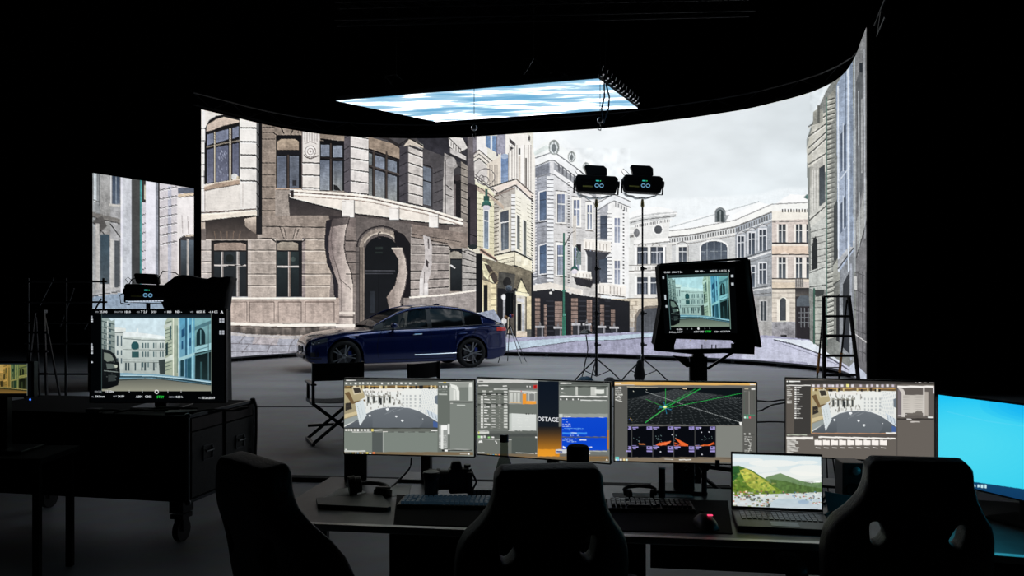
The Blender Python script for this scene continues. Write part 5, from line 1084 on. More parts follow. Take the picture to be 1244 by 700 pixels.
# ------------------------------------------------------------------ camera-feed picture, shared by the three feed monitors
def paint_feed(c, x0, y0, x1, y1, tint=(1,1,1)):
    K = lambda col: tuple(q*t for q, t in zip(col, tint))
    U = lambda u, v: (x0+(x1-x0)*u, y0+(y1-y0)*v); px = (x1-x0)/134.0
    def pl(pts, col, c2=None, a=1): c.poly([U(*p) for p in pts], K(col), K(c2) if c2 else None, a)
    def ln(pts, w_, col, a=1): c.line([U(*p) for p in pts], w_*px, K(col), a)
    pl([(0,0),(1,0),(1,1),(0,1)],(206,226,234),(214,228,232))
    pl([(.10,.12),(.22,.14),(.22,.2),(.2,.75),(.1,.75)],(206,214,210),(180,190,186)); pl([(.12,.13),(.22,.14),(.22,.18),(.12,.19)],(226,232,228)); ln([(.12,.2),(.22,.2)],1,(90,100,100))
    for u in (.14,.175,.205):
        for v in (.24,.31,.44,.55): pl([(u,v),(u+.012,v),(u+.012,v+.07),(u,v+.07)],(70,88,96))
    pl([(.2,.22),(.33,.2),(.46,.22),(.58,.26),(.6,.30),(.6,.78),(.2,.78)],(206,216,212),(170,180,176)); pl([(.2,.19),(.32,.19),(.32,.14),(.335,.14),(.335,.2),(.5,.23),(.58,.25),(.58,.29),(.2,.25)],(232,240,240)); ln([(.2,.28),(.36,.30),(.58,.30)],1,(110,122,120))
    c.ell(*U(.305,.38),(x1-x0)*.036,(y1-y0)*.06,K((40,80,84))); pl([(.27,.38),(.341,.38),(.341,.42),(.27,.42)],(40,80,84)); pl([(.275,.46),(.34,.46),(.34,.54),(.275,.54)],(50,84,86))
    for u in (.37,.395,.42,.47,.49,.53,.555):
        for v in (.34,.46,.60): pl([(u,v),(u+.011,v),(u+.011,v+.075),(u,v+.075)],(76,100,104))
    for v in (.43,.57,.6): ln([(.2,v),(.58,v+.01)],.8,(120,130,126))
    for u in (.215,.24,.3,.36,.39,.47): pl([(u,.61),(u+.014,.61),(u+.014,.72),(u,.72)],(60,74,78))
    pl([(.52,.58),(.58,.56),(.58,.77),(.53,.77)],(56,66,66))
    # left block and car in front
    pl([(0,0),(.06,0),(.09,.04),(.12,.02),(.125,.8),(0,.9)],(150,166,162),(96,104,100)); 
    for v in (.04,.12,.2,.28,.36,.44): ln([(0,v),(.12,v+.05)],1.2,(70,84,84)); pl([(.02,v+.03),(.035,v+.035),(.035,v+.08),(.02,v+.075)],(50,70,76)); pl([(.07,v+.03),(.085,v+.035),(.085,v+.08),(.07,v+.075)],(60,80,86)); ln([(.055,v),(.055,v+.07)],1.2,(206,214,208))
    # right row
    pl([(.58,.05),(.6,0),(.72,0),(.72,.82),(.58,.78)],(176,190,172),(160,170,150))
    for v in np.arange(.04,.7,.05): ln([(.58,v+.03),(.64,v)],.9,(90,104,96))
    pl([(.585,.35),(.605,.33),(.605,.5),(.585,.52)],(40,60,62)); pl([(.62,.1),(.635,.08),(.635,.28),(.62,.3)],(60,90,96)); pl([(.57,.1),(.64,.06),(.64,.1),(.57,.15)],(206,216,206)); pl([(.58,.55),(.65,.5),(.65,.57),(.58,.6)],(206,216,206)); ln([(.655,0),(.655,.8)],1.4,(226,230,214))
    for u in (.67,.69): ln([(u,.1),(u,.75)],1,(96,120,110))
    pl([(.70,0),(.86,0),(.86,.86),(.70,.82)],(90,156,186),(120,160,176)); ln([(.705,0),(.705,.8)],1.6,(200,226,236)); ln([(.77,0),(.77,.84)],2,(40,84,110)); ln([(.79,0),(.79,.5)],1.6,(150,206,226)); ln([(.83,0),(.83,.86)],2,(150,206,216))
    for u,v in ((.73,.16),(.745,.14),(.73,.32),(.8,.1),(.8,.28)): pl([(u,v),(u+.015,v-.01),(u+.015,v+.1),(u,v+.11)],(34,76,110))
    pl([(.7,.55),(.85,.47),(.85,.51),(.7,.6)],(160,200,206)); pl([(.72,.58),(.75,.57),(.75,.8),(.72,.8)],(30,60,70)); pl([(.78,.56),(.82,.54),(.82,.84),(.78,.82)],(40,84,100))
    pl([(.85,0),(1,0),(1,.88),(.85,.84)],(130,180,186),(60,90,90)); pl([(.85,.12),(1,.03),(1,.08),(.85,.17)],(80,120,130)); 
    c.ell(*U(.905,.24),(x1-x0)*.04,(y1-y0)*.1,K((24,44,50))); pl([(.865,.24),(.945,.22),(.945,.36),(.865,.38)],(24,44,50)); ln([(.905,.16),(.905,.36)],1.4,(110,160,166)); pl([(.85,.40),(1,.34),(1,.43),(.85,.49)],(160,206,214)); ln([(.85,.49),(1,.44)],1.4,(24,44,50)); ln([(.87,.44),(.98,.39)],1,(90,130,140))
    pl([(.855,.52),(1,.46),(1,.88),(.855,.84)],(16,26,28),(30,48,50)); pl([(.9,.6),(.92,.6),(.92,.84),(.9,.84)],(50,80,84)); ln([(.975,.05),(.975,.86)],1.2,(80,110,116))
    c.noise(x0,y0,x1,y0+(y1-y0)*.8,5*px,.05)
    # ground
    pl([(.0,.76),(.2,.75),(.6,.78),(1,.86),(1,1),(0,1)],(120,160,180),(110,150,170)); pl([(0,.84),(.4,.82),(.7,.86),(1,.92),(1,1),(0,1)],(96,98,90),(150,150,134)); ln([(.15,.80),(.45,.80),(.7,.84),(1,.9)],2.2,(40,66,76)); ln([(.15,.785),(.45,.79),(.7,.82),(1,.88)],1.2,(190,220,230)); ln([(0,.86),(.5,.83),(1,.92)],1,(50,60,60))
    # car seen from behind the lens
    pl([(0,.42),(.07,.44),(.12,.5),(.16,.62),(.17,.78),(.15,.92),(.05,.97),(0,.97)],(26,32,34),(10,12,14)); pl([(.02,.47),(.08,.49),(.12,.58),(.05,.6),(.02,.56)],(120,130,120)); pl([(.04,.62),(.12,.63),(.14,.68),(.05,.7)],(90,100,96)); ln([(.02,.72),(.15,.74)],1,(130,140,136)); pl([(.06,.78),(.13,.78),(.12,.86),(.06,.87)],(50,56,56)); c.ell(*U(.13,.66),2*px,2*px,K((190,196,180)))
    for i in range(16): pl([(q:=.01+rng.random()*.13,w:=.46+rng.random()*.4),(q+.012,w),(q+.012,w+.012),(q,w+.012)],(110,120,116),a=.6)
def feed_cv(box, img, tint=(1,1,1), k=4, top=True, bezel=(2,3,4)):
    c = Cv(box[0]-2, box[1]-2, box[2]+2, box[3]+2, k, bezel)
    paint_feed(c, *img, tint)
    if top: c.rect(img[0], img[1]-4.6*(img[2]-img[0])/134, img[2], img[1]-.2, (18,24,30),(30,44,50)); c.line([(img[0],img[1]-5),(img[0],img[3]+3)],.5,(70,90,90)); c.line([(img[2],img[1]-5),(img[2],img[3]+3)],.5,(110,120,110))
    return c

# ================================================================== DESKS
EDGE = mat('edge_metal', (.62,.62,.62), .42, metal=1, noise=(3,.3))
def desk(name, label, c0, c1, depth, h=.745, legs=True):
    # front edge from c0 to c1 (left to right), top surface at h
    c0 = Vector((*c0,0)); c1 = Vector((*c1,0)); wd = (c1-c0).length; rz = math.atan2(c1.y-c0.y, c1.x-c0.x)
    t = thing(name, label, 'desk', c0, rz)
    MB().box((wd/2, depth/2, h-.0125),(wd, depth, .025)).build('desktop', DESK, t, bevel=.003)
    MB().box((wd/2, .0, h-.010),(wd-.01, .034, .026)).build('edge_strip', EDGE, t, bevel=.004, label='pale metal strip along the front edge')
    for x in (.07, wd/2, wd-.07):
        MB().box((x, depth*.62, .36),(.06,.04,.72)).build('leg', METAL, t, bevel=.003)
        MB().box((x, depth*.52, .015),(.06,depth*.9,.03)).build('foot', METAL, t, bevel=.003)
    for x0, x1, z0 in ((.34, wd*.62, .24), (wd*.62+.02, wd-.1, .43)):
        MB().box(((x0+x1)/2, depth*.8, (z0+.71)/2),(x1-x0,.02,.71-z0)).build('back_panel', MATTE, t)
    return t
desk('long_desk', 'long dark desk carrying the row of four monitors and the laptop', (-.98,3.16), (1.40,2.83), .80)
desk('corner_desk', 'separate desk at the right edge lit blue by the bright cyan monitor', (1.44,2.80), (2.75,2.42), .82)

# ================================================================== MONITORS ON THE DESK
G4 = 'monitors in a row on the long desk'
monitor('desktop_monitor','leftmost monitor of the row, white street model above blank grey panels',(417,459.7,553.2),(577,460.2,555.7),.36,mon1, stand=.06, group=G4)
t2, M2, z2, w2 = monitor('desktop_monitor','monitor showing lists, an orange gradient strip and a bright blue text window',(578.6,460,554.8),(742,462.3,563),.36,mon2, stand=.02, group=G4)
text_on(t2, M2, 'OSTAGE', 652.6, 511.4, 5.4, wscale=.96)
monitor('desktop_monitor','monitor showing a black grid with green lines above a row of orange camera views',(745.3,462.4,562),(920.3,464,566),.36,mon3, stand=-.02, group=G4)
monitor('desktop_monitor','rightmost monitor of the row, folder icons under its white street model',(953.2,460.8,557),(1136.5,461.4,562.7),.36,mon4, stand=-.05, group=G4)
def blue():
    T = Cv(1136,480,1352,620,3,(60,206,240))
    T.poly([(1136,480),(1352,480),(1352,620),(1136,620)],(30,196,246),(52,206,236))
    for i in range(14): T.ell(1185-i*1.5,548-i*.8,150-i*9,66-i*4,(88,222,242),a=.09)
    for i in range(8): T.ell(1300,492,110-i*11,26-i*2.6,(0,160,240),a=.14)
    T.line([(1150,500),(1200,512),(1260,520)],.8,(120,220,250),.35); T.poly([(1136,577),(1180,585.2),(1352,610),(1352,622),(1136,600)],(18,70,110),(12,50,90))
    icons(T,[1174,1178.5,1184,1188.6,1193,1197.5],590.4,1.3,[(190,230,240)])
    for i,x in enumerate([1174,1178.5,1184,1188.6,1193,1197.5]): T.rect(x-1.2,588.4+i*.5,x+1.2,590.9+i*.5,(196,232,240))
    return T
monitor('desktop_monitor','bright cyan monitor at the right edge, turned inward on the corner desk',(1139,483,590),(1330,496,625),.36,blue(),stand=.0,group='single monitor on the corner desk')

# ================================================================== LAPTOP
tl, tr, br, bl = P(889,553,3.27), P(1001,558,3.21), P(1001,626.5,3.21), P(888,623,3.27)
lr = math.atan2(tr.y-tl.y, tr.x-tl.x); lc = (bl+br)/2; lc.z = .746
lap = thing('laptop','open black laptop showing a green hillside town beside a bay','laptop',lc,lr)
lw = (Vector((tr.x,tr.y,0))-Vector((tl.x,tl.y,0))).length
MB().box((0,-.12,.009),(lw,.25,.018)).build('base', BLACK, lap, bevel=.004)
kb = MB()
for r_ in range(6):
    for q in range(15): kb.box((-lw/2+.035+q*(lw-.07)/14, -.035-r_*.019, .0195),(.0155,.0145,.003))
o = kb.build('keys', METAL, lap); o['kind'] = 'stuff'
MB().box((0,-.195,.0185),(.10,.06,.0012)).build('touchpad', ALU, lap)
lh = .225; tilt = R(-4)
Ml = Matrix.Translation((0,.008,.018)) @ Matrix.Rotation(tilt,4,'X')
MB().box((0,0,lh/2),(lw,.008,lh)).build('lid', BLACK, lap, bevel=.002, M=Ml)
Mlw = Matrix.Translation(lc) @ Matrix.Rotation(lr,4,'Z') @ Ml
nx, ny = 220, 130
u = np.linspace(-lw/2+.006, lw/2-.006, nx); v = np.linspace(lh-.009, .012, ny)
co = np.zeros((ny,nx,3)); co[...,0] = u[None,:]; co[...,1] = -.0052; co[...,2] = v[:,None]
A_ = np.array(Mlw); wco = co @ A_[:3,:3].T + A_[:3,3]
def paint_bay():
    c = Cv(880,545,1010,635,5,(226,232,232))
    c.rect(880,545,1010,600,(206,226,236),(236,236,226))
    for (x,y,rx,ry,a_) in ((905,559,22,3,.6),(940,563,30,4,.7),(985,572,26,7,.7),(925,570,20,4,.5),(960,578,40,5,.5),(980,562,14,2.4,.6)): c.ell(x,y,rx,ry,(246,246,240),a=a_)
    c.poly([(948,575),(958,579),(972,584),(985,587),(1001,586),(1010,586),(1010,604),(925,604),(930,580)],(120,146,104),(96,126,84)); c.poly([(936,582),(955,585),(975,590),(1001,594),(1001,600),(940,602)],(84,112,60))
    c.poly([(886,566),(898,566),(906,569),(913,571),(920,576),(930,582),(940,590),(950,597),(946,603),(886,606)],(70,110,46),(118,140,50))
    c.poly([(898,572),(906,569),(918,576),(932,586),(944,596),(920,598),(908,590)],(196,190,84),(150,166,70)); c.poly([(886,566),(897,567),(900,576),(890,586),(886,588)],(46,92,48))
    for i in range(90):
        x=888+rng.random()*54; y=572+rng.random()*26
        if y > 566+(x-890)*.42: c.ell(x,y,1.8,1.2,[(60,100,40),(160,176,70),(206,200,110),(90,130,50)][i%4],a=.5)
    c.poly([(886,602),(950,600),(1001,598),(1010,598),(1010,630),(886,630)],(206,216,216),(214,220,226)); c.poly([(905,626),(925,612),(950,606),(1001,606),(1001,626)],(186,202,210),(206,214,220))
    for i in range(170):
        x=888+rng.random()*62; y=596+rng.random()*26
        if x < 950-(y-598)*1.1: c.rect(x,y,x+1.8+rng.random()*2,y+1+rng.random()*1.4,[(236,230,220),(96,96,80),(176,110,86),(130,150,96),(206,206,200),(60,66,60)][i%6],a=.85)
    for i in range(120):
        x=950+rng.random()*52; y=597+rng.random()*16
        if y < 600+(x-950)*.3: c.rect(x,y,x+1.8,y+1.1,[(236,236,232),(110,96,90),(96,140,190),(150,160,110),(70,80,80),(190,110,100)][i%6],a=.85)
    c.noise(886,574,921,600,3,.16); c.noise(921,584,1001,600,3,.14); c.noise(886,600,1001,628,8,.03,.3); c.ell(976,610,7,2.4,(90,130,180),a=.3); c.rect(984,618,994,619.6,(70,90,110),a=.6)
    return c
pixel_grid('screen', co, paint_bay().sample(*project(wco)), LCD, lap).matrix_local = Ml

# ================================================================== KEYBOARDS, MICE AND SMALL THINGS ON THE DESK
DZ = .745
def on_desk(px, py, z=DZ):      # where the ray of a pixel meets the desk top
    d = (CAM_Z-z)/((py-363)/F); return Vector(((px-622)/F*d, d, z))
KEYM = [mat('key_black', (.03,.032,.036), .4, noise=(60,.3)), mat('key_backlit', (.05,.06,.07), .4, emis=(.06,.13,.2), es=.10)]
def keyboard(px0, px1, py, label, km):
    a = on_desk(px0, py+4); b = on_desk(px1, py+6); rz = math.atan2(b.y-a.y, b.x-a.x); wd = (b-a).length; c = (a+b)/2
    t = thing('keyboard', label, 'keyboard', c+Vector((0,0,.0035)), rz, 'keyboards on the long desk')
    MB().prism([(-wd/2,0),(wd/2,0),(wd/2,.014),(-wd/2,.014)], -.072, .072).build('case', BLACK, t, bevel=.004)
    m = MB(); n = int(wd/.0195)
    for r_ in range(6):
        x = -wd/2+.014
        while x < wd/2-.018:
            w_ = .0165
            if r_ == 5 and abs(x+.06) < .05: w_ = .10
            if rng.random() > .03: m.box((x+w_/2, .058-r_*.0215, .0195),(w_,.0165,.011), taper=.82)
            x += w_+.0035
    k = m.build('keys', km, t); k['kind'] = 'stuff'
    MB().cyl((-wd/2+.1,.075,.01),(-wd/2+.12,.16,.004),.003,n=6).build('cable', BLACK, t)
    return t
KM = mat('desk_mat_cloth', (.008,.0085,.010), .85, spec=.15, bump=(400,.2), noise=(40,.2))
def desk_mat(label, pxs):
    q = [on_desk(x, y) for x, y in pxs]; c = sum(q, Vector())/4
    m = MB().add([p-c for p in q]+[p-c+Vector((0,0,.003)) for p in q], [(3,2,1,0),(4,5,6,7),(0,1,5,4),(1,2,6,5),(2,3,7,6),(3,0,4,7)])
    tag(m.build('desk_mat', KM, M=Matrix.Translation(c)), label, 'mat', 'desk mats')
desk_mat('wide black desk mat under the blue-lit keyboard and the camera', ((478,638),(728,644),(738,607),(482,602)))
desk_mat('black desk mat under the grey keyboard and the red-lit mouse', ((732,645),(890,649),(884,609),(741,607)))
keyboard(486, 602, 609, 'black mechanical keyboard with faint blue backlight below the left monitors', KEYM[1])
keyboard(738, 842, 613, 'black mechanical keyboard with grey key tops to the right of the centre chair', KEYM[0])
def simple(name, label, cat, mb, m, loc, rz=0, **k):
    t = mb.build(name, m, M=Matrix.Translation(loc) @ Matrix.Rotation(rz,4,'Z'), **k); return tag(t, label, cat)
MB_mouse = lambda s=1: MB().grid([[(x*s*math.cos(a)*f, y*s, z*s*max(0,math.sin(a))*f) for a in np.linspace(0,math.pi,11)] for y,x,z,f in ((-.062,.01,.006,.4),(-.055,.026,.022,1),(-.03,.032,.036,1),(0,.033,.041,1),(.03,.030,.034,1),(.052,.026,.022,1),(.062,.01,.010,.4))])
mp_ = on_desk(857, 640)+Vector((0,0,.0035))
ms = thing('mouse','black gaming mouse with a glowing red light right of the keyboard','mouse',mp_,R(6))
MB_mouse(1.15).build('shell', BLACK, ms, smooth=True)
MB().cyl((-.004,.045,.036),(.004,.045,.036),.011,n=12).build('wheel', METAL, ms)
MB().box((.008,-.028,.0465),(.018,.012,.003)).build('light', glow('red_led',(.9,.05,.14),1.6), ms, label='glowing red light')
# thermos cup
def lathe_thing(name, label, cat, prof, m, loc, parts=()):
    t = thing(name, label, cat, loc)
    MB().lathe(prof, 28).build('body', m, t, smooth=True, mods=None)
    return t
p = on_desk(524, 608); cup = lathe_thing('travel_cup','tall black travel cup between the left monitor stand and the camera','cup',[(.024,0),(.027,.004),(.032,.09),(.034,.098)],BLACK,p)
MB().lathe([(.036,.098),(.037,.104),(.037,.116),(.033,.122),(.010,.124)],28).build('lid', METAL, cup, smooth=False)
# cylinder speaker / smart device, with pale top
p = on_desk(804, 607); cy = lathe_thing('cylinder_speaker','slim black cylinder standing behind the keyboard with a pale top','speaker',[(.0135,0),(.0145,.003),(.0145,.132)],MATTE,p)
MB().lathe([(.0145,.132),(.0145,.137),(.006,.1375)],24).build('top_cap', PAPER, cy)
# tall round speaker behind the centre chair and the bottle
p = P(702,0,3.15); p.z = DZ
sp = thing('desk_speaker','round black speaker standing in front of the blue text window','speaker',p)
MB().lathe([(.040,0),(.043,.004),(.043,.285),(.036,.293),(.0,.294)],28).build('body', MATTE, sp)
MB().lathe([(.0435,.03),(.0435,.034)],28).build('ring', METAL, sp)
p = P(612.5,0,3.12); p.z = DZ
gl = mat('smoky_glass', (.10,.12,.10), .06)
_q = gl.node_tree; _a = _q.nodes.new('ShaderNodeBsdfTransparent'); _a.inputs[0].default_value = (.62,.66,.60,1); _b = _q.nodes.new('ShaderNodeMixShader'); _b.inputs[0].default_value = .62
_q.links.new(_q.nodes['Principled BSDF'].outputs[0], _b.inputs[1]); _q.links.new(_a.outputs[0], _b.inputs[2]); _q.links.new(_b.outputs[0], _q.nodes['Material Output'].inputs[0]); bt = thing('glass_bottle','grey-green glass bottle in front of the monitor beside the centre chair','bottle',p)
MB().lathe([(.030,0),(.037,.004),(.037,.17),(.035,.20),(.024,.24),(.0155,.262),(.0145,.318)],28).build('glass', gl, bt, smooth=True)
MB().lathe([(.0165,.312),(.0165,.338),(.012,.340)],20).build('cap', METAL, bt)
MB().lathe([(.0375,.05),(.0375,.14)],28).build('paper_label', WHITE, bt)
# headphones on the left
def headphones(px, py, rz, label, s=1.0):
    t = thing('headphones', label, 'headphones', on_desk(px, py), rz, 'headphones on the long desk')
    for x, up in ((-.075,1),(.075,0)):
        if up: q = MB().cyl((x,0,.042),(x+.03,.012,.046),.042*s,n=20).cyl((x+.028,.01,.046),(x+.05,.02,.048),.036*s,n=20)
        else: q = MB().cyl((x,.0,.0),(x,.01,.028),.040*s,n=20).cyl((x,.01,.028),(x,.012,.04),.033*s,n=20)
        q.build('ear_cup', BLACK, t, bevel=.004)
    MB().tube([(-.06,.02,.05)]+[(-.01+.10*math.cos(a), .02+.10*math.sin(a), .03) for a in np.linspace(R(150),R(-10),14)],.010).build('headband', LEATHER, t, smooth=True)
    return t
headphones(444, 603, R(-4), 'black over-ear headphones lying at the left end of the desk')
hp = thing('headset','black padded headset lying behind the right keyboard','headphones',on_desk(778,606),0,'headphones on the long desk')
MB().tube([(-.062,0,.016),(-.066,.02,.036),(-.05,.03,.044),(0,.035,.047),(.05,.03,.044),(.066,.02,.036),(.062,0,.016)],.0085).build('headband', LEATHER, hp, smooth=True)
for x in (-.058,.058): MB().cyl((x,-.012,.022),(x*.7,-.008,.022),.021,n=20).build('ear_cup', BLACK, hp, bevel=.004)
MB().tube([(-.05,-.015,.02),(-.03,-.035,.012),(-.005,-.042,.010)],.003,5).build('microphone', METAL, hp)
# pale papers, mat pad, notebook
def sheet(name, label, cat, pxs, z=DZ+.0015, m=PAPER, th=.002):
    q = [on_desk(x, y, z) for x, y in pxs]; c = sum(q, Vector())/len(q); n = len(q)
    mb = MB().add([p-c for p in q]+[p-c+Vector((0,0,th)) for p in q], [tuple(range(n)), tuple(range(2*n-1,n-1,-1))]+[(i,(i+1)%n,n+(i+1)%n,n+i) for i in range(n)])
    return tag(mb.build(name, m, M=Matrix.Translation((c.x,c.y,z-.0015))), label, cat)
sheet('paper_sheet','crumpled pale sheet under the headphones at the left desk end','paper',((384,607),(400,602),(412,594),(430,592),(445,598),(428,603),(400,606)))
sheet('paper_sheet','white sheet behind the left monitor stand beside the cup','paper',((470,590),(500,589),(496,602),(474,603)))
sheet('laptop_closed','closed grey laptop lying at the left end of the desk','laptop',((386,617),(384,609),(463,604),(475,620),(470,621)),m=mat('grey_lid',(.10,.115,.115),.45,metal=.4,noise=(20,.1)),th=.016)
sheet('paper_sheet','white sheet lying behind the slim cylinder and right keyboard','paper',((744,599),(838,600),(842,604),(744,604)))
sheet('paper_sheet','pale sheet between the laptop and the right speaker','paper',((1004,608),(1030,604),(1040,622),(1006,632)), m=mat('grey_paper',(.2,.21,.22),.8,noise=(9,.1)))
# slatted white box (power supply) behind the camera
p = on_desk(584, 601); pb = thing('vented_box','small grey vented box with vertical ribs behind the camera','box',p,R(-4))
MB().box((0,.02,.012),(.115,.07,.024)).build('body', WHITE, pb, bevel=.003)
for i in range(7): MB().box((-.048+i*.016,-.017,.012),(.004,.006,.02)).build('rib', METAL, pb)
# camera on desk
p = on_desk(551, 603); cm_ = thing('photo_camera','black photo camera with a long lens pointing left on the desk','camera',p,R(8)); cm_.scale = (1.22,1.22,1.28)
MB().box((.02,.01,.052),(.075,.05,.085)).box((.055,.0,.05),(.022,.06,.07)).build('body', BLACK, cm_, bevel=.008)
MB().box((.01,.01,.103),(.045,.04,.026), taper=.7).build('viewfinder', BLACK, cm_, bevel=.005)
MB().cyl((-.018,.005,.055),(-.09,-.005,.06),.033,.036,n=24).cyl((-.05,0,.057),(-.062,0,.058),.038,n=24).build('lens', BLACK, cm_, bevel=.002)
MB().cyl((-.09,-.005,.06),(-.0905,-.005,.06),.029,n=24).build('front_glass', SCREENOFF, cm_)
MB().tube([(.06,.0,.09),(.08,-.02,.05),(.05,-.05,.006),(-.03,-.06,.004),(-.07,-.05,.012),(-.10,-.03,.006)],.004,6).build('strap', FABRIC, cm_)
MB().cyl((.05,.01,.095),(.05,.01,.104),.012,n=14).build('dial', METAL, cm_)
# bookshelf speaker with pale cone and a crumpled black bag
p = on_desk(1036, 612); bs = thing('bookshelf_speaker','upright black speaker with a pale round driver beside the right chair','speaker',p,R(-6))
MB().box((0,.05,.085),(.085,.11,.17)).build('cabinet', BLACK, bs, bevel=.004)
MB().lathe([(.018,0),(.016,.006),(.004,.010)],20,Matrix.Translation((.012,-.008,.138)) @ Matrix.Rotation(R(90),4,'X')).build('driver', mat('pale_cone',(.35,.37,.40),.4,metal=.5,noise=(30,.1)), bs, label='pale metallic driver')
MB().lathe([(.03,0),(.026,.004),(.01,-.002)],20,Matrix.Translation((0,-.007,.06)) @ Matrix.Rotation(R(90),4,'X')).build('woofer', MATTE, bs)
p = on_desk(1022, 622)
simple('notebook','dark blue-grey folder leaning up beside the right speaker','folder', MB().add([(-.05,0,.0),(.06,.01,0),(.06,.03,.055),(-.055,.03,.075),(-.05,.006,-.0),(.06,.016,0),(.06,.036,.055),(-.055,.036,.075)],[(0,1,2,3),(7,6,5,4),(0,4,5,1),(1,5,6,2),(2,6,7,3),(3,7,4,0)]), mat('folder',(.05,.06,.075),.6,noise=(20,.2)), p)
# wide monitor stand columns under the first and third monitor, and a mount arm
p = on_desk(433.5, 604); p = Vector((P(433.5,0,3.92).x,3.885,DZ)); ub = thing('stand_column','black upright stand column under the leftmost monitor of the row','monitor stand',p,R(8))
MB().box((0,.035,.115),(.105,.07,.23)).build('case', BLACK, ub, bevel=.004)
for i in range(3): MB().box((-.02+.0*i,-.002,.04+i*.012),(.05,.003,.004)).build('vent_slot', METAL, ub)
p = Vector((P(833,0,3.64).x,3.655,DZ)); ub = thing('stand_column','black upright stand column under the grid monitor with crossed stickers','monitor stand',p,R(-8))
MB().box((0,.035,.105),(.085,.05,.21)).build('case', BLACK, ub, bevel=.004)
m = MB(); 
for a,b_ in (((-.012,.15),(.022,.178)),((-.012,.178),(.02,.152)),((0,.14),(.012,.15))): m.beam((a[0],.0085,a[1]-.05),(b_[0],.0085,b_[1]-.05),.003,.003)
m.build('sticker', PAPER, ub)
p = on_desk(868, 606); ma = thing('clamp_arm','black jointed clamp arm between the grid monitor and the laptop','arm',p)
MB().cyl((-.03,.06,0),(-.03,.06,.14),.012).build('post', METAL, ma)
MB().beam((-.05,.06,.13),(.10,.03,.115),.03,.018).build('arm', METAL, ma, bevel=.004)
MB().cyl((-.03,.045,.13),(-.03,.085,.13),.024,n=16).build('joint', METAL, ma)
MB().cyl((.02,.03,.13),(.02,.03,.16),.010,n=12).build('knob', METAL, ma)
# cables on and behind the desk
def cable(label, pts, r=.004, m=BLACK, name='cable'):
    pts = [Vector(p) for p in pts]; arr = np.array([tuple(p) for p in pts]); n = len(arr); q = np.vstack([2*arr[0]-arr[1], arr, 2*arr[-1]-arr[-2]]); out = []
    for i in range(1, n):
        a,b,c_,d_ = q[i-1:i+3]
        for t in np.linspace(0,1,6,endpoint=False): out.append(.5*((2*b)+(-a+c_)*t+(2*a-5*b+4*c_-d_)*t*t+(-a+3*b-3*c_+d_)*t**3))
    out.append(arr[-1]); base = Vector(out[0])
    return tag(MB().tube([Vector(p)-base for p in out], r, 6).build(name, m, M=Matrix.Translation(base)), label, 'cable')
OD = on_desk
cable('thin black cable rising from the headphones to the left monitor', [OD(462,602,.75),P(478,590,3.75),P(497,570,3.82),P(500,556,3.84)])
cable('black cable looped on the desk right of the laptop', [OD(1001,612,.75),OD(1012,604,.75),OD(1006,598,.75),OD(1000,606,.75)], .005)
cable('black cable hanging beside the right speaker', [OD(1024,612,.75),P(1022,590,3.5),P(1026,576,3.5),P(1028,562,3.6)], .003)
cable('black cable curling forward past the laptop corner', [OD(1002,626,.75),OD(1010,622,.75),OD(1022,630,.75),OD(1034,628,.75)], .005)
cable('uppermost thin cable crossing behind the gap between the two right monitors', [Vector((1.40,6.13,.84)),P(918,487,6.2),P(935,488,6.3),P(952,486,6.3),P(975,488,6.3),P(1000,530,6.4),Vector((2.5,6.5,.006))], .006)
cable('middle cable drooping behind the gap between the two right monitors', [Vector((1.40,6.13,.70)),P(918,500,6.2),P(930,496,6.2),P(944,491,6.3),P(975,492,6.3),P(1005,530,6.5),Vector((2.62,6.6,.006))], .006)
cable('lowest thin cable crossing behind the gap between the two right monitors', [Vector((1.40,6.13,.67)),P(918,513,6.2),P(935,512.5,6.2),P(952,513,6.2),P(975,516,6.2),P(992,550,6.3),Vector((2.35,6.4,.006))], .006)

# ================================================================== LEFT CART WITH FEED MONITOR
ca = Vector((-2.09,5.3,0)); cb = Vector((-1.93,6.12,0))
rzc = math.atan2(cb.x-ca.x, cb.y-ca.y)*-1
cart = thing('flight_case_cart','black flight case cart on casters under the left feed monitor','case',ca,rzc)
Wc, Dc = 1.75, .835
MB().box((-Wc/2,Dc/2,.565),(Wc,Dc,.56)).build('body', MATTE, cart, bevel=.006)
for k in (0,1):
    y = .02+k*(Dc/2)+Dc/4-.01
    MB().box((.004,y,.52),(.012,Dc/2-.05,.42)).build('panel', CASE, cart, label='dark laminate side panel')
    q = MB()
    for a,b_ in (((-.055,.53),(.055,.53)),((-.055,.62),(.055,.62)),((-.055,.53),(-.055,.62)),((.055,.53),(.055,.62))): q.beam((.013,y+a[0],a[1]),(.013,y+b_[0],b_[1]),.008,.008)
    h = q.build('handle_plate', ALU, cart, label='recessed metal handle')
    MB().tube([(.02,y-.045,.60),(.03,y-.045,.585),(.03,y+.045,.585),(.02,y+.045,.60)],.005).build('handle', ALU, h)
    MB().box((.004,y,.78),(.010,Dc/2-.05,.08)).build('drawer_front', mat('oxide_panel',(.045,.022,.022),.5,noise=(20,.2)), cart)
for z in (.29,.84):
    MB().box((.006,Dc/2,z),(.016,Dc,.02)).build('edge_rail', ALU, cart)
for y in (.0,Dc): 
    MB().box((.004,y,.565),(.018,.018,.56)).build('edge_rail', ALU, cart)
    for z in (.285,.845): MB().lathe([(.004,-.018),(.016,-.013),(.020,0),(.016,.013),(.004,.018)],12,Matrix.Translation((.002,y,z))).build('ball_corner', ALU, cart, smooth=True)
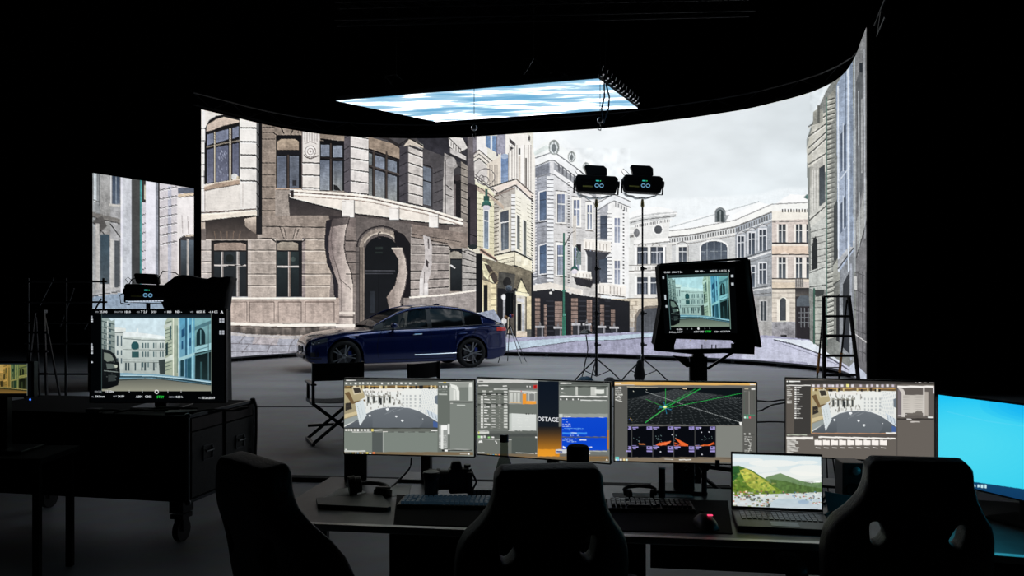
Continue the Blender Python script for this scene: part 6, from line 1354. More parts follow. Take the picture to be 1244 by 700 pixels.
for x in (-.12,-Wc+.12):
    for y in (.12,Dc-.12):
        w_ = MB().cyl((x-.02,y,.075),(x+.02,y,.075),.075,n=20).build('caster', BLACK, cart)
        MB().box((x,y,.17),(.09,.11,.03)).box((x-.03,y,.12),(.006,.06,.1)).box((x+.03,y,.12),(.006,.06,.1)).box((x,y,.24),(.1,.12,.09)).build('fork', METAL, w_)
MB().tube([(.02,Dc-.02,.86),(.035,Dc-.01,.80),(.03,Dc+.0,.6),(.03,Dc-.02,.35),(.02,Dc-.08,.24)],.011).build('side_cable', BLACK, cart)
# feed monitor
def flat_monitor(name, label, cat, box, d, img, texts, tint=(1,1,1), res=(420,290), stand=True, zfoot=None, k=4, group=None, glyph_h=3.2):
    x0,y0,x1,y1 = box; a = P(x0,y0,d); b = P(x1,y1,d); wd = b.x-a.x; h = a.z-b.z
    zf = b.z-.04 if zfoot is None else zfoot
    base = Vector(((a.x+b.x)/2, d+.06, zf)); t = thing(name, label, cat, base, 0, group)
    Mw = Matrix.Translation(base); zc = (a.z+b.z)/2-zf
    MB().box((0,-.035,zc),(wd,.045,h)).build('casing', BLACK, t, bevel=.004)
    u = np.linspace(-wd/2+.012, wd/2-.012, res[0]); v = np.linspace(zc+h/2-.010, zc-h/2+.010, res[1])
    co = np.zeros((res[1],res[0],3)); co[...,0]=u[None,:]; co[...,1]=-.0585; co[...,2]=v[:,None]
    wco = co+np.array(base)
    cv = feed_cv(box, img, tint, k)
    for f in texts.get('draw', []): f(cv)
    pixel_grid('screen', co, cv.sample(*project(wco)), LCD, t)
    for (body, px, py, hp_, col) in texts.get('text', []): text_on(t, Mw, body, px, py, hp_, col, yl=-.0605, wscale=.95)
    if stand:
        MB().box((0,.01,(zc-h/2+.14)/2+.008),(.08,.04,(zc-h/2)+.14)).build('stand', METAL, t)
        MB().box((0,.02,.008),(.34,.24,.016)).build('stand_base', METAL, t, bevel=.004)
    return t
def drw(c):
    for x in (157,173,204,220): c.line([(x,474),(x,477.6)],.7,(200,206,206))
    c.ring(190.3,476.2,2.1,2.1,.9,(240,240,240))
    for (x,y,n_) in ((110,388,2),(110,421.5,4),(110,439.5,1)):
        c.rect(x-2.6,y-4.2 if n_!=1 else y-.6,x+2.6,y-1.2 if n_!=1 else y+1.8,(150,154,160))
        for i in range(n_): c.rect(x-3,y+i*2.4-(.6 if n_>1 else 0),x+3,y+i*2.4+1.2,(196,200,206))
    for y in (389.6,404): c.rect(266.5,y-2.6,272.6,y+2.6,(170,174,182)); c.line([(267,y),(272,y)],.5,(40,40,44)); c.line([(269.6,y-2.4),(269.6,y+2.4)],.5,(40,40,44))
zt_cart = .845
flat_monitor('feed_monitor','large black monitor on the flight case cart showing the camera feed','monitor',(108,375.5,274.5,490),5.62,(123.5,386.5,256.5,475.3),
  dict(draw=[drw], text=[('FPS',116,380,1.9,'grey'),('25.000',121,380.2,2.6,'white'),('SHUTTER',139,380,1.9,'grey'),('180.0',151,380.2,2.6,'white'),('IRIS',166,380,1.9,'grey'),('T 2.0',171,380.2,2.8,'white'),('3/10',184,380.2,2.6,'white'),('EI',199.5,380,1.9,'grey'),('800',203,380.2,2.6,'white'),('ND -',213,380.2,2.8,'white'),('WB',231,380,1.9,'grey'),('6650 K',238.5,380.2,2.8,'white'),('-1.4 CC',253.5,380.2,2.6,'white'),('A',268,381,3.6,'white'),
   ('FOCUS',115,476.8,1.9,'grey'),('10.20m',128,477,2.6,'white'),('FL',111.5,483,1.9,'grey'),('54.0mm',116,483,2.6,'white'),('BAT',137.5,482.6,1.9,'grey'),('24.0V',143,483,2.6,'white'),('A004',165,483.4,2.8,'white'),('C002',176,483.4,2.8,'white'),('STBY',190.5,483.8,3.0,'green'),('MEDIA',205,483.4,1.9,'grey'),('0:30 h',213.5,483.6,2.6,'white'),('TC',241,484.6,1.9,'grey'),('03:20:25:19',245,484.8,2.6,'white')]), zfoot=.846)
# small sepia monitor, left edge
flat_monitor('field_monitor','small sepia-toned monitor at the left edge of the picture','monitor',(-52,439.5,40.5,483),4.7,(-36,443,33,478),dict(),tint=(.86,.66,.36),res=(200,100),zfoot=.72,k=4)
sb = thing('side_table','dark rolling equipment table under the small sepia monitor','table',(P(-10,0,4.75).x,4.75,0))
MB().box((0,0,.70),(.8,.42,.035)).build('table_top', MATTE, sb, bevel=.004)
for x in (-.36,.36):
    for y in (-.17,.17): MB().box((x,y,.343),(.035,.035,.68)).build('leg', MATTE, sb)
tag(MB().lathe([(.004,0),(.006,.003),(.002,.006)],10,Matrix.Translation(P(37,485.5,4.70)) @ Matrix.Rotation(R(90),4,'X')).build('indicator_light', glow('blue_led',(.05,.2,1),1.5)), 'tiny blue indicator light below the small sepia monitor', 'light')
# cables and clutter on the cart
for i,(pts,l) in enumerate(((((118,497),(140,492),(165,495),(200,490),(236,494)),'black cable wandering along the front of the cart top'),(((262,494),(275,488),(288,490),(300,494)),'black cable arching over the right end of the cart top'),(((150,497),(170,500),(196,498),(215,501)),'thin dark cable on the cart top below the feed monitor'),(((238,498),(262,492),(282,495),(296,491)),'second dark cable lying near the right end of the cart top'))):
    dq = [(CAM_Z-.86)/((y-363)/F) for x,y in pts]
    cable(l, [Vector(((x-622)/F*5.5, 5.36+.05*j, .858+.012*(j%2))) for j,(x,y) in enumerate(pts)], .007)
tag(MB().box((0,0,.008),(.18,.12,.016)).build('black_notebook', mat('worn_cover',(.05,.05,.055),.5,noise=(30,.5)), M=Matrix.Translation((P(226,0,5.5).x,5.42,.8465)) @ Matrix.Rotation(R(12),4,'Z'),bevel=.003),'scuffed dark notebook on the front of the cart top','notebook')
tag(MB().box((0,0,.016),(.09,.06,.03)).build('junction_box', METAL, M=Matrix.Translation((P(122,0,5.5).x,5.42,.8465)),bevel=.004),'small dark metal box on the cart top under the feed monitor','box')

# ================================================================== HOODED DIRECTOR MONITOR ON A STAND
hd = 6.0
def Q(px, py, dd=hd): return P(px, py, dd)
hm_base = Vector((Q(853,0).x, hd+.16, 0))
hm = thing('hooded_monitor','black hooded monitor on a floor stand, tilted, showing the teal camera feed','monitor',hm_base)
def plate(pts, y0, y1): 
    m = MB(); n = len(pts); a = [P(x,y,hd)+Vector((0,y0,0)) for x,y in pts]; b_ = [P(x,y,hd)+Vector((0,y1,0)) for x,y in pts]
    m.add(a+b_, [tuple(range(n)),tuple(range(2*n-1,n-1,-1))]+[(i,(i+1)%n,n+(i+1)%n,n+i) for i in range(n)]); return m
rel(plate([(799,323),(810,320.5),(884,318),(904.3,315.8),(907,351),(911,352),(918,421.5),(898,420),(892,414),(822,412),(820,419),(795,419),(800,390),(803,370)],0.012,.10).build('casing', MATTE, hm), hm)
rel(plate([(796,419),(820,418.4),(820,425),(892,423.6),(892,418),(918,421),(917.5,431),(880,429.5),(840,430.5),(797,426.5)],0.02,.09).build('bottom_frame', MATTE, hm), hm)
for pts,l in ((((799,323),(904.3,315.8),(903,313.6),(800,321)),'top'),(((799,323),(803,370),(795,419),(792.5,417),(800.5,370),(797,324)),'left'),(((904.3,315.8),(907,351),(918,421.5),(920.5,421),(909.5,351),(906.5,316)),'right')):
    rel(plate(pts,-.10,.05).build('hood_flap', FABRIC, hm), hm)
fc = feed_cv((794,312,922,410),(810.5,337,887,399),(.92,1.0,.99),5)
# the tilted screen: four corners
c4 = [P(803,329,hd), P(893,325,hd), P(896,405,hd), P(808,405.5,hd)]
uu = np.linspace(0,1,240); vv = np.linspace(0,1,200)
Uu, Vv = np.meshgrid(uu, vv); c4n = np.array([tuple(q) for q in c4])
co = ((1-Uu)*(1-Vv))[...,None]*c4n[0]+(Uu*(1-Vv))[...,None]*c4n[1]+(Uu*Vv)[...,None]*c4n[2]+((1-Uu)*Vv)[...,None]*c4n[3]
# its picture, laid out on the unit square of the screen
fc = Cv(0,0,90,78,8,(3,4,5)); fc.rect(8,6.2,81,9.6,(60,84,84),(40,56,58)); paint_feed(fc,8,9.6,81,70,(.86,.98,.97)); fc.line([(82,5),(82,73)],.8,(120,150,140)); fc.line([(7.4,5),(7.4,73)],.8,(80,110,110))
for (x,y,h_) in ((1.5,7,3),(2.4,30,6),(3,43,2.6)): fc.rect(x,y,x+2,y+h_,(190,200,206))
for y in (8.5,18): fc.rect(85,y,88,y+3,(190,196,200))
for x in (28,34,50,56): fc.line([(x,71.4),(x,73)],.5,(190,200,200))
fc.ell(42,72.2,1.3,1.3,(226,230,230))
class UV_: pass
scr = pixel_grid('screen', co+np.array([0,.008,0]), fc.sample(Uu*90, Vv*78), LCD, hm); rel(scr, hm)
for (body,u_,v_,hp_,col) in (('25.000  180.0  T 2.0',.04,.040,2.0,'white'),('800  ND -',.46,.045,2.0,'white'),('6650 K  -1.4 CC  A',.66,.050,2.2,'white'),('10.20m',.16,.945,1.8,'white'),('54.0mm  24.0V',.06,.99,1.9,'white'),('A004 C002',.40,.985,1.9,'white'),('STBY',.56,.985,2.3,'green'),('0:30 h  03:20:25:19',.68,.985,1.8,'white')):
    q = (c4[0]*(1-u_)+c4[1]*u_)*(1-v_)+(c4[3]*(1-u_)+c4[2]*u_)*v_
    me = text_mesh(body, hp_/F*hd/.72, True); me.materials.clear(); me.materials.append(GLYPH[col]); o = bpy.data.objects.new('lettering', me); C.objects.link(o); o.parent = hm
    o.matrix_parent_inverse = hm.matrix_basis.inverted(); o.matrix_basis = Matrix.Translation(q+Vector((0,.005,0))) @ Matrix.Rotation(R(90),4,'X') @ Matrix.Rotation(R(1.2),4,'Z')
for (x,y) in ((831,414.5),(839,413.6),(858,413.4)): rel(MB().box(P(x,y,hd)+Vector((0,.009,0)),(.010,.004,.005)).build('button', glow('amber_led_%d'%x,(.30,.28,.16),1), hm), hm)
b0 = hm_base
rel(MB().box((b0.x,hd+.13,1.04),(.085,.05,.30)).box((b0.x-.05,hd+.13,1.04),(.03,.04,.26)).box((b0.x+.05,hd+.13,1.04),(.03,.04,.26)).box((b0.x,hd+.10,1.20),(.05,.02,.06)).build('bracket', METAL, hm, bevel=.004), hm)
rel(MB().cyl((b0.x,hd+.14,.06),(b0.x,hd+.14,1.1),.024,n=14).build('pole', METAL, hm), hm)
rel(MB().beam(Q(895,429)+Vector((0,.1,0)), Q(864,450)+Vector((0,.12,0)),.012,.02).build('brace', METAL, hm), hm)
rel(MB().add([Q(820,433)+Vector((0,.1,0)),Q(838,435)+Vector((0,.1,0)),Q(844,447)+Vector((0,.1,0)),Q(838,448)+Vector((0,.1,0)),Q(820,433)+Vector((0,.12,0)),Q(838,435)+Vector((0,.12,0)),Q(844,447)+Vector((0,.12,0)),Q(838,448)+Vector((0,.12,0))],[(0,1,2,3),(7,6,5,4),(0,4,5,1),(1,5,6,2),(2,6,7,3),(3,7,4,0)]).build('bracket', METAL, hm), hm)
for a in (90,210,330): rel(MB().beam((b0.x,hd+.14,.30),(b0.x+.42*math.cos(R(a)),hd+.14+.42*math.sin(R(a)),.025),.03,.02).build('leg', METAL, hm), hm)
for x in (854,866,871): rel(MB().tube((Q(x,419,hd)+Vector((0,.03,0)),Q(x,425,hd)+Vector((0,.03,0))),.004,5).build('strut', METAL, hm), hm)

# ================================================================== STUDIO LIGHTS ON STANDS
SAIL = mat('white_diffusion', (.75,.77,.8), .6, noise=(4,.08)); 
_nt = SAIL.node_tree; _tr = _nt.nodes.new('ShaderNodeBsdfTranslucent'); _tr.inputs[0].default_value = (1,1,1,1)
_mx = _nt.nodes.new('ShaderNodeMixShader'); _mx.inputs[0].default_value = .9
_out = _nt.nodes['Material Output']; _nt.links.new(_nt.nodes['Principled BSDF'].outputs[0], _mx.inputs[1]); _nt.links.new(_tr.outputs[0], _mx.inputs[2]); _nt.links.new(_mx.outputs[0], _out.inputs[0])
BRASS = mat('brass_spigot', (.6,.5,.25), .35, metal=.8, noise=(30,.1))
YEL = mat('yellow_label', (.55,.5,.12), .5, noise=(30,.1))
def fixture(t, M, w_=.83, display=True):
    # local: x across, z up, back of the lamp faces -y
    MB().prism([(-w_/2,-.02),(-w_/2+.03,-.15),(-w_/2+.07,-.17),(w_/2-.03,-.17),(w_/2-.01,-.08),(w_/2,.10),(w_/2-.06,.14),(-w_/2+.03,.14),(-w_/2,.10)], -.10,.16, M).build('lamp_body', MATTE, t, bevel=.01)
    for z in (-.09,.0,.06): MB().box((-.0,-.103,z),(w_*.8,.008,.008),M).build('cooling_fin', METAL, t)
    MB().box((-.17,-.105,-.08),(.19,.006,.026),M).build('sticker', YEL, t, label='yellow striped label')
    MB().prism([(-.2,.0),(-.25,.15),(-.23,.18),(.12,.18),(.18,.13),(.19,0),(.15,-.01),(-.16,-.01)], -.06,.08, M @ Matrix.Translation((0,0,.155))).build('ballast_box', METAL, t, bevel=.008)
    MB().tube([(-.26,0,.16),(-.30,0,.20),(-.38,0,.26),(-.42,0,.22),(-.36,0,.14),(-.30,-.02,.11)],.006,5,M).build('safety_cable', METAL, t)
    for x in (-w_/2-.015, w_/2+.02): MB().cyl((x-.02,0,.0),(x+.02,0,.0),.06,n=14,M=M).build('knob', BLACK, t)
    MB().beam((-w_/2-.02,0,.0),(-w_/2-.02,0,-.20),.03,.012,M).beam((w_/2+.02,0,.0),(w_/2+.02,0,-.20),.03,.012,M).beam((-w_/2-.02,0,-.20),(w_/2+.02,0,-.20),.03,.014,M).build('yoke', METAL, t)
    if display:
        d = MB().box((.06,-.106,-.02),(.20,.008,.13),M).build('control_panel', BLACK, t)
        MB().box((.01,-.112,.035),(.06,.004,.022),M).build('display', glow('cyan_display',tuple(srgb((50,180,170))),1), d)
        MB().box((.065,-.112,.035),(.014,.004,.02),M).build('status_light', glow('green_status',(.05,.6,.15),1), d)
        q = MB()
        for x in (.0,.09): q.tube([(x+.035*math.cos(a),-.112,-.055+.03*math.sin(a)) for a in np.linspace(0,2*math.pi,14)],.007,4,M)
        q.build('lit_ring', glow('blue_rings',tuple(srgb((110,160,195))),1), d)
def light_stand(px, d, top_z, label, glab, w_):
    x = (px-622)/F*d; base = Vector((x,d,0))
    t = thing('light_stand', label, 'light stand', base, 0, 'light stands in front of the far street')
    MB().cyl((0,0,.14),(0,0,1.35),.026,n=12).build('lower_tube', METAL, t)
    MB().cyl((0,0,1.3),(0,0,2.2),.021,n=12).build('middle_tube', METAL, t)
    MB().cyl((0,0,2.15),(0,0,top_z-.36),.016,n=12).build('upper_tube', METAL, t)
    MB().lathe([(.02,0),(.035,.03),(.03,.10),(.02,.16)],14,Matrix.Translation((0,0,top_z-.46))).build('spigot', BRASS, t, label='brass coloured spigot')
    for z in (1.32,2.17,.72): 
        c_ = MB().cyl((0,0,z-.03),(0,0,z+.04),.036,n=14).build('collar', METAL, t)
        MB().cyl((.03,0,z),(.085,-.01,z),.016,n=8).build('knob', BLACK, c_)
    for a in (-150,-30,95):
        ex = Vector((.55*math.cos(R(a)),.55*math.sin(R(a)),.02))
        l = MB().tube(((0,0,.46),ex*.6+Vector((0,0,.20)),ex),.013).build('leg', METAL, t)
        MB().tube(((0,0,.12),ex*.5+Vector((0,0,.23))),.009).build('brace', METAL, l)
        MB().cyl((ex.x,ex.y,0),(ex.x,ex.y,.05),.022,n=8).build('foot', BLACK, l)
    f = thing('studio_light', glab, 'studio light', Vector((x,d,top_z)), 0, 'studio lights on the two tall stands')
    fixture(f, Matrix.Rotation(R(3),4,'Y'), w_)
    # white diffusion bag sagging under the lamp
    m = MB(); rows = []
    for j in range(7):
        y = -.1+.28*j/6; rows.append([((u-.5)*w_*.92, y, -.175-.105*math.sin(math.pi*min(1,max(0,(u*1.02))))**.6-.012*math.sin(u*23+j)) for u in np.linspace(0,1,24)])
    m.grid(rows); m.build('diffusion_cover', SAIL, f, smooth=True, label='white diffusion cloth under the lamp')
    return t
light_stand(724.5,15.7,3.80,'black light stand, left of the pair before the pale house','studio light on the left one of the two tall stands',.80)
light_stand(780.5,15.7,3.80,'black light stand, right of the pair before the round tower','studio light on the right one of the two tall stands',.74)
cable('black mains cable hanging beside the left light stand', [P(712,407,15.6),P(714,425,15.6),P(711,440,15.6),P(708,455,15.6),P(704,464,15.4)], .012)
# small dish lamp clamped to the left stand
q = P(712,404,15.5); dl_ = thing('clip_lamp','small black dish lamp clamped to the left light stand','lamp',q)
MB().lathe([(.02,.06),(.05,.05),(.14,-.01),(.13,-.02)],18).build('shade', METAL, dl_)
MB().tube([(0,0,.05),(-.02,0,.16),(.10,.02,.18),(.17,.12,.02)],.010,6).build('arm', METAL, dl_)
# sandbags
def sandbag(px, d, label, m_):
    q = P(px,0,d); q.z = 0; g = MB().grid([[(x*(.5+.5*abs(math.cos(a)))*1.0, w_*math.cos(a), max(0,.07*h_+.07*h_*math.sin(a))) for a in np.linspace(0,2*math.pi,13)] for x,w_,h_ in ((-.19,.02,.3),(-.16,.09,.9),(-.08,.11,1.2),(0,.07,.8),(.08,.11,1.2),(.16,.09,.9),(.19,.02,.3))])
    return tag(g.build('sandbag', m_, smooth=True, M=Matrix.Translation(q) @ Matrix.Rotation(rng.random()*2,4,'Z')), label, 'sandbag', 'sandbags at the feet of the light stands')
BLUEBAG = mat('blue_canvas',(.03,.10,.17),.7,noise=(20,.3),bump=(80,.3)); 
sandbag(711,15.2,'blue sandbag on the left foot of the left light stand',BLUEBAG); sandbag(741,15.0,'black sandbag at the right foot of the left light stand',FABRIC)
sb_ = thing('sandbag','black sandbag hanging on the legs of the right light stand','sandbag',P(777,0,15.45)-Vector((0,0,P(777,0,15.45).z)),0,'sandbags at the feet of the light stands')
MB().lathe([(.01,.46),(.05,.42),(.08,.30),(.11,.15),(.07,.05),(.02,.03)],14,Matrix.Diagonal((1,.5,1,1))).build('bag', FABRIC, sb_, smooth=True)
MB().tube([(0,0,.44),(.03,0,.52),(.05,.1,.55)],.010).build('strap', WHITE, sb_)

# big light and black cloth behind the feed monitor
q = P(180,355,9.0)
lt = thing('floor_light','studio light with a green display, leftmost, above the feed monitor','studio light',Vector((q.x,q.y,0)))
Mf = Matrix.Translation((0,0,q.z)) @ Matrix.Rotation(R(2),4,'Y') @ Matrix.Scale(.60,4)
fixture(lt, Mf, .80)
MB().cyl((0,0,.0),(0,0,q.z-.12),.022,n=12).build('stand_tube', METAL, lt)
for a in (-150,-30,90): MB().beam((0,0,.4),(.45*math.cos(R(a)),.45*math.sin(R(a)),.02),.025,.02).build('stand_leg', METAL, lt)
m = MB()
for i in range(12): m.box((-.17+i*.032,-.075,q.z-.105+.001*i),(.024,.008,.014))
m.build('shiny_edge', glow('edge_shine_glow',tuple(srgb((190,200,215))),1), lt, label='white shine of the lamp edge, put in as glow')  # emissive blocks stand in for the shine on the lamp's chrome edge
for k_,(pts) in enumerate(([(-.24,0,q.z-.0),(-.31,0,q.z-.03),(-.30,0,q.z-.12),(-.2,0,q.z-.14)],[(.10,0,q.z+.12),(.16,0,q.z+.23),(.30,0,q.z+.21),(.42,0,q.z+.12)],[(-.22,0,q.z+.06),(-.18,0,q.z+.14),(-.05,0,q.z+.17),(.06,0,q.z+.10)])): MB().tube(pts,.006,5).build('cable', METAL, lt)
MB().box((.13,-.06,q.z+.09),(.022,.012,.10),Matrix.Identity(4)).build('clamp', ALU, lt)
cl = P(236,358,9.15)
outl = [(195,352),(200,345),(206,342),(214,336.5),(222,334),(228,334.5),(236,337),(244,338),(250,339.5),(258,336.5),(268,337.5),(277,336),(280,338),(279,344),(276,356),(272,378),(200,378),(197,366)]
m = MB(); n = len(outl); a = [P(x,y,9.15)+Vector((0,-.02+.03*math.sin(i*1.7),0)) for i,(x,y) in enumerate(outl)]; b_ = [v+Vector((0,.22,0)) for v in a]
ctr_ = sum(a,Vector())/n
bmv = [v-Vector((cl.x,9.15,0)) for v in a+b_]+[ctr_-Vector((cl.x,9.15,0))+Vector((0,-.10,0)), ctr_-Vector((cl.x,9.15,0))+Vector((0,.3,0))]
m.add(bmv, [(i,(i+1)%n,2*n) for i in range(n)]+[(n+(i+1)%n,n+i,2*n+1) for i in range(n)]+[(i,n+i,n+(i+1)%n,(i+1)%n) for i in range(n)])
bk = thing('draped_cart','tall black cloth draped over gear behind the feed monitor','cloth',(cl.x,9.15,0))
m.build('cloth_top', FABRIC, bk, smooth=True)
zb_ = P(0,378,9.15).z
MB().prism([(-.34,0),(.34,0),(.32,zb_+.02),(-.33,zb_+.02)],-.05,.25).build('cloth_side', FABRIC, bk)

# ================================================================== TRIPOD TRACKER NEAR THE CAR
d = 20.6; x = (619-622)/F*d
tr_ = thing('tracking_tripod','thin tripod with a tracking device behind the rear of the car','tripod',(x,d,0))
for (ex,ey,m_) in ((.30,-.35,STEEL),(-.05,.35,METAL),(-.28,-.2,METAL)): MB().tube(((0,0,.95),(ex,ey,.012)),.012).build('leg', m_, tr_)
MB().tube(((.02,-.02,.95),(.42,.1,.012)),.009).build('leg', METAL, tr_)
MB().cyl((0,0,.85),(0,0,1.1),.022).build('centre_column', METAL, tr_)
MB().box((0,0,1.45),(.20,.08,.62)).build('device_body', METAL, tr_, bevel=.01)
MB().box((.03,-.045,1.5),(.05,.015,.5)).build('device_face', ALU, tr_)
MB().lathe([(.02,-.08),(.07,-.06),(.085,0),(.07,.06),(.02,.08)],16,Matrix.Translation((-.02,0,1.86))).build('sensor_dome', mat('grey_dome',(.20,.23,.28),.3,noise=(20,.1)), tr_, smooth=True)
for dx,col in ((-.09,(.4,.17,.05)),(.03,(.03,.06,.35)),(.06,(.35,.06,.05))): MB().lathe([(.01,-.05),(.045,-.02),(.045,.02),(.01,.05)],12,Matrix.Translation((dx,-.07,1.16+dx*.3))).build('coloured_knob', mat('knob_paint',col,.4,noise=(20,.1)), tr_, smooth=True)

# ================================================================== STEP LADDER
d = 14.6; xl, xr = (995-622)/F*d, (1037-622)/F*d; xc = (xl+xr)/2
ld = thing('step_ladder','black step ladder standing in front of the right end of the LED wall','ladder',(xc,d,0))
zt = 1.6+(363-361)/F*d; ORA = mat('orange_fibreglass',(.42,.17,.02),.5,noise=(20,.15))
hb, ht_ = (xr-xl)/2, .225
for s_ in (-1,1):
    MB().beam((s_*hb,-.25,.0),(s_*ht_,0,zt),.05,.06).build('side_rail', MATTE, ld)
    MB().beam((s_*.20,.42,.0),(s_*.20,.03,zt-.05),.02,.035).build('rear_rail', MATTE, ld)
    MB().beam((s_*.20,.42-.39*.17-.0,.26),(s_*.20,.42-.39*.38,.62),.032,.045).build('rail_sleeve', ORA, ld, label='orange sleeve on the rear rail')
MB().box((0,0,zt+.01),(ht_*2+.04,.12,.035)).build('top_cap', METAL, ld, bevel=.005)
for k_,py in enumerate((384.5,408.5,432,455,478)):
    z = CAM_Z-(py-363)/F*(d-.1); f_ = 1-z/zt
    MB().box((0,-.25*f_,z),((ht_+(hb-ht_)*f_)*2,.09,.042)).build('step', MATTE, ld)
for z in (.35,.95): MB().beam((-hb*.7,.42*(1-z/zt)+.0,z),(hb*.7,.42*(1-z/zt),z),.02,.02).build('rear_brace', METAL, ld)

# ================================================================== DIRECTOR'S CHAIRS
def directors_chair(x, d, rz, label, s=1.0):
    t = thing('directors_chair', label, 'chair', (x,d,0), rz, 'folding director chairs before the car'); t.scale = (s,s,s)
    w_ = .27
    for y in (-.2,.2):
        for a in (-1,1): MB().beam((a*w_,y,.02),(-a*w_,y,.45),.022,.035).build('cross_leg', METAL, t)
    for a in (-1,1):
        MB().box((a*w_,0,.018),(.035,.50,.025)).build('floor_rail', METAL, t)
        MB().box((a*w_,0,.46),(.035,.46,.035)).build('seat_rail', METAL, t)
        MB().box((a*w_,-.2,.68),(.03,.035,.44+.0)).build('back_post', METAL, t)
        MB().box((a*w_,.18,.56),(.03,.035,.20)).build('arm_post', METAL, t)
        MB().box((a*w_,0,.665),(.06,.50,.02)).build('armrest', METAL, t, bevel=.004)
    MB().grid([[(a*w_,y,.475-.02*(1-a*a)) for a in np.linspace(-1,1,7)] for y in (-.2,-.1,0,.1,.2)]).build('seat', FABRIC, t, mods=[('SOLIDIFY',dict(thickness=.008))])
    MB().grid([[(a*(w_+.012),-.2-.025*(1-a*a),z) for a in np.linspace(-1,1,9)] for z in (.70,.78,.86,.895)]).build('backrest', FABRIC, t, mods=[('SOLIDIFY',dict(thickness=.008))])
    MB().beam((-w_,.2,.16),(w_,.2,.16),.02,.03).build('stretcher', METAL, t)
    return t
directors_chair((408-622)/F*9.3, 9.25, R(22), 'black folding director chair left of the monitors, front wheel behind it')
directors_chair((501-622)/F*9.9, 9.95, R(52), 'black folding director chair whose back shows above the left monitor', .93)

# ================================================================== GAMING CHAIRS
def chair_shell():
    half = [(.0,.70),(.08,.70),(.132,.699),(.148,.68),(.150,.635),(.164,.585),(.192,.535),(.228,.485),(.247,.435),(.253,.38),(.255,.34),(.250,.26),(.238,.16),(.225,.06),(.20,.0),(.10,-.02),(0,-.02)]
    cu = bpy.data.curves.new('s','CURVE'); cu.dimensions = '2D'; cu.fill_mode = 'BOTH'; cu.extrude = .028; cu.bevel_depth = .018; cu.bevel_resolution = 2; cu.offset = -.012
    outline = [(x,z) for x,z in half] + [(-x,z) for x,z in half[-2:0:-1]]
    holes = [[(.082,.455),(.112,.52),(.150,.512),(.140,.43),(.122,.40)],[(-.082,.455),(-.122,.40),(-.140,.43),(-.150,.512),(-.112,.52)]]
    for loop in [outline]+holes:
        sp_ = cu.splines.new('POLY'); sp_.points.add(len(loop)-1); sp_.use_cyclic_u = True
        for p_, (x,z) in zip(sp_.points, loop): p_.co = (x,z,0,1)
    o = bpy.data.objects.new('s', cu); C.objects.link(o)
    dg = bpy.context.evaluated_depsgraph_get(); dg.update()
    me = bpy.data.meshes.new_from_object(o.evaluated_get(dg)); bpy.data.objects.remove(o)
    bm = bmesh.new(); bm.from_mesh(me)
    bmesh.ops.remove_doubles(bm, verts=bm.verts, dist=.0004); bm.to_mesh(me); bm.free()
    o = bpy.data.objects.new('backrest', me); C.objects.link(o)
    r_ = o.modifiers.new('r','REMESH'); r_.mode = 'VOXEL'; r_.voxel_size = .0095
    s_ = o.modifiers.new('s','SMOOTH'); s_.factor = .5; s_.iterations = 5
    bake(o); me = o.data; n = len(me.vertices); a = np.zeros(n*3); me.vertices.foreach_get('co', a); a = a.reshape(-1,3)
    x, z, y = a[:,0].copy(), a[:,1].copy(), a[:,2].copy()     # curve plane -> upright
    ax = np.abs(x)
    wing = np.clip((ax-.10)/.15,0,1)**1.5*.085*np.clip(1-np.abs(z-.35)/.5,0,1)
    lum = .03*np.exp(-((z-.18)/.12)**2) - .02*np.exp(-((z-.6)/.1)**2)
    Y = y*(1+.25*np.exp(-((z-.3)/.25)**2)) + wing + lum
    b = np.stack([x, Y, z], -1); me.vertices.foreach_set('co', b.reshape(-1))
    me.polygons.foreach_set('use_smooth', [True]*len(me.polygons)); me.update(); me.materials.append(LEATHER)
    return o
SHELL = chair_shell()
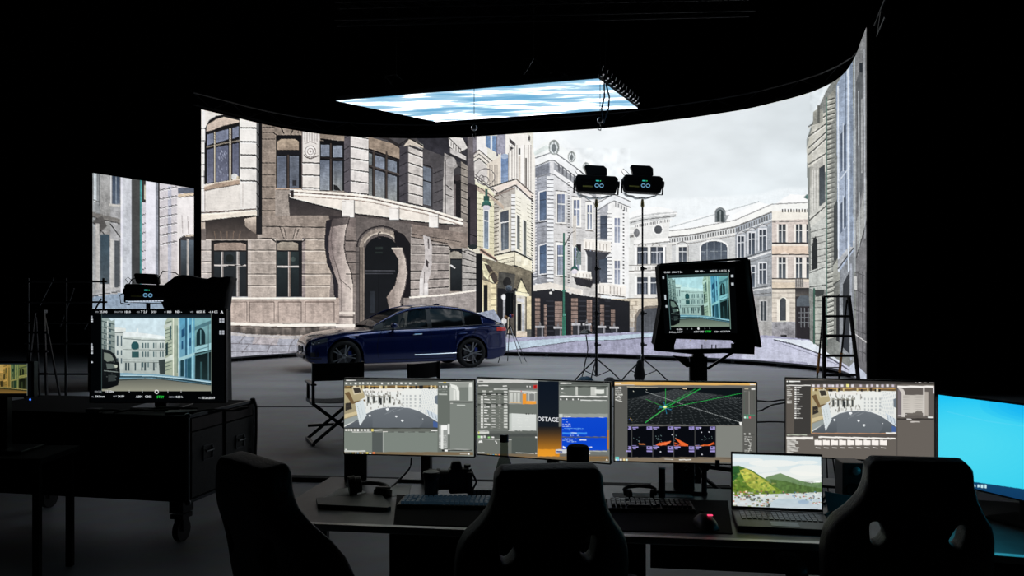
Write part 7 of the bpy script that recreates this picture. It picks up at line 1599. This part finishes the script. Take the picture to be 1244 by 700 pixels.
def gaming_chair(x, d, rz, label, z0=.46, tilt=-7, first=[True], arm_z=.68, top=None):
    t = thing('gaming_chair', label, 'chair', (x,d,0), rz, 'high-backed gaming chairs at the desk')
    o = SHELL if first[0] else SHELL.copy()
    if not first[0]: C.objects.link(o)
    first[0] = False
    o.parent = t; o.matrix_local = Matrix.Translation((0,0,z0)) @ Matrix.Rotation(R(-tilt),4,'X')
    MB().box((0,.0,.02),(.26,.035,.16),taper=.9).build('lumbar_cover', BLACK, o, bevel=.01, M=Matrix.Translation((0,-.03,.04)))
    # harness slot rims and the small logo plate on the back
    for s_ in (-1,1):
        pts = [(s_*.080,-.033,.455),(s_*.111,-.036,.524),(s_*.153,-.03,.516),(s_*.143,-.03,.428),(s_*.122,-.034,.395)]
        MB().tube([Vector(p) for p in pts],.004,6,closed=True).build('slot_rim', BLACK, o)
    se = MB().box((0,.26,z0-.01),(.50,.50,.10)).build('seat', LEATHER, t, bevel=.035)
    for s_ in (-1,1):
        MB().box((s_*.255,.24,z0+.03),(.09,.46,.09)).build('seat_bolster', LEATHER, t, bevel=.03)
        ar = MB().grid([[(s_*.33+w_*math.cos(a), y, arm_z-.018+.018*math.sin(a)+zz_) for a in np.linspace(0,2*math.pi,11)[:-1]] for y,w_,zz_ in ((.06,.012,-.012),(.08,.038,0),(.14,.046,.004),(.22,.048,.004),(.29,.042,0),(.32,.014,-.012))], closed=True).build('armrest', BLACK, t, smooth=True)
        MB().box((s_*.32,.19,(arm_z+z0)/2-.03),(.03,.07,arm_z-z0)).build('arm_post', METAL, t)
    MB().cyl((0,.24,.12),(0,.24,z0-.06),.03,n=14).build('gas_lift', METAL, t)
    MB().box((0,.2,z0-.075),(.2,.3,.04)).build('tilt_plate', METAL, t)
    for k_ in range(5):
        a = R(18+72*k_); e_ = Vector((.31*math.cos(a), .24+.31*math.sin(a), .09))
        l = MB().beam((0,.24,.13), e_, .045, .03).build('base_arm', METAL, t)
        MB().cyl((e_.x-.012,e_.y,.03),(e_.x+.012,e_.y,.03),.03,n=14).box((e_.x,e_.y,.07),(.02,.02,.05)).build('caster', BLACK, l)
    return t
gaming_chair(.092, 2.43, R(7), 'black gaming chair at the centre, its back hiding the middle of the desk', z0=.425)
gaming_chair(1.28, 2.66, R(-9), 'black gaming chair in front of the rightmost row monitor, blue glow through its slot', z0=.40)
gaming_chair(-.672, 2.40, R(-46), 'black gaming chair turned aside at the left end of the desk', z0=.445)

# ================================================================== DIM GEAR IN THE LEFT DARK
pl_ = P(48,0,11.0); pl_.z = 0
st = thing('a_frame_stand','dim A-shaped metal stand in the dark left background','stand',pl_)
for s_ in (-1,1):
    MB().beam((s_*.16,-.1,0),(s_*.06,0,1.43),.025,.03).build('rail', METAL, st); MB().beam((s_*.16,.3,0),(s_*.06,.02,1.35),.02,.02).build('rear_rail', METAL, st)
MB().box((0,0,1.43),(.17,.08,.04)).build('top_plate', ALU, st)
for z in (.3,.6,.9,1.15): MB().beam((-.14,-.05,z),(.14,-.05,z),.02,.03).build('rung', METAL, st)
rk = thing('pipe_rack','dim metal pipe rack in the dark left of the side LED wall','rack',(P(80,0,12.0).x,12.0,0))
for x in (-.55,0,.55):
    MB().cyl((x,0,0),(x,0,1.9),.018,n=8).build('upright', METAL, rk)
for z in (.5,.95,1.25,1.55,1.85): MB().cyl((-.6,0,z),(.6,0,z),.014,n=8).build('crossbar', METAL, rk)
for a_,b_ in (((-.1,1.2),(.1,1.75)),((.25,1.15),(.5,1.6)),((-.4,1.5),(-.2,1.9))): MB().cyl((a_[0],.03,a_[1]),(b_[0],.03,b_[1]),.012,n=6).build('brace', METAL, rk)

# ================================================================== THE CAR (dark blue sedan); local x = from nose to tail, y = toward the near side negative
def car_paint():
    m = bpy.data.materials.new('car_paint'); m.use_nodes = True; nt = m.node_tree; b = nt.nodes['Principled BSDF']
    lw_ = nt.nodes.new('ShaderNodeLayerWeight'); lw_.inputs[0].default_value = .35
    r = nt.nodes.new('ShaderNodeValToRGB'); r.color_ramp.elements[0].color = (.006,.019,.125,1); r.color_ramp.elements[1].color = (.002,.006,.03,1)
    nt.links.new(lw_.outputs['Facing'], r.inputs[0]); nt.links.new(r.outputs[0], b.inputs['Base Color'])
    b.inputs['Metallic'].default_value = .55; b.inputs['Roughness'].default_value = .22; b.inputs['Coat Weight'].default_value = 1; b.inputs['Coat Roughness'].default_value = .03
    return m
PAINT = car_paint()
GLASS = bpy.data.materials.new('car_glass'); GLASS.use_nodes = True; _g = GLASS.node_tree; _p = _g.nodes['Principled BSDF']
_p.inputs['Base Color'].default_value = (.01,.012,.015,1); _p.inputs['Roughness'].default_value = .03
_t = _g.nodes.new('ShaderNodeBsdfTransparent'); _t.inputs[0].default_value = (.50,.55,.55,1); _m = _g.nodes.new('ShaderNodeMixShader'); _m.inputs[0].default_value = .72
_g.links.new(_p.outputs[0], _m.inputs[1]); _g.links.new(_t.outputs[0], _m.inputs[2]); _g.links.new(_m.outputs[0], _g.nodes['Material Output'].inputs[0])
DARKGLASS = mat('privacy_glass',(.003,.004,.005),.08,spec=.3)
RUBBER = mat('tyre_rubber',(.012,.012,.013),.8,noise=(40,.2)); CHROME = mat('chrome',(.7,.72,.75),.12,metal=1,noise=(40,.03))
TRIM = mat('gloss_trim',(.006,.006,.008),.3,spec=.4); RIM = mat('dark_alloy',(.34,.35,.37),.3,metal=.9,noise=(30,.1))
RED = mat('tail_lens',(.5,.012,.01),.15,coat=1,emis=(.5,.03,.02),es=.30)
LENS = mat('headlamp_lens',(.10,.12,.15),.08,coat=1,metal=.3)
INT = mat('car_interior',(.05,.045,.045),.7,noise=(20,.2))
f_xy = np.array([(418.5-622)/F*17.95, 17.95]); r_xy = np.array([(571.5-622)/F*19.15, 19.15])
ax = (r_xy-f_xy)/np.linalg.norm(r_xy-f_xy); WB = float(np.linalg.norm(r_xy-f_xy)); print('wheelbase', WB)
car_rz = math.atan2(ax[1], ax[0]); FO = .80; NEAR = -.80      # near side is local -y
o_xy = f_xy - ax*FO - np.array([-ax[1], ax[0]])*NEAR
car = thing('sedan_car','dark blue four-door sedan parked sideways before the LED wall','car',(o_xy[0],o_xy[1],0),car_rz)
Lc = FO+WB+.98; WR = .345; XF, XR = FO, FO+WB
hw = lerp_line([0,.06,.2,.45,.8,1.4,2.6,3.6,Lc-.5,Lc-.2,Lc-.06,Lc],[.56,.70,.80,.87,.90,.915,.925,.92,.88,.83,.76,.64])
ztop = lerp_line([0,.05,.15,.4,.8,1.2,1.5,1.7,2.3,3.3,4.0,4.3,4.55,Lc-.05,Lc],[.64,.73,.79,.855,.905,.93,.965,.975,.985,.995,1.02,1.045,1.06,1.04,.96])
zbelt = lerp_line([0,.05,.15,.4,.8,1.2,1.5,1.9,2.5,3.3,3.9,4.3,Lc-.1,Lc],[.60,.68,.73,.79,.85,.875,.90,.915,.93,.955,.985,1.0,.98,.90])
zund = lerp_line([0,.1,.5,4.3,Lc-.15,Lc],[.30,.20,.17,.18,.24,.38])
AR = WR+.045
def zlow(x):
    z = zund(x)
    for c in (XF, XR):
        if abs(x-c) < AR: z = max(z, WR+math.sqrt(AR*AR-(x-c)**2))
    return z
xs = sorted(set([round(v,4) for v in list(np.linspace(0,.3,9))+list(np.linspace(.3,Lc-.3,90))+list(np.linspace(Lc-.3,Lc,9))]+[XF+AR*q for q in (-1,-.99,-.96,-.9,-.8,.8,.9,.96,.99,1)]+[XR+AR*q for q in (-1,-.99,-.96,-.9,-.8,.8,.9,.96,.99,1)]))
rows = []
for x in xs:
    W, zl, zb, zt_ = hw(x), zlow(x), zbelt(x), ztop(x); zu = zund(x)
    inn = W-.26
    sh = zb-.07
    half = [(0,zu),(inn*.8,zu),(inn,zu+.01),(inn,max(zu+.01,zl)),(W-.035,zl),(W-.005,zl+.015),(W+.006,zl+(sh-zl)*.22),(W+.004,zl+(sh-zl)*.45),(W-.010,zl+(sh-zl)*.62),(W-.004,zl+(sh-zl)*.85),(W-.002,sh),(W-.03,sh+.035),(W-.085,zb),(W*.72,zb+(zt_-zb)*.55),(W*.42,zb+(zt_-zb)*.9),(0,zt_)]
    ring = [(x,-y,z) for y,z in half] + [(x,y,z) for y,z in half[::-1][1:-1]]
    rows.append(ring)
n = len(rows[0]); mb = MB().grid(rows, closed=True)
mb.f += [tuple(range(n)), tuple((len(rows)-1)*n+k for k in range(n-1,-1,-1))]
body = mb.build('body', PAINT, car, smooth=True)
e_ = body.modifiers.new('split','EDGE_SPLIT'); e_.split_angle = R(42)
# wheel-well liners
for c_ in (XF, XR):
    for s_ in (-1,1):
        m = MB(); aa = np.linspace(0,math.pi,15)
        m.grid([[(c_+(AR-.004)*math.cos(a), s_*(.60), WR+(AR-.004)*math.sin(a)) for a in aa],[(c_+(AR-.004)*math.cos(a), s_*(hw(c_)-.03), WR+(AR-.004)*math.sin(a)) for a in aa]])
        m.build('wheel_liner', MATTE, car)
# greenhouse
zr = lerp_line([1.42,1.7,2.0,2.25,2.45,2.8,3.1,3.5,3.85,4.15,4.42],[.985,1.13,1.275,1.365,1.405,1.43,1.428,1.385,1.29,1.17,1.062])
gx = np.linspace(1.42, 4.42, 61)
def sect(x):
    zb = zbelt(x)+.002; zt_ = zr(x); W = hw(x)-.085; f = min(1,(zt_-zb)/.45)
    zt2 = max(zb+.004, zt_-.055*f); wt = W-.20*f; wt2 = wt-.06*f
    return zb, zt2, zt_, W, wt, wt2
def side_pt(x, v, s_, off=0):       # v 0..1 from the belt to the roof rail on the side glass
    zb, zt2, zt_, W, wt, wt2 = sect(x); z = zb+(zt2-zb)*v; y = W+(wt-W)*v**1.15
    return (x, s_*(y+off), z+off*.3)
roof = MB(); ws = MB(); rw = MB()
tv = [1,.7,.35,0,-.35,-.7,-1]
def top_row(x): 
    zb, zt2, zt_, W, wt, wt2 = sect(x); return [(x, wt2*t, zt_+.012*(1-t*t)) for t in tv]
def rail(x, s_):
    zb, zt2, zt_, W, wt, wt2 = sect(x); return [(x,s_*wt,zt2),(x,s_*(wt-.02),zt2+(zt_-zt2)*.6),(x,s_*wt2,zt_)]
xw1, xr0, xr1 = 2.22, 3.42, 4.36
roof.grid([top_row(x) for x in gx if xw1-.03 <= x <= xr0+.04])
roof.grid([top_row(x) for x in gx if x >= xr1-.05])
for s_ in (-1,1): roof.grid([rail(x,s_) for x in gx])
# C pillars and the base of the screen, on each side
for s_ in (-1,1):
    roof.grid([[side_pt(x,v,s_) for v in np.linspace(0,1,5)] for x in gx if x >= 4.0])
roof.build('roof', PAINT, car, smooth=True, mods=[('SOLIDIFY',dict(thickness=.02,offset=-1))])
ws.grid([top_row(x) for x in gx if x <= xw1]); ws.build('windscreen', GLASS, car, smooth=True)
rw.grid([top_row(x) for x in gx if xr0 <= x <= xr1]); rw.build('rear_window', DARKGLASS, car, smooth=True)
for s_ in (-1,1):
    for nm,x0,x1,gm in (('front_door_window',1.66,2.70,GLASS),('rear_door_window',2.78,3.55,DARKGLASS if s_<0 else DARKGLASS),('quarter_window',3.59,4.02,DARKGLASS)):
        g = np.linspace(x0,x1,16)
        def v1(x): return .985
        m = MB().grid([[side_pt(x,v,s_,.0015) for v in np.linspace(.03,.97,6)] for x in g]); m.build(nm, gm, car, smooth=True)
    for x0,x1 in ((2.69,2.79),(3.54,3.60)):
        MB().grid([[side_pt(x,v,s_,.003) for v in np.linspace(0,1,6)] for x in (x0,(x0+x1)/2,x1)]).build('door_pillar', TRIM, car, mods=[('SOLIDIFY',dict(thickness=.015,offset=-1))])
    MB().grid([[side_pt(x,v,s_,.002) for v in np.linspace(0,1,4)] for x in (1.44,1.55,1.66)]).build('mirror_triangle', TRIM, car, mods=[('SOLIDIFY',dict(thickness=.01,offset=-1))])
    # bright window line, belt moulding
    MB().tube([side_pt(x,1.0,s_,.004) for x in np.linspace(1.75,4.02,26)],.007,5).build('window_trim', TRIM, car)
    MB().tube([side_pt(x,.0,s_,.006) for x in np.linspace(1.6,4.02,26)],.008,5).build('belt_moulding', TRIM, car)
    # mirror
    mm = MB().lathe([(.02,-.05),(.06,-.035),(.075,0),(.06,.05),(.02,.065)],14,Matrix.Translation((1.86,s_*1.0,1.0)) @ Matrix.Diagonal((1.1,1.4,1,1)) ).build('door_mirror', PAINT, car, smooth=True)
    MB().beam((1.88,s_*.84,.955),(1.87,s_*.96,.985),.05,.03).build('mirror_arm', TRIM, mm)
# panel gaps, handles, sill, lights
def skin(x, z, s_, off=.002):
    W, zl, zb = hw(x), zlow(x), zbelt(x); sh = zb-.07
    k = [(W-.005,zl+.015),(W+.006,zl+(sh-zl)*.22),(W+.004,zl+(sh-zl)*.45),(W-.010,zl+(sh-zl)*.62),(W-.004,zl+(sh-zl)*.85),(W-.002,sh),(W-.03,sh+.035),(W-.085,zb)]
    return (x, s_*(float(np.interp(z,[q[1] for q in k],[q[0] for q in k]))+off), z)
GAP = mat('panel_gap',(.002,.002,.003),.9)
for s_ in (-1,1):
    for pts in ([(1.52,.30),(1.50,.55),(1.55,.80),(1.62,.90)],[(2.73,.26),(2.73,.5),(2.74,.75),(2.74,.92)],[(3.86,.94),(3.80,.80),(3.62,.62),(3.42,.40),(3.40,.26)],[(1.55,.255),(2.1,.25),(2.7,.25),(3.38,.255)]):
        out = []
        for (a,b_),(c_,d_) in zip(pts[:-1],pts[1:]):
            for t in np.linspace(0,1,6): out.append(skin(a+(c_-a)*t, b_+(d_-b_)*t, s_, .0))
        MB().tube(out,.005,4).build('door_gap', GAP, car)
    for x in (2.42,3.50): MB().tube([skin(x-.10,.80,s_,.012),skin(x-.08,.80,s_,.03),skin(x+.08,.805,s_,.03),skin(x+.10,.805,s_,.012)],.014,6).build('door_handle', CHROME if x<3 else PAINT, car)
    MB().tube([skin(x,.33+.02*(x-2),s_,.006) for x in np.linspace(2.35,3.35,12)],.012,5).build('sill_glint', CHROME, car, label='streak of light along the sill, put in as a strip')  # the highlight on the sill, modelled as a short chrome strip
    # tail lamp and headlamp patches on the skin
    tl_ = MB().grid([[skin(x,z,s_,.006) for x in np.linspace(Lc-.34,Lc-.015,8)] for z in (.845,.88,.91,.93)]); tl_.build('tail_lamp', RED, car)
    hl = MB().grid([[skin(x,z0+(z1-z0)*t,s_,.006) for x,z0,z1 in ((.03,.57,.63),(.10,.59,.665),(.20,.61,.70),(.30,.635,.73),(.42,.67,.755))] for t in (0,.33,.66,1)]).build('headlamp', LENS, car)
    for x,z in ((.14,.63),(.24,.66)): MB().lathe([(.026,0),(.02,.01),(.004,.014)],12,Matrix.Translation(skin(x,z,s_,.008)) @ Matrix.Rotation(R(90*(-s_) if s_>0 else 90),4,'X')).build('lamp_ring', CHROME, hl)
    MB().grid([[skin(x,z,s_,.005) for x in (.02,.08,.16,.24)] for z in (.34,.39,.44)]).build('side_intake', TRIM, car)
    MB().tube([skin(x,.305,s_,.006) for x in (.02,.1,.2,.3)],.01,5).build('lower_lip', TRIM, car)
    MB().tube([skin(XF+(AR+.008)*math.cos(a),WR+(AR+.012)*math.sin(a),s_,.001) for a in np.linspace(R(8),R(172),22)],.008,5).build('arch_lip', PAINT, car)
    MB().tube([skin(XR+(AR+.008)*math.cos(a),WR+(AR+.012)*math.sin(a),s_,.001) for a in np.linspace(R(8),R(172),22)],.008,5).build('arch_lip', PAINT, car)
for s_ in (-1,1):
    gr = MB().prism([(s_*.02,.42),(s_*.22,.42),(s_*.25,.50),(s_*.21,.565),(s_*.04,.565)],0,.03,Matrix.Translation((-.012,0,0)) @ Matrix.Rotation(R(90),4,'Z') @ Matrix.Diagonal((1,-1,1,1))).build('grille', TRIM, car)
    MB().tube([(-.014,s_*q,z) for q,z in ((.02,.42),(.22,.42),(.25,.50),(.21,.565),(.04,.565))],.007,5,closed=True).build('grille_rim', CHROME, gr)
    for k in range(6): MB().beam((-.02,s_*(.05+k*.03),.43),(-.02,s_*(.05+k*.03),.555),.004,.01).build('grille_slat', METAL, gr)
MB().box((-.01,0,.33),(.03,.9,.07)).build('front_intake', TRIM, car, bevel=.005)
MB().box((Lc,0,.42),(.04,1.1,.10)).build('rear_bumper_insert', TRIM, car, bevel=.005)
MB().box((Lc-.02,0,.70),(.02,.5,.12)).build('number_plate', WHITE, car)
MB().prism([(3.05,1.435),(3.26,1.415),(3.24,1.47),(3.18,1.49)],-.012,.012).build('roof_antenna', PAINT, car)
# interior seen through the front glass
it = MB()
for s_ in (-1,1):
    MB().box((2.62,s_*.36,.62),(.55,.46,.14)).build('front_seat', INT, car, bevel=.04)
    st_ = MB().box((2.90,s_*.36,.88),(.12,.44,.50),Matrix.Identity(4)).build('seat_back', INT, car, bevel=.04)
    MB().box((2.93,s_*.36,1.22),(.09,.24,.17)).build('headrest', INT, st_, bevel=.035)
MB().box((1.95,0,.85),(.45,1.35,.16)).build('dashboard', INT, car, bevel=.03)
MB().tube([(2.22+.03*math.sin(a),-.36+.17*math.cos(a),.98+.17*math.sin(a)) for a in np.linspace(0,2*math.pi,20)[:-1]],.013,6,closed=True).build('steering_wheel', INT, car)
MB().box((3.55,0,.80),(.35,1.3,.36)).build('rear_bench', INT, car, bevel=.04)
# wheels
def wheel(x, s_, steer=0):
    M = Matrix.Translation((x, s_*(.80), WR)) @ Matrix.Rotation(steer,4,'Z') @ Matrix.Rotation(R(90)*(1 if s_<0 else -1),4,'X')
    # lathe axis z -> points outward
    w_ = thing_part = MB().lathe([(.20,-.11),(.30,-.12),(.335,-.105),(WR,-.07),(WR,.07),(.335,.10),(.30,.115),(.262,.112),(.255,.09)],48,cap=False).build('wheel', RUBBER, car, smooth=True, M=M)
    MB().lathe([(.262,.108),(.262,.06),(.25,.0),(.25,-.08)],40,cap=False).build('rim', RIM, w_, smooth=True)
    MB().lathe([(.17,.015),(.17,.0),(.05,.0)],30).build('brake_disc', mat('brake',(.14,.14,.15),.4,metal=.8,noise=(30,.1)) , w_)
    MB().lathe([(.05,.045),(.052,.085),(.038,.098),(.004,.10)],20).build('hub', RIM, w_)
    MB().box((.12,.06,.03),(.07,.12,.05)).build('caliper', mat('blue_caliper',(.02,.05,.35),.4,noise=(20,.1)), w_)
    for k in range(5):
        sp_ = MB()
        for da in (-.17,.17):
            a0 = 2*math.pi*k/5; a1 = a0+da
            sp_.beam((.04*math.cos(a0),.04*math.sin(a0),.085),(.255*math.cos(a1),.255*math.sin(a1),.098),.026,.022)
        sp_.build('spoke', RIM, w_, bevel=.003)
    return w_
wheel(XF,-1,R(-14)); wheel(XF,1,R(-14)); wheel(XR,-1); wheel(XR,1)
